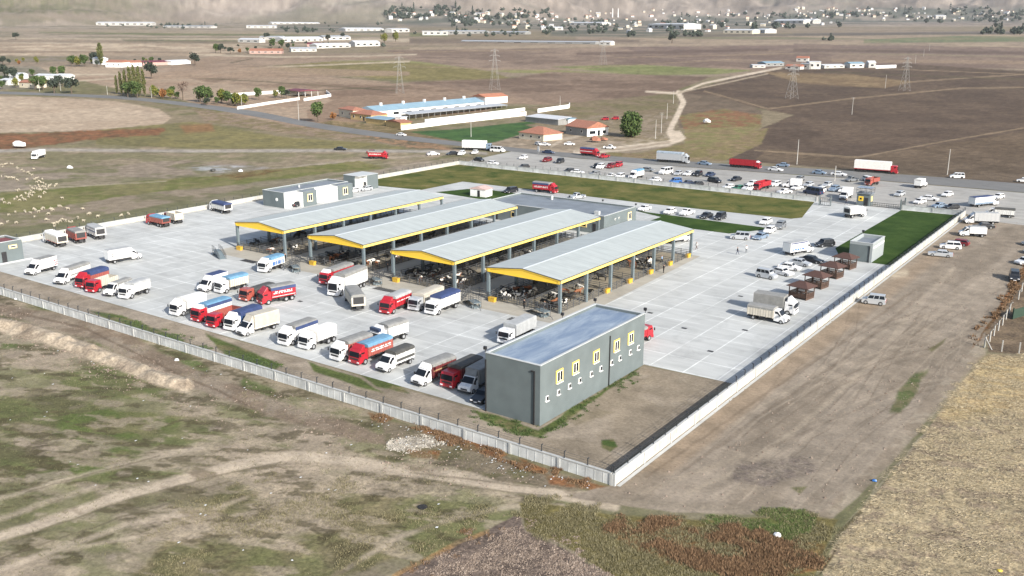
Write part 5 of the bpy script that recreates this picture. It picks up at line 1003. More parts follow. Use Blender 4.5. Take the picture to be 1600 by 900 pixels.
car('hatch', (1196, 352.5), (1213, 345.5), 'white', 'farther white hatchback at the corner of the rear lawn', group=K)
car('saloon', (1005, 331), (1017, 327.5), 'white', 'white car alone beside the long low building', group=K)
car('hatch', (1045, 336), (1060, 331), 'white', 'white car left of the double-cab pickup on the service lane', group=K)
car('pickup', (1070, 338.5), (1089, 333), 'white', 'white double-cab pickup on the service lane', group=K)
car('saloon', (1102, 343), (1116, 338), 'black', 'black saloon on the service lane', group=K)
car('van', (1125, 345.5), (1138, 340), 'black', 'dark van at the right end of the service lane row', group=K)
car('suv', (793, 303), (815, 299), 'black', 'black car partly hidden behind the low building left of the red truck', group=K)
car('pickup', (895, 312.5), (916, 309.5), 'silver', 'silver pickup half hidden behind the roof of the low building', group=K)
car('saloon', (478, 320.5), (463, 324), 'black', 'dark car parked below the first yellow window of the staff building', group=K)
car('hatch', (548, 302.5), (562, 300), 'white', 'white car in front of the small square building', group=K)
car('hatch', (567, 299.5), (580, 297.5), 'silver', 'silver car in front of the small square building', group=K)
# ---- outside, dirt ground on the right
K = 'cars parked on the dirt ground outside the wall'
car('van', (1345, 474.5), (1383, 479), 'silver', 'silver van with side windows alone on the dirt ground by the wall', group=K)
car('saloon', (1450, 400), (1488, 403.5), 'silver', 'silver saloon on the dirt ground nearest the wall', group=K)
car('suv', (1467, 388.5), (1503, 391.5), 'white', 'white estate car beside the dark red one', group=K)
car('hatch', (1480, 382), (1512, 386), 'darkred', 'dark red car behind the white estate car', group=K)
truck((1499, 369.5), (1541, 371.5), 'white', 'white', 'lgrey', 'white delivery van with a plain grey roof outside the wall', 'box', 2.4, 2.0, 'nose', (5.4, 6.2), group=K, ribs=False, cat='van', defl=False)
car('saloon', (1522, 357.5), (1556, 358.5), 'black', 'black saloon between the delivery van and the white truck', group=K)
truck((1508, 350), (1561, 351.5), 'white', 'silver', 'lgrey', 'white truck with a grey body at the outer wall corner', 'box', 2.9, 2.2, 'nose', (7, 8.5), group=K)
truck((1538, 338), (1577, 341), 'white', 'white', 'dark', 'white dropside truck under a dark canopy beyond the wall corner', 'stake', 2.5, 2.2, 'nose', (7, 8.4), group=K, defl=False)
truck((1561, 321), (1515, 325.5), 'white', 'white', 'navy', 'white truck with a dark blue roof stripe on the gravel beyond the wall', 'box', 2.8, 2.2, 'nose', (7.5, 9.5), group=K, stripe=(MATS['paint_bluegrey'], .0, .25))
car('van', (1577, 440.5), (1574, 424), 'black', 'dark blue-black van facing the camera on the dirt ground', group=K)
car('hatch', (1594, 415), (1614, 413.5), 'white', 'white car cut off by the right edge of the photo', group=K)
car('hatch', (1607, 398), (1628, 397), 'grey', 'grey car just beyond the right edge, upper one', group=K)
car('hatch', (1603, 385), (1624, 384), 'grey', 'grey car just beyond the right edge, farthest one', group=K)
# ---- pasture lane
truck((58.5, 249.5), (77, 243.5), 'white', 'white', 'white', 'white box truck driving on the pasture lane at the far left', 'box', 2.9, 2.2, 'over', (6, 8), group='vehicles on the lanes')
K = 'vehicles on the lanes'
car('saloon', (540, 235.5), (519, 235), 'black', 'black saloon on the lane across the pasture', group=K, low=True)
truck((605, 249), (575, 248.5), 'red', 'red', 'grey', 'small red truck on the lower pasture lane', 'stake', 3.0, 2.3, 'over', (6, 8), group=K, mark=(wh, .1, .9, .4, .7, 1), low=True)
car('saloon', (590, 240.5), (572, 240), 'darkred', 'dark car behind the small red truck on the lane', group=K, low=True)
car('saloon', (631, 213), (615, 211.5), 'white', 'white car on the asphalt road near the farm gate', group=K, low=True)
# ---- the parking strip between rear wall and road: (kind, front, rear, colour, what tells it apart)
K = 'cars parked between the rear wall and the road'
LOTC = [('saloon', (687, 242.5), (668, 243.5), 'white', 'white saloon at the junction of lane and road, left of the dark car'), ('saloon', (701, 243), (717, 241.5), 'black', 'dark car left of the lorry with the white body'),
 ('suv', (722, 243.5), (734, 238.5), 'white', 'white car under the tail of the white-bodied lorry'), ('hatch', (743, 241.5), (752, 237.5), 'white', 'white hatchback below the white-bodied lorry cab'),
 ('minibus', (786, 238.5), (764, 237), 'white', 'white minibus in front of the blue lorry cab'), ('saloon', (752, 253), (735, 250), 'black', 'black saloon near the back corner of the wall'),
 ('hatch', (776, 258.5), (763, 257.5), 'white', 'white hatchback near the back corner behind the wall'), ('hatch', (817, 249.5), (830, 246), 'white', 'white hatchback below the white roadside sign'),
 ('saloon', (863, 241), (847, 239.5), 'navy', 'dark blue saloon on the road edge left of the blue-covered truck'), ('suv', (853, 254), (870, 250), 'darkred', 'maroon car with its nose to the left'),
 ('suv', (875, 256), (889, 251), 'black', 'black car right of the maroon one'), ('hatch', (813, 264), (826, 263), 'black', 'dark car hidden to its windows by the rear wall, leftmost'),
 ('hatch', (843, 228), (835, 226.5), 'white', 'left of two white cars parked below the hip-roofed house'), ('saloon', (857, 228.5), (844, 227.5), 'white', 'right of two white cars parked below the hip-roofed house'),
 ('saloon', (897, 227.5), (883, 227), 'white', 'white car on the farm drive right of the hip-roofed house'), ('pickup', (961, 233.5), (942, 232.5), 'white', 'white pickup on the verge opposite the parking strip'),
 ('pickup', (941, 248), (953, 246), 'red', 'small red pickup with a white box behind the blue-covered truck'), ('hatch', (933, 263), (940, 260), 'black', 'dark car left of the white van among red vans'),
 ('van', (938, 265), (950, 261), 'white', 'white van left of the red vans'), ('van', (953, 264), (966, 261), 'darkred', 'dark red van in the middle of the strip'), ('van', (966, 262), (975, 259), 'red', 'bright red van right of the dark red one'),
 ('hatch', (884, 270.5), (896, 269.5), 'black', 'black hatchback against the wall left of a white saloon'), ('saloon', (910, 272.5), (896, 271.5), 'white', 'white saloon against the wall beside the black hatchback'),
 ('hatch', (924, 275), (937, 274), 'grey', 'dark grey hatchback against the rear wall'), ('saloon', (953, 279), (963, 276.5), 'white', 'small white saloon left of two white vans at the wall'),
 ('van', (967, 281), (981, 277), 'white', 'white van at the wall, left neighbour of the blue-roofed truck'), ('hatch', (1019, 269), (1008, 268), 'grey', 'grey hatchback beyond the blue-roofed truck'),
 ('hatch', (1018, 285), (1030, 284), 'white', 'white hatchback against the wall left of the blue van'), ('minibus', (1036, 273.5), (1058, 269.5), 'white', 'tall white van below the silver covered lorry'),
 ('hatch', (1060, 275), (1070, 271), 'silver', 'silver car right of the tall white van'), ('saloon', (1073, 275.5), (1087, 272.5), 'white', 'white saloon left of the boxy black car'),
 ('suv', (1091, 276.5), (1102, 272), 'black', 'boxy black off-road car'), ('saloon', (1108, 277), (1121, 273.5), 'navy', 'dark blue saloon right of the boxy black car'),
 ('suv', (1122, 287), (1103, 283.5), 'black', 'black car pointing right towards the wall'), ('van', (1049, 288), (1063, 287), 'blue', 'bright blue van against the rear wall'),
 ('saloon', (1068, 290), (1082, 289), 'navy', 'dark blue saloon against the wall right of the blue van'), ('hatch', (1084, 291.5), (1096, 290.5), 'black', 'black hatchback against the wall right of the dark blue saloon'),
 ('saloon', (1148, 284), (1165, 280), 'black', 'black saloon alone in the open middle of the strip'), ('saloon', (1108, 259), (1089, 257), 'bluegrey', 'blue-grey saloon on the road behind the silver lorry'),
 ('saloon', (1220, 268.5), (1196, 266), 'white', 'white saloon on the road right of the red dump truck'), ('saloon', (1212, 260), (1232, 261.5), 'bluegrey', 'blue-grey saloon on the far side of the road'),
 ('hatch', (1133, 296), (1147, 295), 'white', 'white hatchback against the wall left of the green one'), ('hatch', (1149, 298), (1162, 296.5), 'green', 'dark green car against the rear wall'),
 ('van', (1165, 299.5), (1180, 297), 'white', 'white van against the wall right of the green car'), ('hatch', (1174, 291), (1186, 288), 'white', 'white hatchback behind the small red truck'),
 ('saloon', (1219, 303.5), (1233, 302.5), 'white', 'white saloon against the wall right of the small red truck'), ('suv', (1207, 292.5), (1221, 290.5), 'white', 'white car left of the plain white box van'),
 ('suv', (1249, 285), (1261, 281), 'grey', 'dark grey car beyond the plain white box van'), ('saloon', (1243, 298), (1258, 294.5), 'white', 'white saloon with its bonnet behind the dark blue minibus'),
 ('hatch', (1262, 293), (1274, 290), 'silver', 'silver hatchback behind the dark blue minibus'), ('minibus', (1254, 302), (1282, 306.5), 'navy', 'dark blue minibus at the gate end of the rear wall'),
 ('van', (1282, 303), (1297, 298), 'white', 'white van right of the dark blue minibus'), ('hatch', (1292, 293), (1305, 289), 'silver', 'silver car behind the white van near the gate'),
 ('suv', (1303, 300.5), (1317, 296), 'bluegrey', 'blue-grey car near the left gate post'), ('hatch', (1318, 302), (1328, 298), 'white', 'white hatchback between the blue-grey car and the guard hut'),
 ('saloon', (1289, 273.5), (1268, 271.5), 'bluegrey', 'blue-grey saloon driving on the road above the gate'), ('saloon', (1320, 276), (1294, 273.5), 'white', 'white saloon driving on the road left of the red and white lorry'),
 ('suv', (1359, 285.5), (1339, 280), 'white', 'white estate car standing above the guard hut'), ('pickup', (1326, 285), (1339, 283.5), 'grey', 'dark pickup left of the white estate car'),
 ('hatch', (1405, 308), (1415, 305), 'silver', 'small silver car beyond the long sliding gate'), ('saloon', (1464, 315), (1436, 312), 'white', 'white saloon on the gravel right of the gate'),
 ('hatch', (1435, 320), (1449, 317), 'white', 'white hatchback below the white saloon right of the gate'), ('hatch', (1479, 308.5), (1491, 305.5), 'white', 'white hatchback alone on the gravel right of the open-backed van'),
 ('hatch', (1559, 312), (1572, 309), 'white', 'white hatchback above the truck with the dark blue roof stripe'), ('saloon', (1461, 326), (1476, 325), 'bluegrey', 'blue-grey car half hidden by the short wall'),
 ('hatch', (1482, 328), (1496, 327), 'black', 'dark car at the end of the short wall'), ('van', (1484, 278.5), (1508, 279.5), 'white', 'white van driving left on the road'), ('hatch', (1588, 284.5), (1610, 286), 'white', 'white car on the road at the right edge of the photo')]
for k_, f_, r_, c_, l_ in LOTC: car(k_, f_, r_, c_, l_, group=K, low=True)
K = 'trucks around the road and parking strip'
truck((767, 236), (722, 234.5), 'bluegrey', 'white', 'white', 'lorry with a blue cab and a long plain white body at the junction', 'tarp', 3.9, 2.5, 'over', (12, 15), axles=4, group=K, low=True, defl=False)
truck((932, 245.5), (906, 243), 'red', 'red', 'navy', 'red truck with a bright blue cover at the roadside', 'stake', 3.2, 2.4, 'over', (7, 9), group=K, low=True, stripe=(wh, .4, .5))
truck((990, 281), (1008, 276.5), 'white', 'white', 'blue', 'white truck with a light blue roof against the rear wall', 'stake', 2.9, 2.2, 'nose', (5.5, 7), group=K, low=True)
truck((1074, 256.5), (1027, 253), 'silver', 'silver', 'silver', 'large silver covered lorry on the road', 'stake', 4.0, 2.5, 'over', (12, 15), axles=4, group=K, low=True)
truck((1186, 265), (1139, 261), 'red', 'red', None, 'red open dump lorry on the road', 'open', 2.8, 2.5, 'over', (11, 14), axles=4, group=K, low=True, gcol='white')
truck((1186, 298.5), (1206, 293.5), 'red', 'red', None, 'small red open truck against the rear wall', 'open', 2.5, 2.2, 'over', (5.5, 7.5), group=K, low=True, defl=False)
truck((1222, 293), (1242, 294.5), 'white', 'white', 'white', 'plain white box van among the cars near the gate', 'box', 2.8, 2.2, 'nose', (5.5, 7), group=K, low=True, ribs=False)
truck((1401, 273), (1340, 268.5), 'red', 'red', 'white', 'long lorry with a red cab and chassis and a white tarpaulin on the road', 'tarp', 4.0, 2.5, 'over', (14, 17), axles=4, group=K, low=True, defl=False)
truck((1322, 313.5), (1336, 306), 'white', 'white', 'white', 'white van-fronted truck facing the camera left of the guard hut', 'box', 2.9, 2.2, 'nose', (5.5, 7), group=K, ribs=False)
truck((1449, 291), (1436, 295.5), 'white', 'white', 'white', 'white van with an open dark rear on the gravel by the road', 'box', 2.7, 2.1, 'nose', (5.2, 6.5), group=K, rearopen=True, low=True, ribs=False)
truck((1360, 291), (1374, 288), 'orange', 'orange', None, 'faded red open truck right of the white estate car', 'open', 2.3, 2.1, 'over', (4.8, 6), group=K, low=True, defl=False)
# ================================================================ farm and village buildings
HM = {'white': M_white, 'cream': mat('cream_wall', (.55, .50, .40), .85, noise=.1, nscale=.5), 'grey': mat('grey_block_wall', (.24, .24, .23), .9, noise=.12, nscale=.8), 'yellow': mat('ochre_wall', (.52, .38, .18), .85, noise=.12, nscale=.6), 'pink': mat('pink_wall', (.45, .30, .26), .85, noise=.12, nscale=.6)}
HM['farwhite'] = mat('weathered_white_wall', (.50, .49, .46), .85, noise=.2, nscale=.15)
RM = {'tile': mat('clay_tile', (.32, .14, .09), .85, noise=.2, nscale=1.2), 'blue': mat('blue_sheet_roof', (.22, .33, .40), .5, noise=.1, nscale=.3), 'white': mat('white_sheet_roof', (.54, .55, .56), .5, noise=.07, nscale=.2), 'maroon': mat('maroon_roof', (.14, .03, .045), .6, noise=.1, nscale=.4), 'orange': mat('orange_roof', (.40, .17, .10), .7, noise=.15, nscale=.5), 'grey': mat('grey_sheet_roof', (.36, .38, .40), .5, noise=.1, nscale=.3)}
def house(A, B, dep, eave, ridge, wall_, roof, label, cat='house', name='house', hip=False, wins=0, door=False, mono=False, open_=False, vents=0, group=None, along=True, ov=.4, det=True):
    """A,B: pixels of the near long wall at the ground (left, right); dep: depth away from the camera"""
    a = at(*A); b = at(*B); d = Vector((b.x-a.x, b.y-a.y, 0)); L = d.length; ang = math.atan2(d.y, d.x)
    e = empty(name, (a.x, a.y, min(a.z, b.z)), ang, label, cat, group); W = dep
    if open_:
        m = MB(); k = 0
        while k <= L+.01: m.box(k-.12, k+.12, 0, .24, 0, eave); m.box(k-.12, k+.12, W-.24, W, 0, eave); k += max(3, L/round(max(1, L/5)))
        m.box(0, L, W-.2, W, 0, eave*.9).build('posts', HM[wall_], e)
    else: MB().box(0, L, 0, W, -.5, eave).build('wall', HM[wall_], e)
    m = MB(); t = .18
    if hip:
        i = W/2
        m.add([(-ov, -ov, eave), (L+ov, -ov, eave), (L+ov, W+ov, eave), (-ov, W+ov, eave), (i, W/2, ridge), (max(L-i, i+.1), W/2, ridge), (-ov, -ov, eave-t), (L+ov, -ov, eave-t), (L+ov, W+ov, eave-t), (-ov, W+ov, eave-t)],
              [(0, 1, 5, 4), (1, 2, 5), (2, 3, 4, 5), (3, 0, 4), (6, 7, 1, 0), (7, 8, 2, 1), (8, 9, 3, 2), (9, 6, 0, 3), (9, 8, 7, 6)])
    elif mono: m.prismx([(-ov, eave), (W+ov, ridge), (W+ov, ridge+t), (-ov, eave+t)], -ov, L+ov)
    elif along: m.prismx([(-ov, eave), (W/2, ridge), (W+ov, eave), (W+ov, eave-t), (-ov, eave-t)], -ov, L+ov)
    else: m.prism([(-ov, eave), (L/2, ridge), (L+ov, eave), (L+ov, eave-t), (-ov, eave-t)], -ov, W+ov)
    rf = m.build('roof', RM[roof], e)
    for k in range(vents):
        x = L*(k+.6)/(vents+.2); MB().box(x-.6, x+.6, W/2-.6, W/2+.6, ridge-.3, ridge+1.3).build('roof_vent', M_white, rf)
    for k in range(wins):
        x = L*(k+.5)/wins; hw = .6 if det else max(.8, L/wins*.22); f = MB().box(x-hw, x+hw, -.06, -.003, eave*.35, eave*.72).build('window', M_frame, e); MB().box(x-hw+.12, x+hw-.12, -.1, -.063, eave*.35+.12, eave*.72-.12).build('pane', M_glass, f)
    if door: MB().box(L*.62, L*.62+1.1, -.07, -.004, 0, 2.1).build('door', M_dark, e)
    if wins >= 2 and det:   # side windows
        for y in (W*.3, W*.7): f = MB().box(-.06, -.003, y-.5, y+.5, eave*.35, eave*.7).build('window', M_frame, e); MB().box(-.1, -.063, y-.38, y+.38, eave*.35+.1, eave*.7-.1).build('pane', M_glass, f)
    return e
def yard_wall(P, label, h=1.8, m=M_white, t=.2, name='boundary_wall'):
    mb = MB(); P = [at(*p) for p in P]; o = P[0]
    for a, b in zip(P[:-1], P[1:]):
        d = (b-a); d.z = 0; n = Vector((-d.y, d.x, 0)).normalized()*t; a_, b_ = a-o, b-o
        vs = [a_-n, b_-n, b_+n, a_+n]; mb.add([tuple(v-Vector((0, 0, .5))) for v in vs]+[tuple(v+Vector((0, 0, h))) for v in vs], [(0, 3, 2, 1), (4, 5, 6, 7), (0, 1, 5, 4), (1, 2, 6, 5), (2, 3, 7, 6), (3, 0, 4, 7)])
    return tag(mb.build(name, m, loc=tuple(o)), label, 'wall')
# farm opposite the road
house((588, 186), (756, 166), 14, 4.2, 6.4, 'white', 'blue', 'very long white barn with a pale blue roof and small ridge vents across the road', 'barn', 'barn', wins=9, vents=5, det=False)
house((758, 163), (793, 160), 12, 4.4, 6.0, 'white', 'orange', 'orange-roofed block joined to the far end of the long blue barn', 'barn', 'barn')
house((640, 187), (792, 168), 6, 2.6, 3.4, 'grey', 'grey', 'long open feeding shed in front of the blue-roofed barn', 'shed', 'open_shed', mono=True, open_=True)
house((548, 186), (580, 190), 11, 3.4, 5.2, 'yellow', 'tile', 'ochre farmhouse with a red tiled roof at the left end of the blue barn', wins=3, door=True, hip=True)
house((530, 182), (552, 186), 8, 4.6, 6.0, 'cream', 'tile', 'narrow cream farmhouse with a tiled roof left of the ochre one', wins=2, hip=True)
house((572, 192), (602, 196), 8, 2.6, 3.2, 'yellow', 'blue', 'low ochre outbuilding with a faded blue roof beside the farm gate', mono=True)
house((603, 197), (626, 201), 6, 3.0, 3.8, 'yellow', 'tile', 'small ochre gate shelter with a dark open front', along=False, ov=.6); p = at(614, 199.5)
house((626, 196), (636, 194), 3, 4.0, 4.1, 'white', 'white', 'white gate pillar block at the start of the farm wall', 'gatehouse')
yard_wall([(627, 203.5), (700, 194), (822, 180.5)], 'long white farm wall along the bright green crop field', 2.2)
yard_wall([(664, 192), (740, 183), (820, 173)], 'inner white farm wall parallel to the crop field wall', 1.8)
house((811, 216.5), (849, 221), 12, 3.0, 5.6, 'cream', 'tile', 'cream bungalow with a hipped red tile roof and a solar panel by the road', wins=3, hip=True)
house((884, 209), (917, 213.5), 13, 3.8, 6.4, 'grey', 'tile', 'grey and white house with a red tiled gable roof next to the round tree', wins=2)
h_ = C.collection.objects[-1]
while h_.parent: h_ = h_.parent
_L = (at(917, 213.5)-at(884, 209)).length; _g = MB(); _g.prismx([(0, 0), (13, 0), (13, 3.7), (6.5, 6.1), (0, 3.7)], _L+.003, _L+.12); _f = _g.build('white_gable_wall', M_white, h_)
for y0_, y1_, z0_, z1_ in ((1.5, 5.0, 1.0, 2.4), (6.4, 7.8, .1, 2.5), (9.5, 11.5, 1.0, 2.3)): MB().box(_L+.123, _L+.2, y0_, y1_, z0_, z1_).build('window', M_glass, h_)
house((821, 190), (872, 196), 9, 2.8, 3.6, 'grey', 'white', 'long low shed with a white sheet roof behind the bungalow', 'shed', 'shed', mono=True)
house((872, 193), (888, 195), 5, 2.6, 3.0, 'white', 'blue', 'small bright blue-roofed lean-to beside the white-roofed shed', 'shed', 'shed', mono=True)
yard_wall([(840, 176), (889, 169), (890, 166)], 'white wall behind the white-roofed shed', 2.2)
for i, (x, y, c) in enumerate([(939, 188, 'red'), (955, 187, 'red')]): car('van', (x, y), (x+9, y+.2), c, ['left', 'right'][i]+' of two red farm vehicles behind the tiled house', group='red farm vehicles', low=True)
p = at(960, 190)
# maroon canopy yard
house((467, 152), (497, 150), 16, 4.0, 4.8, 'white', 'maroon', 'open canopy with a flat maroon roof in the walled field yard', 'canopy', 'canopy', open_=True, along=False, ov=1.0)
yard_wall([(371, 171), (420, 163), (468, 156)], 'white wall along the drive to the maroon canopy', 1.6); yard_wall([(475, 158), (517, 151), (510, 145)], 'white wall right of the maroon canopy', 1.8)
yard_wall([(358, 151), (400, 148), (470, 144)], 'white wall behind the garden trees', 2.0)
# left farm groups
house((165, 105), (190, 105.5), 14, 5, 7, 'white', 'tile', 'white farmhouse with a red roof right of the tall poplar', wins=3)
house((190, 104.5), (222, 103.5), 12, 4, 6, 'white', 'tile', 'white barn with a reddish roof behind the row of poplars', 'barn', 'barn', wins=3)
house((224, 103), (268, 101), 12, 3.6, 5, 'pink', 'maroon', 'long pinkish shed with a maroon roof in the left farm', 'shed', 'shed')
house((268, 101.5), (298, 99.5), 12, 3.4, 4.8, 'white', 'white', 'white sheet-roofed shed at the right end of the left farm', 'shed', 'shed')
house((145, 100), (158, 101), 8, 6, 7.5, 'white', 'white', 'small white tower house left of the tall poplar', wins=1)
house((30, 136.5), (54, 138), 10, 4, 5.5, 'cream', 'tile', 'cream house among dark trees beside the left road bend', wins=2); house((0, 132), (13, 133), 10, 3.6, 4.8, 'white', 'white', 'white shed cut by the left edge of the photo', 'shed', 'shed')
house((55, 124), (86, 125), 10, 3.4, 4.6, 'white', 'white', 'long white shed left of the brown field', 'shed', 'shed'); house((88, 126), (105, 126.5), 9, 4, 5.5, 'white', 'white', 'white block right of the long white shed', 'shed', 'shed'); house((14, 123), (32, 123.5), 9, 3.6, 5, 'white', 'white', 'small white shed by the road bend', 'shed', 'shed')
# second farm row further out
for a, b, dp, ev, rg, w_, r_, l_ in [((372, 66), (405, 67), 14, 5, 7.5, 'white', 'white', 'white barn at the left end of the distant farm row'), ((405, 62), (440, 62.5), 16, 5, 7, 'white', 'grey', 'grey-roofed white barn in the distant farm row'),
        ((442, 66), (505, 64), 22, 6, 9, 'white', 'white', 'long white hall in the distant farm row'), ((506, 63), (548, 62), 20, 6, 8.5, 'white', 'grey', 'pale hall with a grey roof in the distant farm row'),
        ((390, 84), (440, 84), 16, 4, 6.5, 'pink', 'tile', 'long red-tiled farm building in front of the white halls'), ((455, 81), (495, 80.5), 16, 4, 6, 'white', 'grey', 'white shed with a pale grey roof right of the red-tiled one'),
        ((495, 76), (548, 74), 16, 5, 7.5, 'white', 'white', 'white sheet-roofed barn right of the dark red shed'), ((555, 73), (594, 72), 18, 6, 9, 'white', 'white', 'white arched barn before the pair of round trees'),
        ((480, 73), (500, 73), 10, 4, 6, 'pink', 'maroon', 'dark red shed between two white barns'), ((425, 38), (500, 37), 20, 5, 8, 'white', 'white', 'thin white factory far beyond the farm row'),
        ((150, 39), (238, 40), 40, 8, 11, 'white', 'white', 'big white factory at the foot of the left hill'), ((255, 43), (330, 44), 25, 5, 7, 'white', 'grey', 'low white factory right of the big one'),
        ((385, 44), (432, 44), 25, 6, 8, 'white', 'white', 'white hall beyond the distant farm row'), ((540, 49), (600, 48), 30, 6, 9, 'white', 'white', 'white industrial hall left of the greenhouses'),
        ((612, 51), (640, 50), 20, 8, 10, 'white', 'white', 'tall white block left of the greenhouses'), ((660, 55), (700, 55), 30, 8, 9, 'white', 'white', 'stepped white factory block'), ((700, 54), (765, 52), 30, 7, 9, 'grey', 'grey', 'long grey-white greenhouse hall'),
        ((765, 53), (820, 54), 30, 5, 7, 'grey', 'grey', 'second grey-white greenhouse hall'), ((720, 65), (930, 69.5), 20, 3.5, 5, 'grey', 'grey', 'very long low poultry house on the open plain'), ((936, 70.5), (954, 71), 14, 5, 7, 'white', 'white', 'white end block of the long poultry house'),
        ((846, 47), (880, 47), 20, 6, 9, 'white', 'white', 'white shed before the village'), ((1012, 44), (1068, 46), 60, 14, 17, 'white', 'white', 'largest white factory hall in the village'), ((1130, 52), (1175, 53), 40, 8, 11, 'cream', 'white', 'cream row of halls right of the village'),
        ((1178, 51), (1195, 52), 30, 8, 11, 'white', 'white', 'white hall at the end of the cream row'), ((1208, 36), (1255, 37), 50, 12, 18, 'white', 'white', 'white depot in the open plain at right'), ((1255, 36), (1270, 37), 30, 14, 19, 'white', 'white', 'white silo block right of the depot'),
        ((890, 39), (940, 40), 50, 9, 12, 'white', 'white', 'broad white hall in the village centre'), ((1462, 29), (1478, 29.5), 40, 14, 18, 'white', 'white', 'white block in the far right town'),
        ((1196, 104), (1225, 103), 12, 3.5, 5, 'grey', 'blue', 'blue-grey roofed shed at the left end of the farm on the plain'), ((1176, 106), (1196, 106), 10, 2.6, 3.4, 'white', 'white', 'low white shed at the tip of the farm on the plain'),
        ((1227, 108), (1250, 109), 10, 3.2, 5, 'white', 'tile', 'white house with a red roof at the front of the farm on the plain'), ((1244, 96), (1262, 96.5), 9, 4, 6, 'white', 'tile', 'upper red-roofed house of the farm on the plain'),
        ((1251, 108), (1264, 108.5), 9, 5.5, 6, 'grey', 'grey', 'grey block of the farm on the plain'), ((1264, 108), (1282, 108), 9, 7, 7.6, 'white', 'white', 'tall white block of the farm on the plain'),
        ((1288, 107), (1320, 106), 12, 2.8, 4, 'white', 'white', 'white sheds right of the tall block'), ((1328, 106.5), (1350, 106), 9, 4.5, 6, 'white', 'blue', 'white barn with a bright blue stripe on the plain'), ((1357, 106), (1368, 106), 8, 5, 7, 'white', 'white', 'small white barn before the long white wall')]:
    house(a, b, dp, ev, rg, 'farwhite' if w_ == 'white' else w_, r_, l_, 'building', 'farm_building', det=False, wins=min(8, max(1, int((b[0]-a[0])/9))))
yard_wall([(1368, 107), (1400, 106)], 'low white wall at the right end of the farm on the plain', 3)
# village houses: shared meshes, one object each
vh = []
for k, (w_, r_) in enumerate([('white', 'tile'), ('white', 'white'), ('cream', 'tile'), ('cream', 'grey'), ('white', 'orange'), ('cream', 'white'), ('white', 'grey')]):
    a, b = 7+k*.6, 5+(k % 3)
    vh.append((MB().box(-a, a, -b, b, -3, 6+(k % 3)*2.5).mesh('wall', HM[w_] if w_ != 'white' else mat('far_white', (.58, .57, .55), .8)), MB().prismx([(-b-.5, 6+(k % 3)*2.5), (0, 9+(k % 3)*2.5), (b+.5, 6+(k % 3)*2.5)], -a-.5, a+.5).mesh('roof', RM[r_])))
VR = [((610, 700), (19, 33), 20, 'hillside village left of centre'), ((700, 800), (20, 38), 26, 'hillside village left of centre'), ((800, 960), (18, 46), 44, 'village at the middle of the far plain'), ((960, 1150), (16, 52), 52, 'village at the middle of the far plain'), ((1150, 1300), (18, 42), 22, 'scattered houses of the far plain'), ((1240, 1400), (12, 30), 44, 'town on the low hill at upper right'), ((1380, 1600), (14, 33), 34, 'town on the low hill at upper right')]
rv = random.Random(5)
for (xa, xb), (ya, yb), n, nm in VR:
    for k in range(n):
        px = rv.uniform(xa, xb); py = rv.uniform(ya, yb); p = at(px, py); w, r = rv.choice(vh); s = rv.uniform(.5, 1.0)
        if p.length > 9000: continue
        e = empty('village_house', p, rv.uniform(0, 3.1), 'small pale far-off house in the '+nm, 'house', 'houses of the '+nm); e.scale = (s, s, s*rv.uniform(.8, 1.1)); link('wall', w, e); link('roof', r, e)
for px in (957, 965.5):
    p = at(px, 27); o = MB().cyl((0, 0, -2), (0, 0, 34), 2.6, 2.0, 10).cyl((0, 0, 34), (0, 0, 40), 2.3, .2, 10).build('minaret', M_white, loc=p); tag(o, ('left' if px < 960 else 'right')+' of two slim white towers in the far village', 'tower')
# ================================================================ trees
def leaf_mat(name, c1, c2):
    m = bpy.data.materials.new(name); m.use_nodes = True; t = m.node_tree; b = t.nodes['Principled BSDF']; b.inputs['Roughness'].default_value = .8; b.inputs['Specular IOR Level'].default_value = .2
    g = nd(t, 'ShaderNodeNewGeometry'); r = nd(t, 'ShaderNodeValToRGB'); r.color_ramp.elements[0].color = (*c1, 1); r.color_ramp.elements[1].color = (*c2, 1); t.links.new(g.outputs['Random Per Island'], r.inputs[0]); t.links.new(r.outputs[0], b.inputs['Base Color']); return m
LM = {'green': leaf_mat('leaf_green', (.035, .065, .02), (.10, .14, .045)), 'dark': leaf_mat('leaf_dark', (.025, .035, .03), (.06, .075, .05)), 'poplar': leaf_mat('leaf_poplar', (.06, .08, .025), (.17, .17, .06)), 'yellow': leaf_mat('leaf_yellow', (.07, .10, .02), (.22, .20, .04)), 'rust': leaf_mat('leaf_rust', (.16, .06, .02), (.34, .17, .06)), 'bare': leaf_mat('twigs', (.09, .06, .045), (.20, .14, .11)), 'far': leaf_mat('leaf_far', (.045, .06, .05), (.10, .12, .09))}
M_bark = mat('bark', (.10, .075, .055), .9)
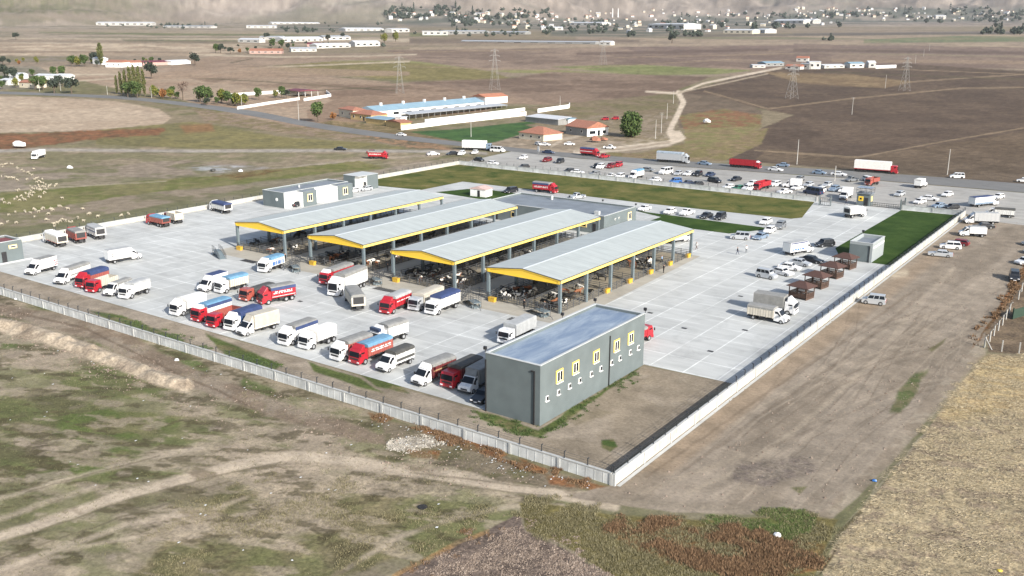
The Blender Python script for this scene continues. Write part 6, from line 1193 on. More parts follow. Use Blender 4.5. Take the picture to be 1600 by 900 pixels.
def crown_me(rx, rz, zc, n, ls, lm, seed, shape='ball', blobs=7):
    r = random.Random(seed); m = MB(); B = []
    for k in range(blobs):
        if shape == 'ball': a = r.uniform(0, 6.28); d = rx*.55*math.sqrt(r.random()); B.append((math.cos(a)*d, math.sin(a)*d, zc+rz*r.uniform(-.5, .55), r.uniform(.38, .62)*rx))
        else: z = zc-rz+2*rz*(k+.5)/blobs; t = 1-abs((z-zc)/rz)**2.2; B.append((r.uniform(-.15, .15)*rx, r.uniform(-.15, .15)*rx, z, rx*(.35+.6*t)))
    for k in range(n):
        bx, by, bz_, br = r.choice(B); v = Vector((r.gauss(0, 1), r.gauss(0, 1), r.gauss(0, 1))).normalized()*br*(r.uniform(.55, 1.06))
        if shape != 'ball': v.z *= rz/blobs*2.2/br
        c = Vector((bx, by, bz_))+v; s = ls*r.uniform(.6, 1.3); a = Vector((r.gauss(0, 1), r.gauss(0, 1), r.gauss(0, 1))).normalized(); b = a.orthogonal().normalized(); c2 = a.cross(b)
        m.quad(c-b*s-c2*s*.7, c+b*s-c2*s*.5, c+b*s*.8+c2*s*.7, c-b*s*.6+c2*s*.6)
    return m.mesh('crown', LM[lm])
def trunk_me(h, r0, n=5, seed=1):
    r = random.Random(seed); m = MB().cyl((0, 0, -.5), (0, 0, h), r0, r0*.6, 8)
    for k in range(n): a = r.uniform(0, 6.28); z = h*r.uniform(.6, 1); m.cyl((0, 0, z), (math.cos(a)*h*.4, math.sin(a)*h*.4, z+h*r.uniform(.35, .6)), r0*.4, r0*.12, 5)
    return m.mesh('trunk', M_bark)
TP = {'round': (crown_me(3.2, 2.8, 4.6, 700, .34, 'green', 1), trunk_me(3.4, .28)), 'round_b': (crown_me(3.0, 2.6, 4.2, 600, .36, 'dark', 2), trunk_me(3.0, .28)), 'gold': (crown_me(2.8, 2.2, 3.4, 600, .3, 'yellow', 3), trunk_me(2.6, .22)),
      'poplar': (crown_me(1.35, 7.0, 8.6, 900, .30, 'poplar', 4, 'col', 12), trunk_me(8, .22, 0)), 'tallpoplar': (crown_me(3.2, 9.5, 11.5, 1400, .5, 'poplar', 5, 'col', 12), trunk_me(9, .35, 0)), 'bare': (crown_me(2.4, 2.4, 4.6, 260, .16, 'bare', 6), trunk_me(4, .2, 9)),
      'rust': (crown_me(2.2, 1.6, 2.4, 400, .28, 'rust', 7), trunk_me(1.8, .15)), 'far': (crown_me(5.2, 4.2, 5.0, 110, 1.5, 'far', 8), trunk_me(4, .4, 0)), 'farpop': (crown_me(2.2, 8, 9, 90, 1.1, 'far', 9, 'col', 8), trunk_me(6, .4, 0))}
def tree(kind, px, py, s, label, group='trees of the farms', cat='tree', sz=1.0, name=None):
    if group == 'trees of the farms' and py > 60 and kind not in ('willow', 'tallpoplar'): s *= 1.22
    p = at(px, py); e = empty(name or ('poplar_tree' if 'pop' in kind else 'tree'), p, random.uniform(0, 6.28), label, cat, group); e.scale = (s, s, s*sz)
    c, t = TP[kind]; link('crown', c, e); link('trunk', t, e); return e
TP['willow'] = (crown_me(6.4, 5.0, 5.6, 5200, .42, 'green', 11, blobs=16), trunk_me(4, .5)); tree('willow', 985, 214, 1.0, 'big round green tree right of the tiled house')
for k, (x, y, s) in enumerate([(183, 147, .78), (190, 148, .95), (197, 149, 1.05), (205, 150, 1.2), (212, 150, 1.25), (219, 150, 1.22), (226, 150, 1.1)]): tree('poplar', x, y, s, ['leftmost', 'second', 'third', 'fourth', 'fifth', 'sixth', 'rightmost'][k]+' of the row of slim poplars by the road', 'row of poplars by the road')
tree('tallpoplar', 158, 101, 1.0, 'single tall broad poplar among the white farm buildings')
for x, y, s, k_, l_ in [(147, 99, 1.5, 'round_b', 'dark tree left of the tall poplar'), (237, 123, 1.75, 'round_b', 'round dark tree behind the poplars'), (305, 102, 1.6, 'round_b', 'round dark tree at the right end of the left farm'), (85, 146, 1.35, 'round_b', 'dark bushy tree on the road edge, left one'), (112, 146, 1.45, 'round_b', 'dark bushy tree on the road edge, right one'),
        (112, 104, 1.2, 'round', 'dark green tree at the left of the farm garden'), (122, 104, 1.35, 'gold', 'yellow-green tree left of the white farmhouse'), (133, 104, 1.3, 'round', 'green tree beside the white tower house'), (152, 104, .8, 'round_b', 'dark shrub before the white tower house'),
        (5, 101, 1.1, 'round_b', 'dark tree at the left edge above the road'), (30, 101, .9, 'rust', 'brown tree above the left road'), (22, 125, 1.3, 'round_b', 'grey-green tree at the left road bend'), (8, 123, 1.5, 'round_b', 'grey tree at the left edge beside the white shed'), (83, 121, 1.0, 'round', 'tree behind the long white shed, left'), (98, 122, 1.1, 'round', 'tree behind the long white shed, right'),
        (25, 137, 1.0, 'gold', 'olive tree left of the cream house'), (55, 140, 1.1, 'round', 'dark green tree right of the cream house'), (68, 141, 1.1, 'round', 'bushy tree left of the dark roadside trees'), (92, 132, .9, 'round_b', 'small tree below the white block'),
        (200, 152, 1.1, 'round', 'low green tree under the poplars'), (215, 153, 1.2, 'round', 'bushy green tree under the middle poplars'), (240, 152, 1.1, 'gold', 'yellowing tree right of the poplars'), (255, 154, 1.3, 'rust', 'red-brown bushy tree right of the poplars'), (266, 154, .9, 'gold', 'small yellow tree before the bare one'), (286, 156, 1.5, 'bare', 'bare reddish tree by the road'),
        (313, 160, 1.15, 'round', 'dark green tree at the left of the road garden'), (323, 161, 1.1, 'round', 'second dark green tree of the road garden'), (346, 161, 1.2, 'gold', 'yellow-green tree in the road garden'), (358, 163, .9, 'round', 'small round tree in the road garden'), (372, 166, 1.1, 'gold', 'yellow-green bush by the garden wall'), (382, 164, .9, 'gold', 'yellow bush at the end of the garden'), (405, 156, .85, 'round', 'small tree in the walled yard, left'), (431, 153, .7, 'gold', 'small yellow tree in the walled yard'), (440, 153, .85, 'round', 'round tree in the walled yard'), (448, 153, .7, 'round_b', 'dark small tree in the walled yard'),
        (497, 191, 1.15, 'round', 'green tree at the road left of the ochre farm'), (520, 187, .8, 'rust', 'brownish bush beside the cream farmhouse'), (345, 83, 1.5, 'round_b', 'dark tree left of the red-tiled farm row'), (337, 83, 1.3, 'round', 'green tree at the left end of the farm row'), (360, 84, 1.1, 'round_b', 'dark low tree before the farm row'), (375, 83, 1.2, 'rust', 'brown tree before the farm row'),
        (425, 75, 1.5, 'round', 'green tree behind the red-tiled building, left'), (440, 76, 1.4, 'round', 'green tree behind the red-tiled building, right'), (450, 78, 1.2, 'round_b', 'dark tree right of the red-tiled building'), (417, 62, 1.6, 'round_b', 'dark tree between the white barns'), (513, 63, 1.3, 'round_b', 'dark tree before the pale hall, left'), (535, 62, 1.6, 'round_b', 'dark tree before the pale hall, right'), (601, 67, 2.2, 'gold', 'left of two round yellow-green trees'), (618, 65, 2.3, 'gold', 'right of two round yellow-green trees'),
        (25, 62, 1.6, 'round_b', 'lone dark tree on the pale upper left fields'), (1050, 67.5, 2.1, 'round_b', 'lone dark tree in the middle of the plain'), (1178, 50, 2.6, 'far', 'lone tree left of the depot'), (1262, 44, 2.2, 'far', 'lone tree right of the depot'), (1311, 43, 2.6, 'far', 'lone round tree on the right plain'),
        (1556, 43, 2.4, 'far', 'small far tree above the dark copse')]:
    tree(k_, x, y, s if k_ != 'far' else s*.7, l_)
TREG = [((1282, 1305), (62, 65), 6, 'trees of the copse on the right plain', .7, .4), ((1520, 1600), (51, 54.5), 16, 'trees of the dark copse at far right', 1.4, .15), ((600, 720), (12, 30), 130, 'trees of the hillside village left of centre', 1.3, .25), ((700, 860), (16, 44), 140, 'village trees in the middle distance', 1.3, .1), ((800, 960), (26, 54), 100, 'village trees in the middle distance', 1.0, .0),
        ((960, 1100), (32, 58), 100, 'village trees in the middle distance', 1.0, .05), ((1040, 1240), (22, 46), 90, 'village trees right of centre', 1.4, .1), ((1240, 1600), (12, 37), 160, 'trees of the far right town', 1.6, .1), ((440, 600), (37, 52), 60, 'trees beyond the distant farm row', .8, .0), ((240, 340), (38, 46), 10, 'trees beside the left factories', .8, .1), ((372, 600), (66, 85), 26, 'trees among the distant farm row', .42, .0), ((150, 330), (36, 45), 16, 'trees beside the left factories', .7, .1), ((640, 860), (48, 58), 40, 'trees around the greenhouses', .8, .1)]
for (xa, xb), (ya, yb), n, nm in [((0, 110), (118, 140), 16, 'roadside farm at the left edge'), ((108, 150), (98, 104), 8, 'garden left of the tall poplar'), ((196, 300), (96, 100), 6, 'back of the left farm sheds'), ((236, 280), (148, 155), 8, 'thicket right of the slim poplars'), ((308, 386), (154, 166), 14, 'roadside garden before the walled yard'), ((336, 470), (72, 84), 12, 'red-tiled farm row'), ((0, 60), (96, 104), 6, 'road bend at the upper left')]:
    for k in range(n): tree(rv.choice(['round', 'round_b', 'round', 'gold', 'round_b']), rv.uniform(xa, xb), rv.uniform(ya, yb), rv.uniform(.5, .95), 'small bushy tree filling the '+nm, 'bushy trees: '+nm)
cand_ = []
for (xa, xb), (ya, yb), n, nm, s, pp in TREG:
    for k in range(n):
        x, y = rv.uniform(xa, xb), rv.uniform(ya, yb); p = at(x, y)
        if p.length > 9000: continue
        if n > 20 and fbm(np.array(x/30), np.array(y/8), 2, 4) < .40: continue
        cand_.append((s*rv.uniform(.7, 1.3)/p.length, 'farpop' if rv.random() < pp else 'far', x, y, nm, p))
cand_.sort(key=lambda c: -c[0]); wood = MB()
for q_, (sc_, kd, x, y, nm, p) in enumerate(cand_):
    s = sc_*p.length
    if q_ < 190: tree(kd, x, y, s, 'dark far-off tree, one of the '+nm, nm)
    else:
        me = TP[kd][0]; a_ = rv.uniform(0, 6.28); ca_, sa_ = math.cos(a_)*s, math.sin(a_)*s; st = 2
        for f in list(me.polygons)[::st]: wood.add([((v.x*ca_-v.y*sa_)*1.3+p.x, (v.x*sa_+v.y*ca_)*1.3+p.y, v.z*s+p.z) for v in (me.vertices[i].co for i in f.vertices)], [(0, 1, 2, 3)])
me = bpy.data.meshes.new('woodland'); me.from_pydata(wood.v, [], wood.f); me.materials.append(LM['far']); tag(link('woodland', me), 'far-off belts of dark trees through the villages below the hills', 'woodland', kind='stuff')
# ================================================================ poles and pylons
M_pole = mat('concrete_pole', (.42, .41, .38), .85); M_lat = mat('galvanised_lattice', (.26, .26, .25), .7)
def pole(px, py, h, label, tee=False):
    p = at(px, py); e = empty('utility_pole', p, .5, label, 'pole', 'utility poles'); MB().cyl((0, 0, -.5), (0, 0, h), .16, .09, 8).build('mast', M_pole, e)
    if tee: m = MB(); m.box(-1.1, 1.1, -.06, .06, h-.2, h-.08).box(-.9, .9, -.06, .06, h-.9, h-.8).build('crossarm', M_lat, e); [MB().cyl((x, 0, h-.08), (x, 0, h+.2), .06, n=6).build('insulator', M_iron, e) for x in (-1, 0, 1)]
for x, y, h, l_, t_ in [(1480, 273, 8.6, 'leaning pale pole at the edge of the dark field by the road, right', False), (1245, 257, 9, 'thin pale pole at the edge of the dark field above the red dump truck', False), (1331, 179, 9.5, 'pole with a crossarm in the middle of the ploughed field', True), (1383, 138, 10, 'pale pole in front of the farm on the plain', False), (1430, 99, 9, 'first small pole beyond the farm on the plain', False), (1443, 88, 9, 'second small pole beyond the farm on the plain', False), (1452, 79, 9, 'third small pole beyond the farm on the plain', False),
        (1024, 217, 8.5, 'pole nearest to the big round tree', False), (1033, 208, 9.5, 'pole with lamp head by the track junction', True), (1042, 186, 8.5, 'pole beside the pale dirt track', False), (1052, 162, 8, 'pole farther up the pale dirt track', False), (875, 169, 7, 'dark pole behind the white-roofed shed', False), (736, 214, 8.5, 'pole at the corner of the green crop field', False),
        (467, 188, 11, 'pale pole at the roadside before the walled field yard', False), (168, 148, 6, 'roadside pole left of the poplars', False), (237, 153, 7, 'roadside pole right of the poplars', False), (309, 159, 6, 'roadside pole by the garden', False), (378, 167, 6.5, 'roadside pole at the garden wall', False), (62, 143, 7.5, 'roadside pole between the dark trees at left', False), (95, 142, 6, 'roadside pole right of the cream house', False), (1304, 283, 5, 'thin pole in the parking strip above the gate', False)]: pole(x, y, h, l_, t_)
def pylon(px, py, h, w, label):
    p = at(px, py); m = MB(); n = 7
    def c(t): return w/2*(1-t)**1.15+.35
    L4 = [(-1, -1), (1, -1), (1, 1), (-1, 1)]
    for i in range(n):
        t0, t1 = i/n, (i+1)/n; z0, z1 = h*t0, h*t1; a0, a1 = c(t0), c(t1)
        for k in range(4):
            s, s2 = L4[k], L4[(k+1) % 4]; m.cyl((s[0]*a0, s[1]*a0, z0), (s[0]*a1, s[1]*a1, z1), .07, n=4); m.cyl((s[0]*a0, s[1]*a0, z0), (s2[0]*a1, s2[1]*a1, z1), .03, n=4); m.cyl((s2[0]*a0, s2[1]*a0, z0), (s[0]*a1, s[1]*a1, z1), .03, n=4)
    for z, r in ((h*.72, 4.2), (h*.84, 3.5), (h*.96, 2.8)):
        for s in (-1, 1): m.cyl((0, 0, z), (s*r, 0, z-.1), .09, n=4).cyl((0, 0, z+1.2), (s*r, 0, z-.1), .06, n=4).cyl((s*r, 0, z-1.2), (s*r, 0, z-.1), .07, n=4)
    o = m.build('power_pylon', M_lat, loc=p, rz=.9); tag(o, label, 'pylon', 'lattice power pylons')
for x, y, h, w, l_ in [(1237, 154, 22, 5.5, 'lattice pylon in the ploughed field left of the crossarm pole'), (773, 141, 29, 6, 'tall lattice pylon behind the orange-roofed barn'), (625, 146, 25, 4.5, 'lattice pylon behind the long blue-roofed barn'), (942, 101, 25, 6, 'lattice pylon near the pale green strip'), (1413, 142, 24, 5, 'lattice pylon at the edge of the straw-coloured field')]: pylon(x, y, h, w, l_)
# concrete fence posts at the right edge
cp = MB().box(-.08, .08, -.08, .08, -.3, 1.75).prism([(-.08, 1.75), (.08, 1.75), (.4, 2.1), (.32, 2.16)], -.08, .08).mesh('fence_post', M_pole); cp2 = MB().box(-.08, .08, -.08, .08, -.3, 1.8).mesh('fence_post', M_pole)
FN = ['first', 'second', 'third', 'fourth', 'fifth', 'sixth', 'seventh', 'eighth', 'ninth']
for k, (x, y) in enumerate([(1538, 543), (1546, 534), (1552.5, 525), (1559.5, 516.5), (1566, 508), (1571.5, 499), (1577, 490), (1591, 468), (1596, 456)]):
    p = at(x, y); tag(link('fence_post', cp, None, p, -.4), FN[k]+' bent-tipped concrete fence post up from the corner strut', 'fence post', 'concrete fence posts at the right edge')
for k, (x, y) in enumerate([(1565, 549.5), (1592, 553), (1622, 557)]): p = at(x, y); tag(link('fence_post', cp2, None, p), FN[k]+' straight concrete post right of the corner strut', 'fence post', 'concrete fence posts at the right edge')
a = at(1538, 543); b = at(1550, 547); MB().cyl((0, 0, 1.6), (b.x-a.x, b.y-a.y, 0), .08, n=6).build('fence_strut', M_pole, loc=a); tag(C.collection.objects[-1], 'slanting concrete strut propping the corner fence post', 'fence strut')
a = at(1582, 499); MB().box(0, 4.4, -.04, .04, .05, 1.7).box(-.1, .1, -.1, .1, 0, 2.0).build('field_gate', mat('dark_green_mesh', (.02, .045, .03), .7), loc=a, rz=1.2); tag(C.collection.objects[-1], 'dark green mesh gate leaf between the concrete fence posts', 'gate')
# ================================================================ animals and people
def skin_mesh(name, verts, edges, radii, mats_fn, sub=1):
    me = bpy.data.meshes.new(name); me.from_pydata(verts, edges, []); o = bpy.data.objects.new(name, me); C.collection.objects.link(o)
    sk_ = o.modifiers.new('s', 'SKIN'); sk_.use_smooth_shade = True
    for i, r in enumerate(radii): me.skin_vertices[0].data[i].radius = (r, r) if not isinstance(r, tuple) else r
    me.skin_vertices[0].data[0].use_root = True
    ss = o.modifiers.new('u', 'SUBSURF'); ss.levels = sub
    dg = bpy.context.evaluated_depsgraph_get(); r = bpy.data.meshes.new_from_object(o.evaluated_get(dg)); bpy.data.objects.remove(o); r.name = name
    mats_fn(r); return r
def quad_animal(name, L, hb, rb, leg, headl, mfn, neckup=.35, graze=False):
    V = [(0, 0, hb), (-L*.45, 0, hb+.02), (L*.42, 0, hb+.01)]; E = [(0, 1), (0, 2)]; Rr = [rb, rb*.86, rb*.8]
    hx = L*.42
    nk = [(hx+L*.18, 0, hb+(neckup if not graze else -.12)), (hx+L*.32, 0, hb+(neckup+.05 if not graze else -hb*.55)), (hx+L*.32+headl, 0, hb+(neckup-.12 if not graze else -hb*.78))]
    V += nk; E += [(2, 3), (3, 4), (4, 5)]; Rr += [rb*.5, rb*.38, rb*.22]
    for s in (-1, 1):
        for x, b in ((-L*.42, 1), (L*.36, 2)):
            n = len(V); kx = x+(-.06 if b == 1 else .03); V += [(x, s*rb*.55, hb-rb*.7), (kx, s*rb*.58, leg*.45), (x, s*rb*.58, .0)]; E += [(b, n), (n, n+1), (n+1, n+2)]; Rr += [rb*.36, rb*.17, rb*.13]
    n = len(V); V += [(-L*.56, 0, hb-.05), (-L*.6, 0, hb*.55)]; E += [(1, n), (n, n+1)]; Rr += [rb*.12, rb*.08]
    return skin_mesh(name, V, E, Rr, mfn)
def coat(cols, sc, thr=.5, seed=0):
    def f(me):
        for m in cols: me.materials.append(m)
        if len(cols) > 1:
            for p in me.polygons:
                c = p.center; n = float(fbm(np.array(c.x*sc+seed*7+c.y), np.array(c.z*sc+3.3+seed), 2, seed)); p.material_index = 1 if n > thr else 0
    return f
Mk = mat('black_hide', (.012, .012, .012), .6); Mw = mat('white_hide', (.62, .60, .55), .7); Mb = mat('brown_hide', (.20, .075, .03), .7); Mwool = mat('wool', (.36, .32, .245), .95, noise=.15, nscale=5); Mface = mat('sheep_face', (.30, .25, .19), .8)
cows = [quad_animal('cow', 1.6, 1.0, .36, .7, .34, coat([Mk], 1)), quad_animal('cow', 1.6, 1.0, .36, .7, .34, coat([Mk, Mw], 1.9, .52, 3)), quad_animal('cow', 1.55, .98, .35, .7, .34, coat([Mb], 1), graze=False), quad_animal('cow', 1.6, 1.0, .36, .7, .34, coat([Mw, Mk], 1.7, .56, 5), .1), quad_animal('cow', 1.5, .95, .34, .7, .34, coat([Mb, Mw], 2.0, .55, 8), .15)]
cn = ['black cow', 'black cow with white patches', 'brown cow', 'white cow with black patches', 'brown cow with white patches']
shp = [quad_animal('sheep', .8, .58, .25, .35, .16, coat([Mwool], 1), .12), quad_animal('sheep', .8, .55, .25, .35, .16, coat([Mwool], 1), .1, graze=True)]
def band(me, cols):   # materials by height: shoes/trousers, shirt, skin, hair
    for m in cols: me.materials.append(m)
    for p in me.polygons:
        z = p.center.z; y = abs(p.center.y); p.material_index = 0 if z < .92 else (1 if z < 1.42 and not (z < .98 and y > .2) else (2 if z < 1.66 else 3))
def person_mesh(trous, shirt, walk=0.0):
    w = walk
    V = [(0, 0, .95), (0, 0, 1.2), (0, 0, 1.42), (0, 0, 1.5), (.01, 0, 1.6), (0, 0, 1.72)]; E = [(0, 1), (1, 2), (2, 3), (3, 4), (4, 5)]; Rr = [.15, .14, .15, .06, .10, .085]
    for s in (-1, 1):
        n = len(V); V += [(0, s*.1, .86), (.05+w*s*.16, s*.1, .48), (w*s*.3-.02, s*.1, .07), (w*s*.3+.16, s*.11, .04)]; E += [(0, n), (n, n+1), (n+1, n+2), (n+2, n+3)]; Rr += [.10, .07, .05, .04]
        n = len(V); V += [(0, s*.2, 1.4), (-w*s*.12, s*.25, 1.13), (.06-w*s*.2, s*.25, .88), (.08-w*s*.22, s*.25, .80)]; E += [(2, n), (n, n+1), (n+1, n+2), (n+2, n+3)]; Rr += [.065, .05, .036, .04]
    return skin_mesh('person', V, E, Rr, lambda me: band(me, [trous, shirt, mat('skin', (.42, .25, .17), .6), mat('hair', (.02, .015, .012), .7)]))
Cl = {k: mat('cloth_'+k, c, .85) for k, c in {'black': (.012, .012, .014), 'navy': (.02, .03, .07), 'white': (.6, .6, .58), 'grey': (.12, .13, .14), 'brown': (.10, .06, .04), 'lblue': (.2, .3, .45)}.items()}
ppl = {('black', 'black', 0): None, ('navy', 'black', 1): None, ('grey', 'white', 0): None, ('black', 'lblue', 1): None, ('brown', 'white', 1): None}
for k in ppl: ppl[k] = person_mesh(Cl[k[0]], Cl[k[1]], k[2])
for x, y, rz, k, l_ in [(1152, 398, 0.3, ('navy', 'black', 1), 'person in dark clothes striding across the yard right of the fourth shed'), (1166, 395, 2.2, ('grey', 'white', 0), 'person in a white top beside the striding person'), (1088, 390, 1.0, ('brown', 'white', 1), 'person walking past the far right corner of the fourth shed'), (1037, 426.5, 4.0, ('black', 'black', 0), 'person in black outside the right-hand rails of the fourth shed'),
        (1011, 415, 1.2, ('black', 'black', 0), 'left person in black standing inside the fourth shed pens'), (1016, 414.5, 5.2, ('grey', 'white', 0), 'person in a pale shirt standing inside the fourth shed pens'), (1034, 411.5, 3, ('black', 'lblue', 1), 'person in a blue top by the rails near the person in black'), (446, 408.5, 2, ('black', 'black', 0), 'person in black behind the truck with blue side panels'),
        (819, 482.5, 4.4, ('black', 'black', 0), 'person in black at the front rails of the fourth shed'), (851, 485, 4.0, ('brown', 'white', 1), 'person in a white top near the front right column of the fourth shed'), (606, 424.5, 1, ('black', 'black', 0), 'person in black by the front left column of the third shed'), (1282, 319, 4, ('grey', 'white', 0), 'person in white at the left gate post'), (1206, 320, 4, ('navy', 'black', 1), 'person walking behind the small white box van') if 0 else (1322, 320, 3, ('navy', 'black', 1), 'person standing left of the guard hut')]:
    p = at(x, y); tag(link('person', ppl[k], None, (p.x, p.y, .05), rz), l_, 'person')
rc = random.Random(11)
dens = [[9, 3, 0, 0, 0, 0], [26, 10, 5, 2, 0, 0], [30, 12, 6, 9, 3, 0], [36, 7, 2, 1, 7, 1]]
for i in range(4):
    for b_ in range(6):
        for k in range(dens[i][b_]):
            left = rc.random() < (.62 if b_ == 0 else .5); xx = rc.uniform(.9, SW/2-2.0) if left else rc.uniform(SW/2+2.0, SW-1.2); yy = .9+(SL-.6)/NB*(b_+rc.uniform(.02, .82))
            v = rc.choices(range(5), [(5, 1, 4, 1, 2), (8, 2, 3, 1, 2), (12, 3, 1, 1, 2), (9, 4, 2, 3, 0)][i])[0]
            s = rc.uniform(.88, 1.12); o = link('cow', cows[v], None, (SX0+SP*i+xx, SY+yy, .04), rc.choice([0, 1.57, 3.14, 4.71])+rc.uniform(-.5, .5)); o.scale = (s, s, s)
            tag(o, f'{cn[v]} in the {BAYN[b_]} bay of the {ORD[i]} from the left', 'cow', 'cattle penned in the sheds')
SHP = [(30, 298), (26, 300), (48, 300), (58, 286), (62, 284), (66, 281), (40, 304), (33, 307), (28, 310), (36, 311), (44, 309), (24, 313), (30, 314), (40, 314), (50, 307), (46, 303), (62, 309), (8, 258), (3, 259), (12, 257), (16, 257), (20, 258), (5, 262), (26, 263), (29, 265), (34, 267), (37, 269), (43, 271), (47, 273), (50, 275), (53, 265), (56, 280), (60, 279), (41, 282), (44, 281), (54, 282), (64, 287), (68, 288), (72, 290), (60, 291), (55, 293), (50, 295), (58, 296), (63, 294), (66, 293), (70, 294), (72, 297), (75, 293), (48, 293), (52, 297), (62, 298), (64, 299), (78, 292), (86, 292), (88, 290), (80, 290),
       (10, 278), (14, 279), (19, 279), (22, 280), (2, 277), (26, 283), (5, 313), (8, 318), (14, 319), (2, 314), (44, 306), (47, 305), (52, 303), (70, 302), (67, 304), (63, 310), (97, 311), (92, 325), (95, 324), (84, 330), (80, 327), (82, 329), (56, 331), (61, 332), (65, 329), (68, 327), (54, 329), (48, 334), (24, 333), (14, 338), (12, 348), (39, 333), (26, 350), (54, 340), (75, 336), (107, 328), (130, 328), (138, 336), (140, 335), (153, 340), (190, 338), (200, 336), (122, 343), (130, 347), (112, 348), (94, 347), (98, 345), (102, 347), (108, 349), (73, 345), (90, 350), (84, 352), (86, 355), (3, 352)]
for x, y in SHP:
    p = at(x+rc.uniform(-1, 1), y+rc.uniform(-.4, .4)); s = rc.uniform(.78, 1.0); k = rc.random() < .5
    o = link('sheep', shp[k], None, (p.x, p.y, 0), rc.uniform(0, 6.28)); o.scale = (s, s, s)
    w = 'near the far left wall of the yard' if y > 322 else ('in the dense bunch crossing the pasture' if 280 < y < 316 else 'in the string trailing in from the upper left')
    tag(o, ('grazing ' if k else 'standing ')+'cream sheep '+w, 'sheep', 'flock of sheep '+w)
# ================================================================ small growth, straw and litter on the near ground
def in_poly(px, py, P): return sdf(np.array([px], float), np.array([py], float), P)[0] < 0
def ground_z(x, y): return float(terr(x, y))
def scatter(name, poly, n, fn, m, label, cat, cond=None, seed=1, edge=9.0):
    r = np.random.default_rng(seed); P = np.array(poly, float); W = np.array([tuple(at(*p)[:2]) for p in P]); mb = MB(); k = 0; t = 0
    x0, y0 = W.min(0); x1, y1 = W.max(0)
    cand = r.uniform((x0, y0), (x1, y1), (n*6, 2)); jx = (fbm(cand[:, 0]/1.6, cand[:, 1]/1.6, 3, 77)-.5)*edge; jy = (fbm(cand[:, 0]/1.6+9, cand[:, 1]/1.6, 3, 78)-.5)*edge; ins = sdf(cand[:, 0]+jx, cand[:, 1]+jy, [tuple(w) for w in W]) < 0; cand = cand[ins]
    px, py = topix(cand[:, 0], cand[:, 1], np.zeros(len(cand))); vis = (px > -60) & (px < 1660) & (py < 930)
    if cond is not None: vis &= cond(cand[:, 0], cand[:, 1])
    cand = cand[vis][:n]; rr = random.Random(seed)
    for x, y in cand: fn(mb, x, y, rr)
    me = bpy.data.meshes.new(name); me.from_pydata(mb.v, [], mb.f); me.materials.append(m); o = link(name, me)
    return tag(o, label, cat, kind='stuff')
def straw(mb, x, y, r):
    for _ in range(2):
        a = r.uniform(0, 6.28) if r.random() < .5 else R_(SROW)+r.uniform(-.5, .5); L = r.uniform(.12, .36); w = r.uniform(.025, .055); z = r.uniform(.02, .06); dx, dy = math.cos(a)*L, math.sin(a)*L; x2 = x+r.uniform(-.4, .4); y2 = y+r.uniform(-.4, .4)
        mb.quad((x2-dx, y2-dy, z), (x2-dx+dy*w*2, y2-dy-dx*w*2, z), (x2+dx+dy*w, y2+dy-dx*w, z+r.uniform(.02, .09)), (x2+dx, y2+dy, z+.04))
def tuft(h0, h1, n, sp):
    def f(mb, x, y, r):
        h = r.uniform(h0, h1)
        for _ in range(n):
            a = r.uniform(0, 6.28); b = r.uniform(0, 6.28); bx, by = x+r.uniform(-sp, sp), y+r.uniform(-sp, sp); w = h*.16; ln = h*r.uniform(.3, .8)
            mb.add([(bx-math.cos(a)*w, by-math.sin(a)*w, -.02), (bx+math.cos(a)*w, by+math.sin(a)*w, -.02), (bx+math.cos(b)*ln, by+math.sin(b)*ln, h*r.uniform(.6, 1.1))], [(0, 1, 2)])
    return f
def clod(s0, s1):
    def f(mb, x, y, r):
        s = r.uniform(s0, s1)*(1 if r.random() < .9 else 1.7); n = 5; a0 = r.uniform(0, 6.28)
        b = [(x+math.cos(a0+6.28*i/n)*s*r.uniform(.7, 1.2), y+math.sin(a0+6.28*i/n)*s*r.uniform(.7, 1.2), -.03) for i in range(n)]; t = (x+r.uniform(-.3, .3)*s, y+r.uniform(-.3, .3)*s, s*r.uniform(.5, .9))
        mb.add(b+[t], [(i, (i+1) % n, n) for i in range(n)])
    return f
def blade_mat(name, c1, c2):
    m = leaf_mat(name, c1, c2); return m
M_straw = blade_mat('straw', (.30, .25, .16), (.54, .46, .32)); M_dry = blade_mat('dry_grass', (.11, .10, .05), (.28, .25, .15)); M_rust = blade_mat('rust_weed', (.11, .07, .04), (.28, .175, .10)); M_gr = blade_mat('short_grass', (.08, .085, .04), (.18, .17, .09)); M_soil = blade_mat('soil_clod', (.12, .09, .07), (.26, .21, .17))
scatter('straw_litter', STUB, 24000, straw, M_straw, 'cut straw and stubble lying on the harvested field', 'straw', cond=lambda x, y: np.random.default_rng(4).random(len(x)) < .12+.95*sstep(.44, .60, fbm((-x*math.sin(R_(SROW))+y*math.cos(R_(SROW)))/1.1+7, (x*math.cos(R_(SROW))+y*math.sin(R_(SROW)))/14, 3, 12)*.6+fbm(x/3, y/3, 3, 13)*.4), seed=2)
scatter('dry_weeds', [(812, 785), (860, 788), (960, 805), (1100, 812), (1270, 805), (1310, 812), (1290, 850), (1270, 910), (980, 925), (960, 905), (880, 850), (825, 830)], 20000, tuft(.06, .24, 4, .25), M_dry, 'olive and straw-coloured weeds in the strip below the track', 'weeds', seed=3)
RW = [[(940, 830), (1000, 812), (1040, 805), (1040, 818), (1090, 822), (1200, 840), (1290, 850), (1280, 890), (1180, 905), (1040, 880), (1000, 860)], [(655, 660), (700, 672), (795, 708), (850, 734), (950, 758), (940, 770), (850, 744), (780, 720), (690, 690)], [(1520, 545), (1548, 510), (1580, 455), (1600, 430), (1604, 410), (1590, 430), (1560, 480), (1530, 530)], [(575, 645), (606, 650), (600, 660), (580, 656)], [(615, 900), (700, 856), (790, 815), (780, 830), (690, 872), (640, 905)]]
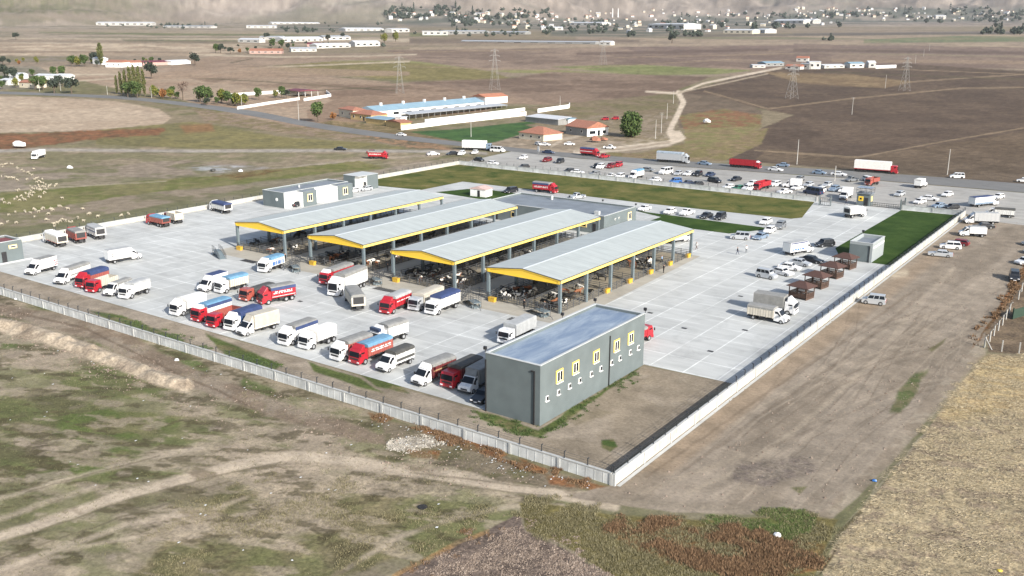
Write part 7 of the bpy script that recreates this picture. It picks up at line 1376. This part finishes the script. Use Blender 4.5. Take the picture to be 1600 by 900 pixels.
for k, P in enumerate(RW): scatter('rust_weeds', P, [9000, 2600, 3200, 260, 600][k], tuft(.1, [.4, .36, .6, .3, .25][k], 6, .3), M_rust, ['rust-brown weeds below the track at the bottom', 'rust-brown weeds along the outside of the front wall', 'rust-brown weeds along the concrete fence posts', 'rust-brown weed clump at the middle of the front wall', 'rust-brown weeds edging the ploughed corner'][k], 'weeds', cond=lambda x, y: np.random.default_rng(5).random(len(x)) < .9*sstep(.42, .66, fbm(x/2.6, y/2.6, 5, 9)), seed=10+k)
scatter('pasture_grass', [(-60, 470), (400, 590), (860, 740), (900, 770), (600, 905), (560, 930), (-60, 930)], 9000, tuft(.06, .2, 3, .3), M_gr, 'short tufty grass on the rough pasture outside the front wall', 'grass', cond=lambda x, y: fbm(x/9, y/9, 4, 47) > .5, seed=5)
scatter('dry_pasture_grass', [(300, 770), (640, 740), (800, 785), (700, 850), (500, 930), (200, 930)], 9000, tuft(.07, .2, 3, .3), M_dry, 'dry grass tufts in the lower middle of the pasture', 'grass', cond=lambda x, y: np.random.default_rng(3).random(len(x)) < sstep(.44, .66, fbm(x/4, y/4, 4, 48)), seed=6)
scatter('soil_clods', [(590, 930), (620, 905), (680, 866), (770, 822), (812, 800), (822, 830), (880, 856), (950, 905), (955, 930)], 15000, clod(.04, .11), M_soil, 'broken clods on the ploughed corner at the bottom', 'clods', seed=7)
scatter('green_weeds', [(1105, 808), (1180, 812), (1276, 802), (1272, 825), (1230, 842), (1160, 835)], 3500, tuft(.08, .22, 4, .25), blade_mat('fresh_grass', (.08, .12, .035), (.16, .21, .07)), 'fresh green weeds at the edge of the dirt track', 'grass', seed=8)
scatter('green_weeds', [(740, 640), (780, 650), (843, 668), (890, 640), (950, 606), (1004, 572), (1010, 576), (960, 616), (880, 668), (846, 686), (800, 678), (746, 656)], 2600, tuft(.1, .3, 4, .2), LM['green'], 'green weeds along the foot of the grey office block', 'grass', seed=9, cond=lambda x, y: ((x > -58.9) | (y < 89)) & (fbm(x/2, y/2, 3, 4) > .42))
scatter('green_weeds', [(140, 485), (260, 515), (430, 570), (430, 580), (330, 556), (200, 518)], 1500, tuft(.1, .3, 4, .25), LM['green'], 'green weeds on the strip inside the front wall', 'grass', seed=12, cond=lambda x, y: fbm(x/3, y/3, 3, 6) > .5)
for k, (P, n) in enumerate([([(0, 500), (60, 512), (200, 560), (300, 596), (296, 612), (180, 580), (60, 535), (0, 520)], 2600), ([(1060, 740), (1500, 380), (1620, 350), (1600, 430), (1540, 540), (1300, 790), (960, 780)], 2600), ([(0, 470), (400, 600), (860, 750), (900, 770), (700, 770), (300, 640), (0, 560)], 2500)]):
    scatter('stones', P, n, clod(.04, .14), M_soil, ['loose lumps on the long soil bank', 'small stones on the dirt ground outside the wall', 'small stones on the rough ground before the front wall'][k], 'stones', seed=20+k)
# pale litter, each piece its own thing would be lost in the weeds: one scatter of scraps, and the few readable pieces as things
scatter('litter', [(560, 645), (700, 680), (860, 735), (945, 762), (900, 770), (760, 730), (640, 700)], 110, lambda mb, x, y, r: mb.quad((x, y, .12), (x+r.uniform(.06, .24), y+.03, .16), (x+.12, y+r.uniform(.06, .2), .2), (x-.03, y+.12, .14)), M_white, 'scraps of pale litter caught in the weeds by the front wall', 'litter', seed=31)
scatter('litter', [(0, 470), (300, 560), (560, 650), (800, 760), (600, 880), (200, 900), (0, 800)], 45, lambda mb, x, y, r: mb.quad((x, y, .08), (x+r.uniform(.1, .3), y+.05, .12), (x+.2, y+r.uniform(.1, .3), .16), (x-.05, y+.2, .1)), M_white, 'scattered scraps of pale litter on the pasture', 'litter', seed=32)
def lump(px, py, s, m, label, cat, name, n=26, z=.0):
    r = random.Random(int(px)); bm = bmesh.new(); bmesh.ops.create_icosphere(bm, subdivisions=2, radius=1)
    for v in bm.verts: v.co *= r.uniform(.75, 1.15); v.co.x *= s; v.co.y *= s*.8; v.co.z = max(v.co.z*s*.7, -.05)
    me = bpy.data.meshes.new(name); bm.to_mesh(me); bm.free(); me.materials.append(m); p = at(px, py); tag(link(name, me, None, (p.x, p.y, p.z+s*.3+z)), label, cat)
lump(1214, 838, .42, M_white, 'white plastic sack on the green weeds at the bottom', 'sack', 'plastic_sack'); lump(1562, 893, .25, PC['yellow'], 'small yellow bag on the stubble at the bottom right', 'bag', 'plastic_bag'); lump(1366, 752, .3, PC['blue'], 'crumpled blue bag at the edge of the stubble field', 'bag', 'plastic_bag')
lump(660, 560, .01, M_white, 'x', 'x', 'x') if 0 else None
lump(333, 268, 1.1, MATS['tarp_dark'], 'dark box-like heap on the pasture beyond the left wall', 'heap', 'tarpaulin_heap'); lump(31, 231, 3.0, M_white, 'white heap at the edge of the rust-brown strip', 'heap', 'rubble_heap'); lump(1105, 193, 2.4, M_white, 'white heap on the rough ground beside the pale track', 'heap', 'rubble_heap'); lump(110, 264, 1.2, M_white, 'white sheet lying on the sheep pasture', 'sheet', 'plastic_sheet')
lump(376, 269, 1.0, M_white, 'small white block on the pasture left of the yard', 'block', 'stone_block'); lump(25, 468, .35, M_white, 'white stone near the start of the front wall', 'stone', 'stone'); lump(276, 564, .4, M_white, 'pale stone on the green patch by the front wall', 'stone', 'stone')
for k, (x, y, s) in enumerate([(930, 222, 2.6), (944, 220, 1.8)]): lump(x, y, s, RM['tile'], ['reddish rubble heap left of the drive', 'smaller reddish rubble heap by the drive'][k], 'rubble', 'rubble_heap')
scatter('rubble', [(604, 688), (650, 680), (700, 684), (700, 696), (640, 706), (606, 704)], 800, clod(.05, .16), leaf_mat('pale_rubble', (.22, .20, .165), (.42, .39, .34)), 'spill of pale rubble and stones before the front wall', 'rubble', seed=40, edge=1.5)
# black drain on the pasture, tyre
p = at(660, 793); tag(MB().cyl((0, 0, .02), (0, 0, .12), .5, n=14).build('tyre', M_tyre, loc=(p.x, p.y, 0)), 'black tyre lying on the pasture at the bottom', 'tyre')
# roadside sign
p = at(841, 240.5); e = empty('road_sign', p, 0, 'white roadside board left of the dark blue saloon', 'sign'); MB().box(-.9, .9, -.04, .04, 1.0, 3.0).build('board', M_frame, e, rz=-.6); MB().cyl((0, .1, 0), (0, .1, 2.8), .06, n=6).build('post', M_lat, e)
# ================================================================ haze
hm = bpy.data.materials.new('haze'); hm.use_nodes = True; t = hm.node_tree; t.nodes.remove(t.nodes['Principled BSDF']); v = t.nodes.new('ShaderNodeVolumePrincipled'); v.inputs['Density'].default_value = 0.00004
v.inputs['Color'].default_value = (.84, .88, .94, 1); v.inputs['Anisotropy'].default_value = .2; t.links.new(v.outputs[0], t.nodes['Material Output'].inputs['Volume'])
zt = float(VT[:, 2].max())+30
hb = MB().box(-14500, 9500, -300, 15500, -2.5, zt).build('haze', hm); tag(hb, kind='stuff')
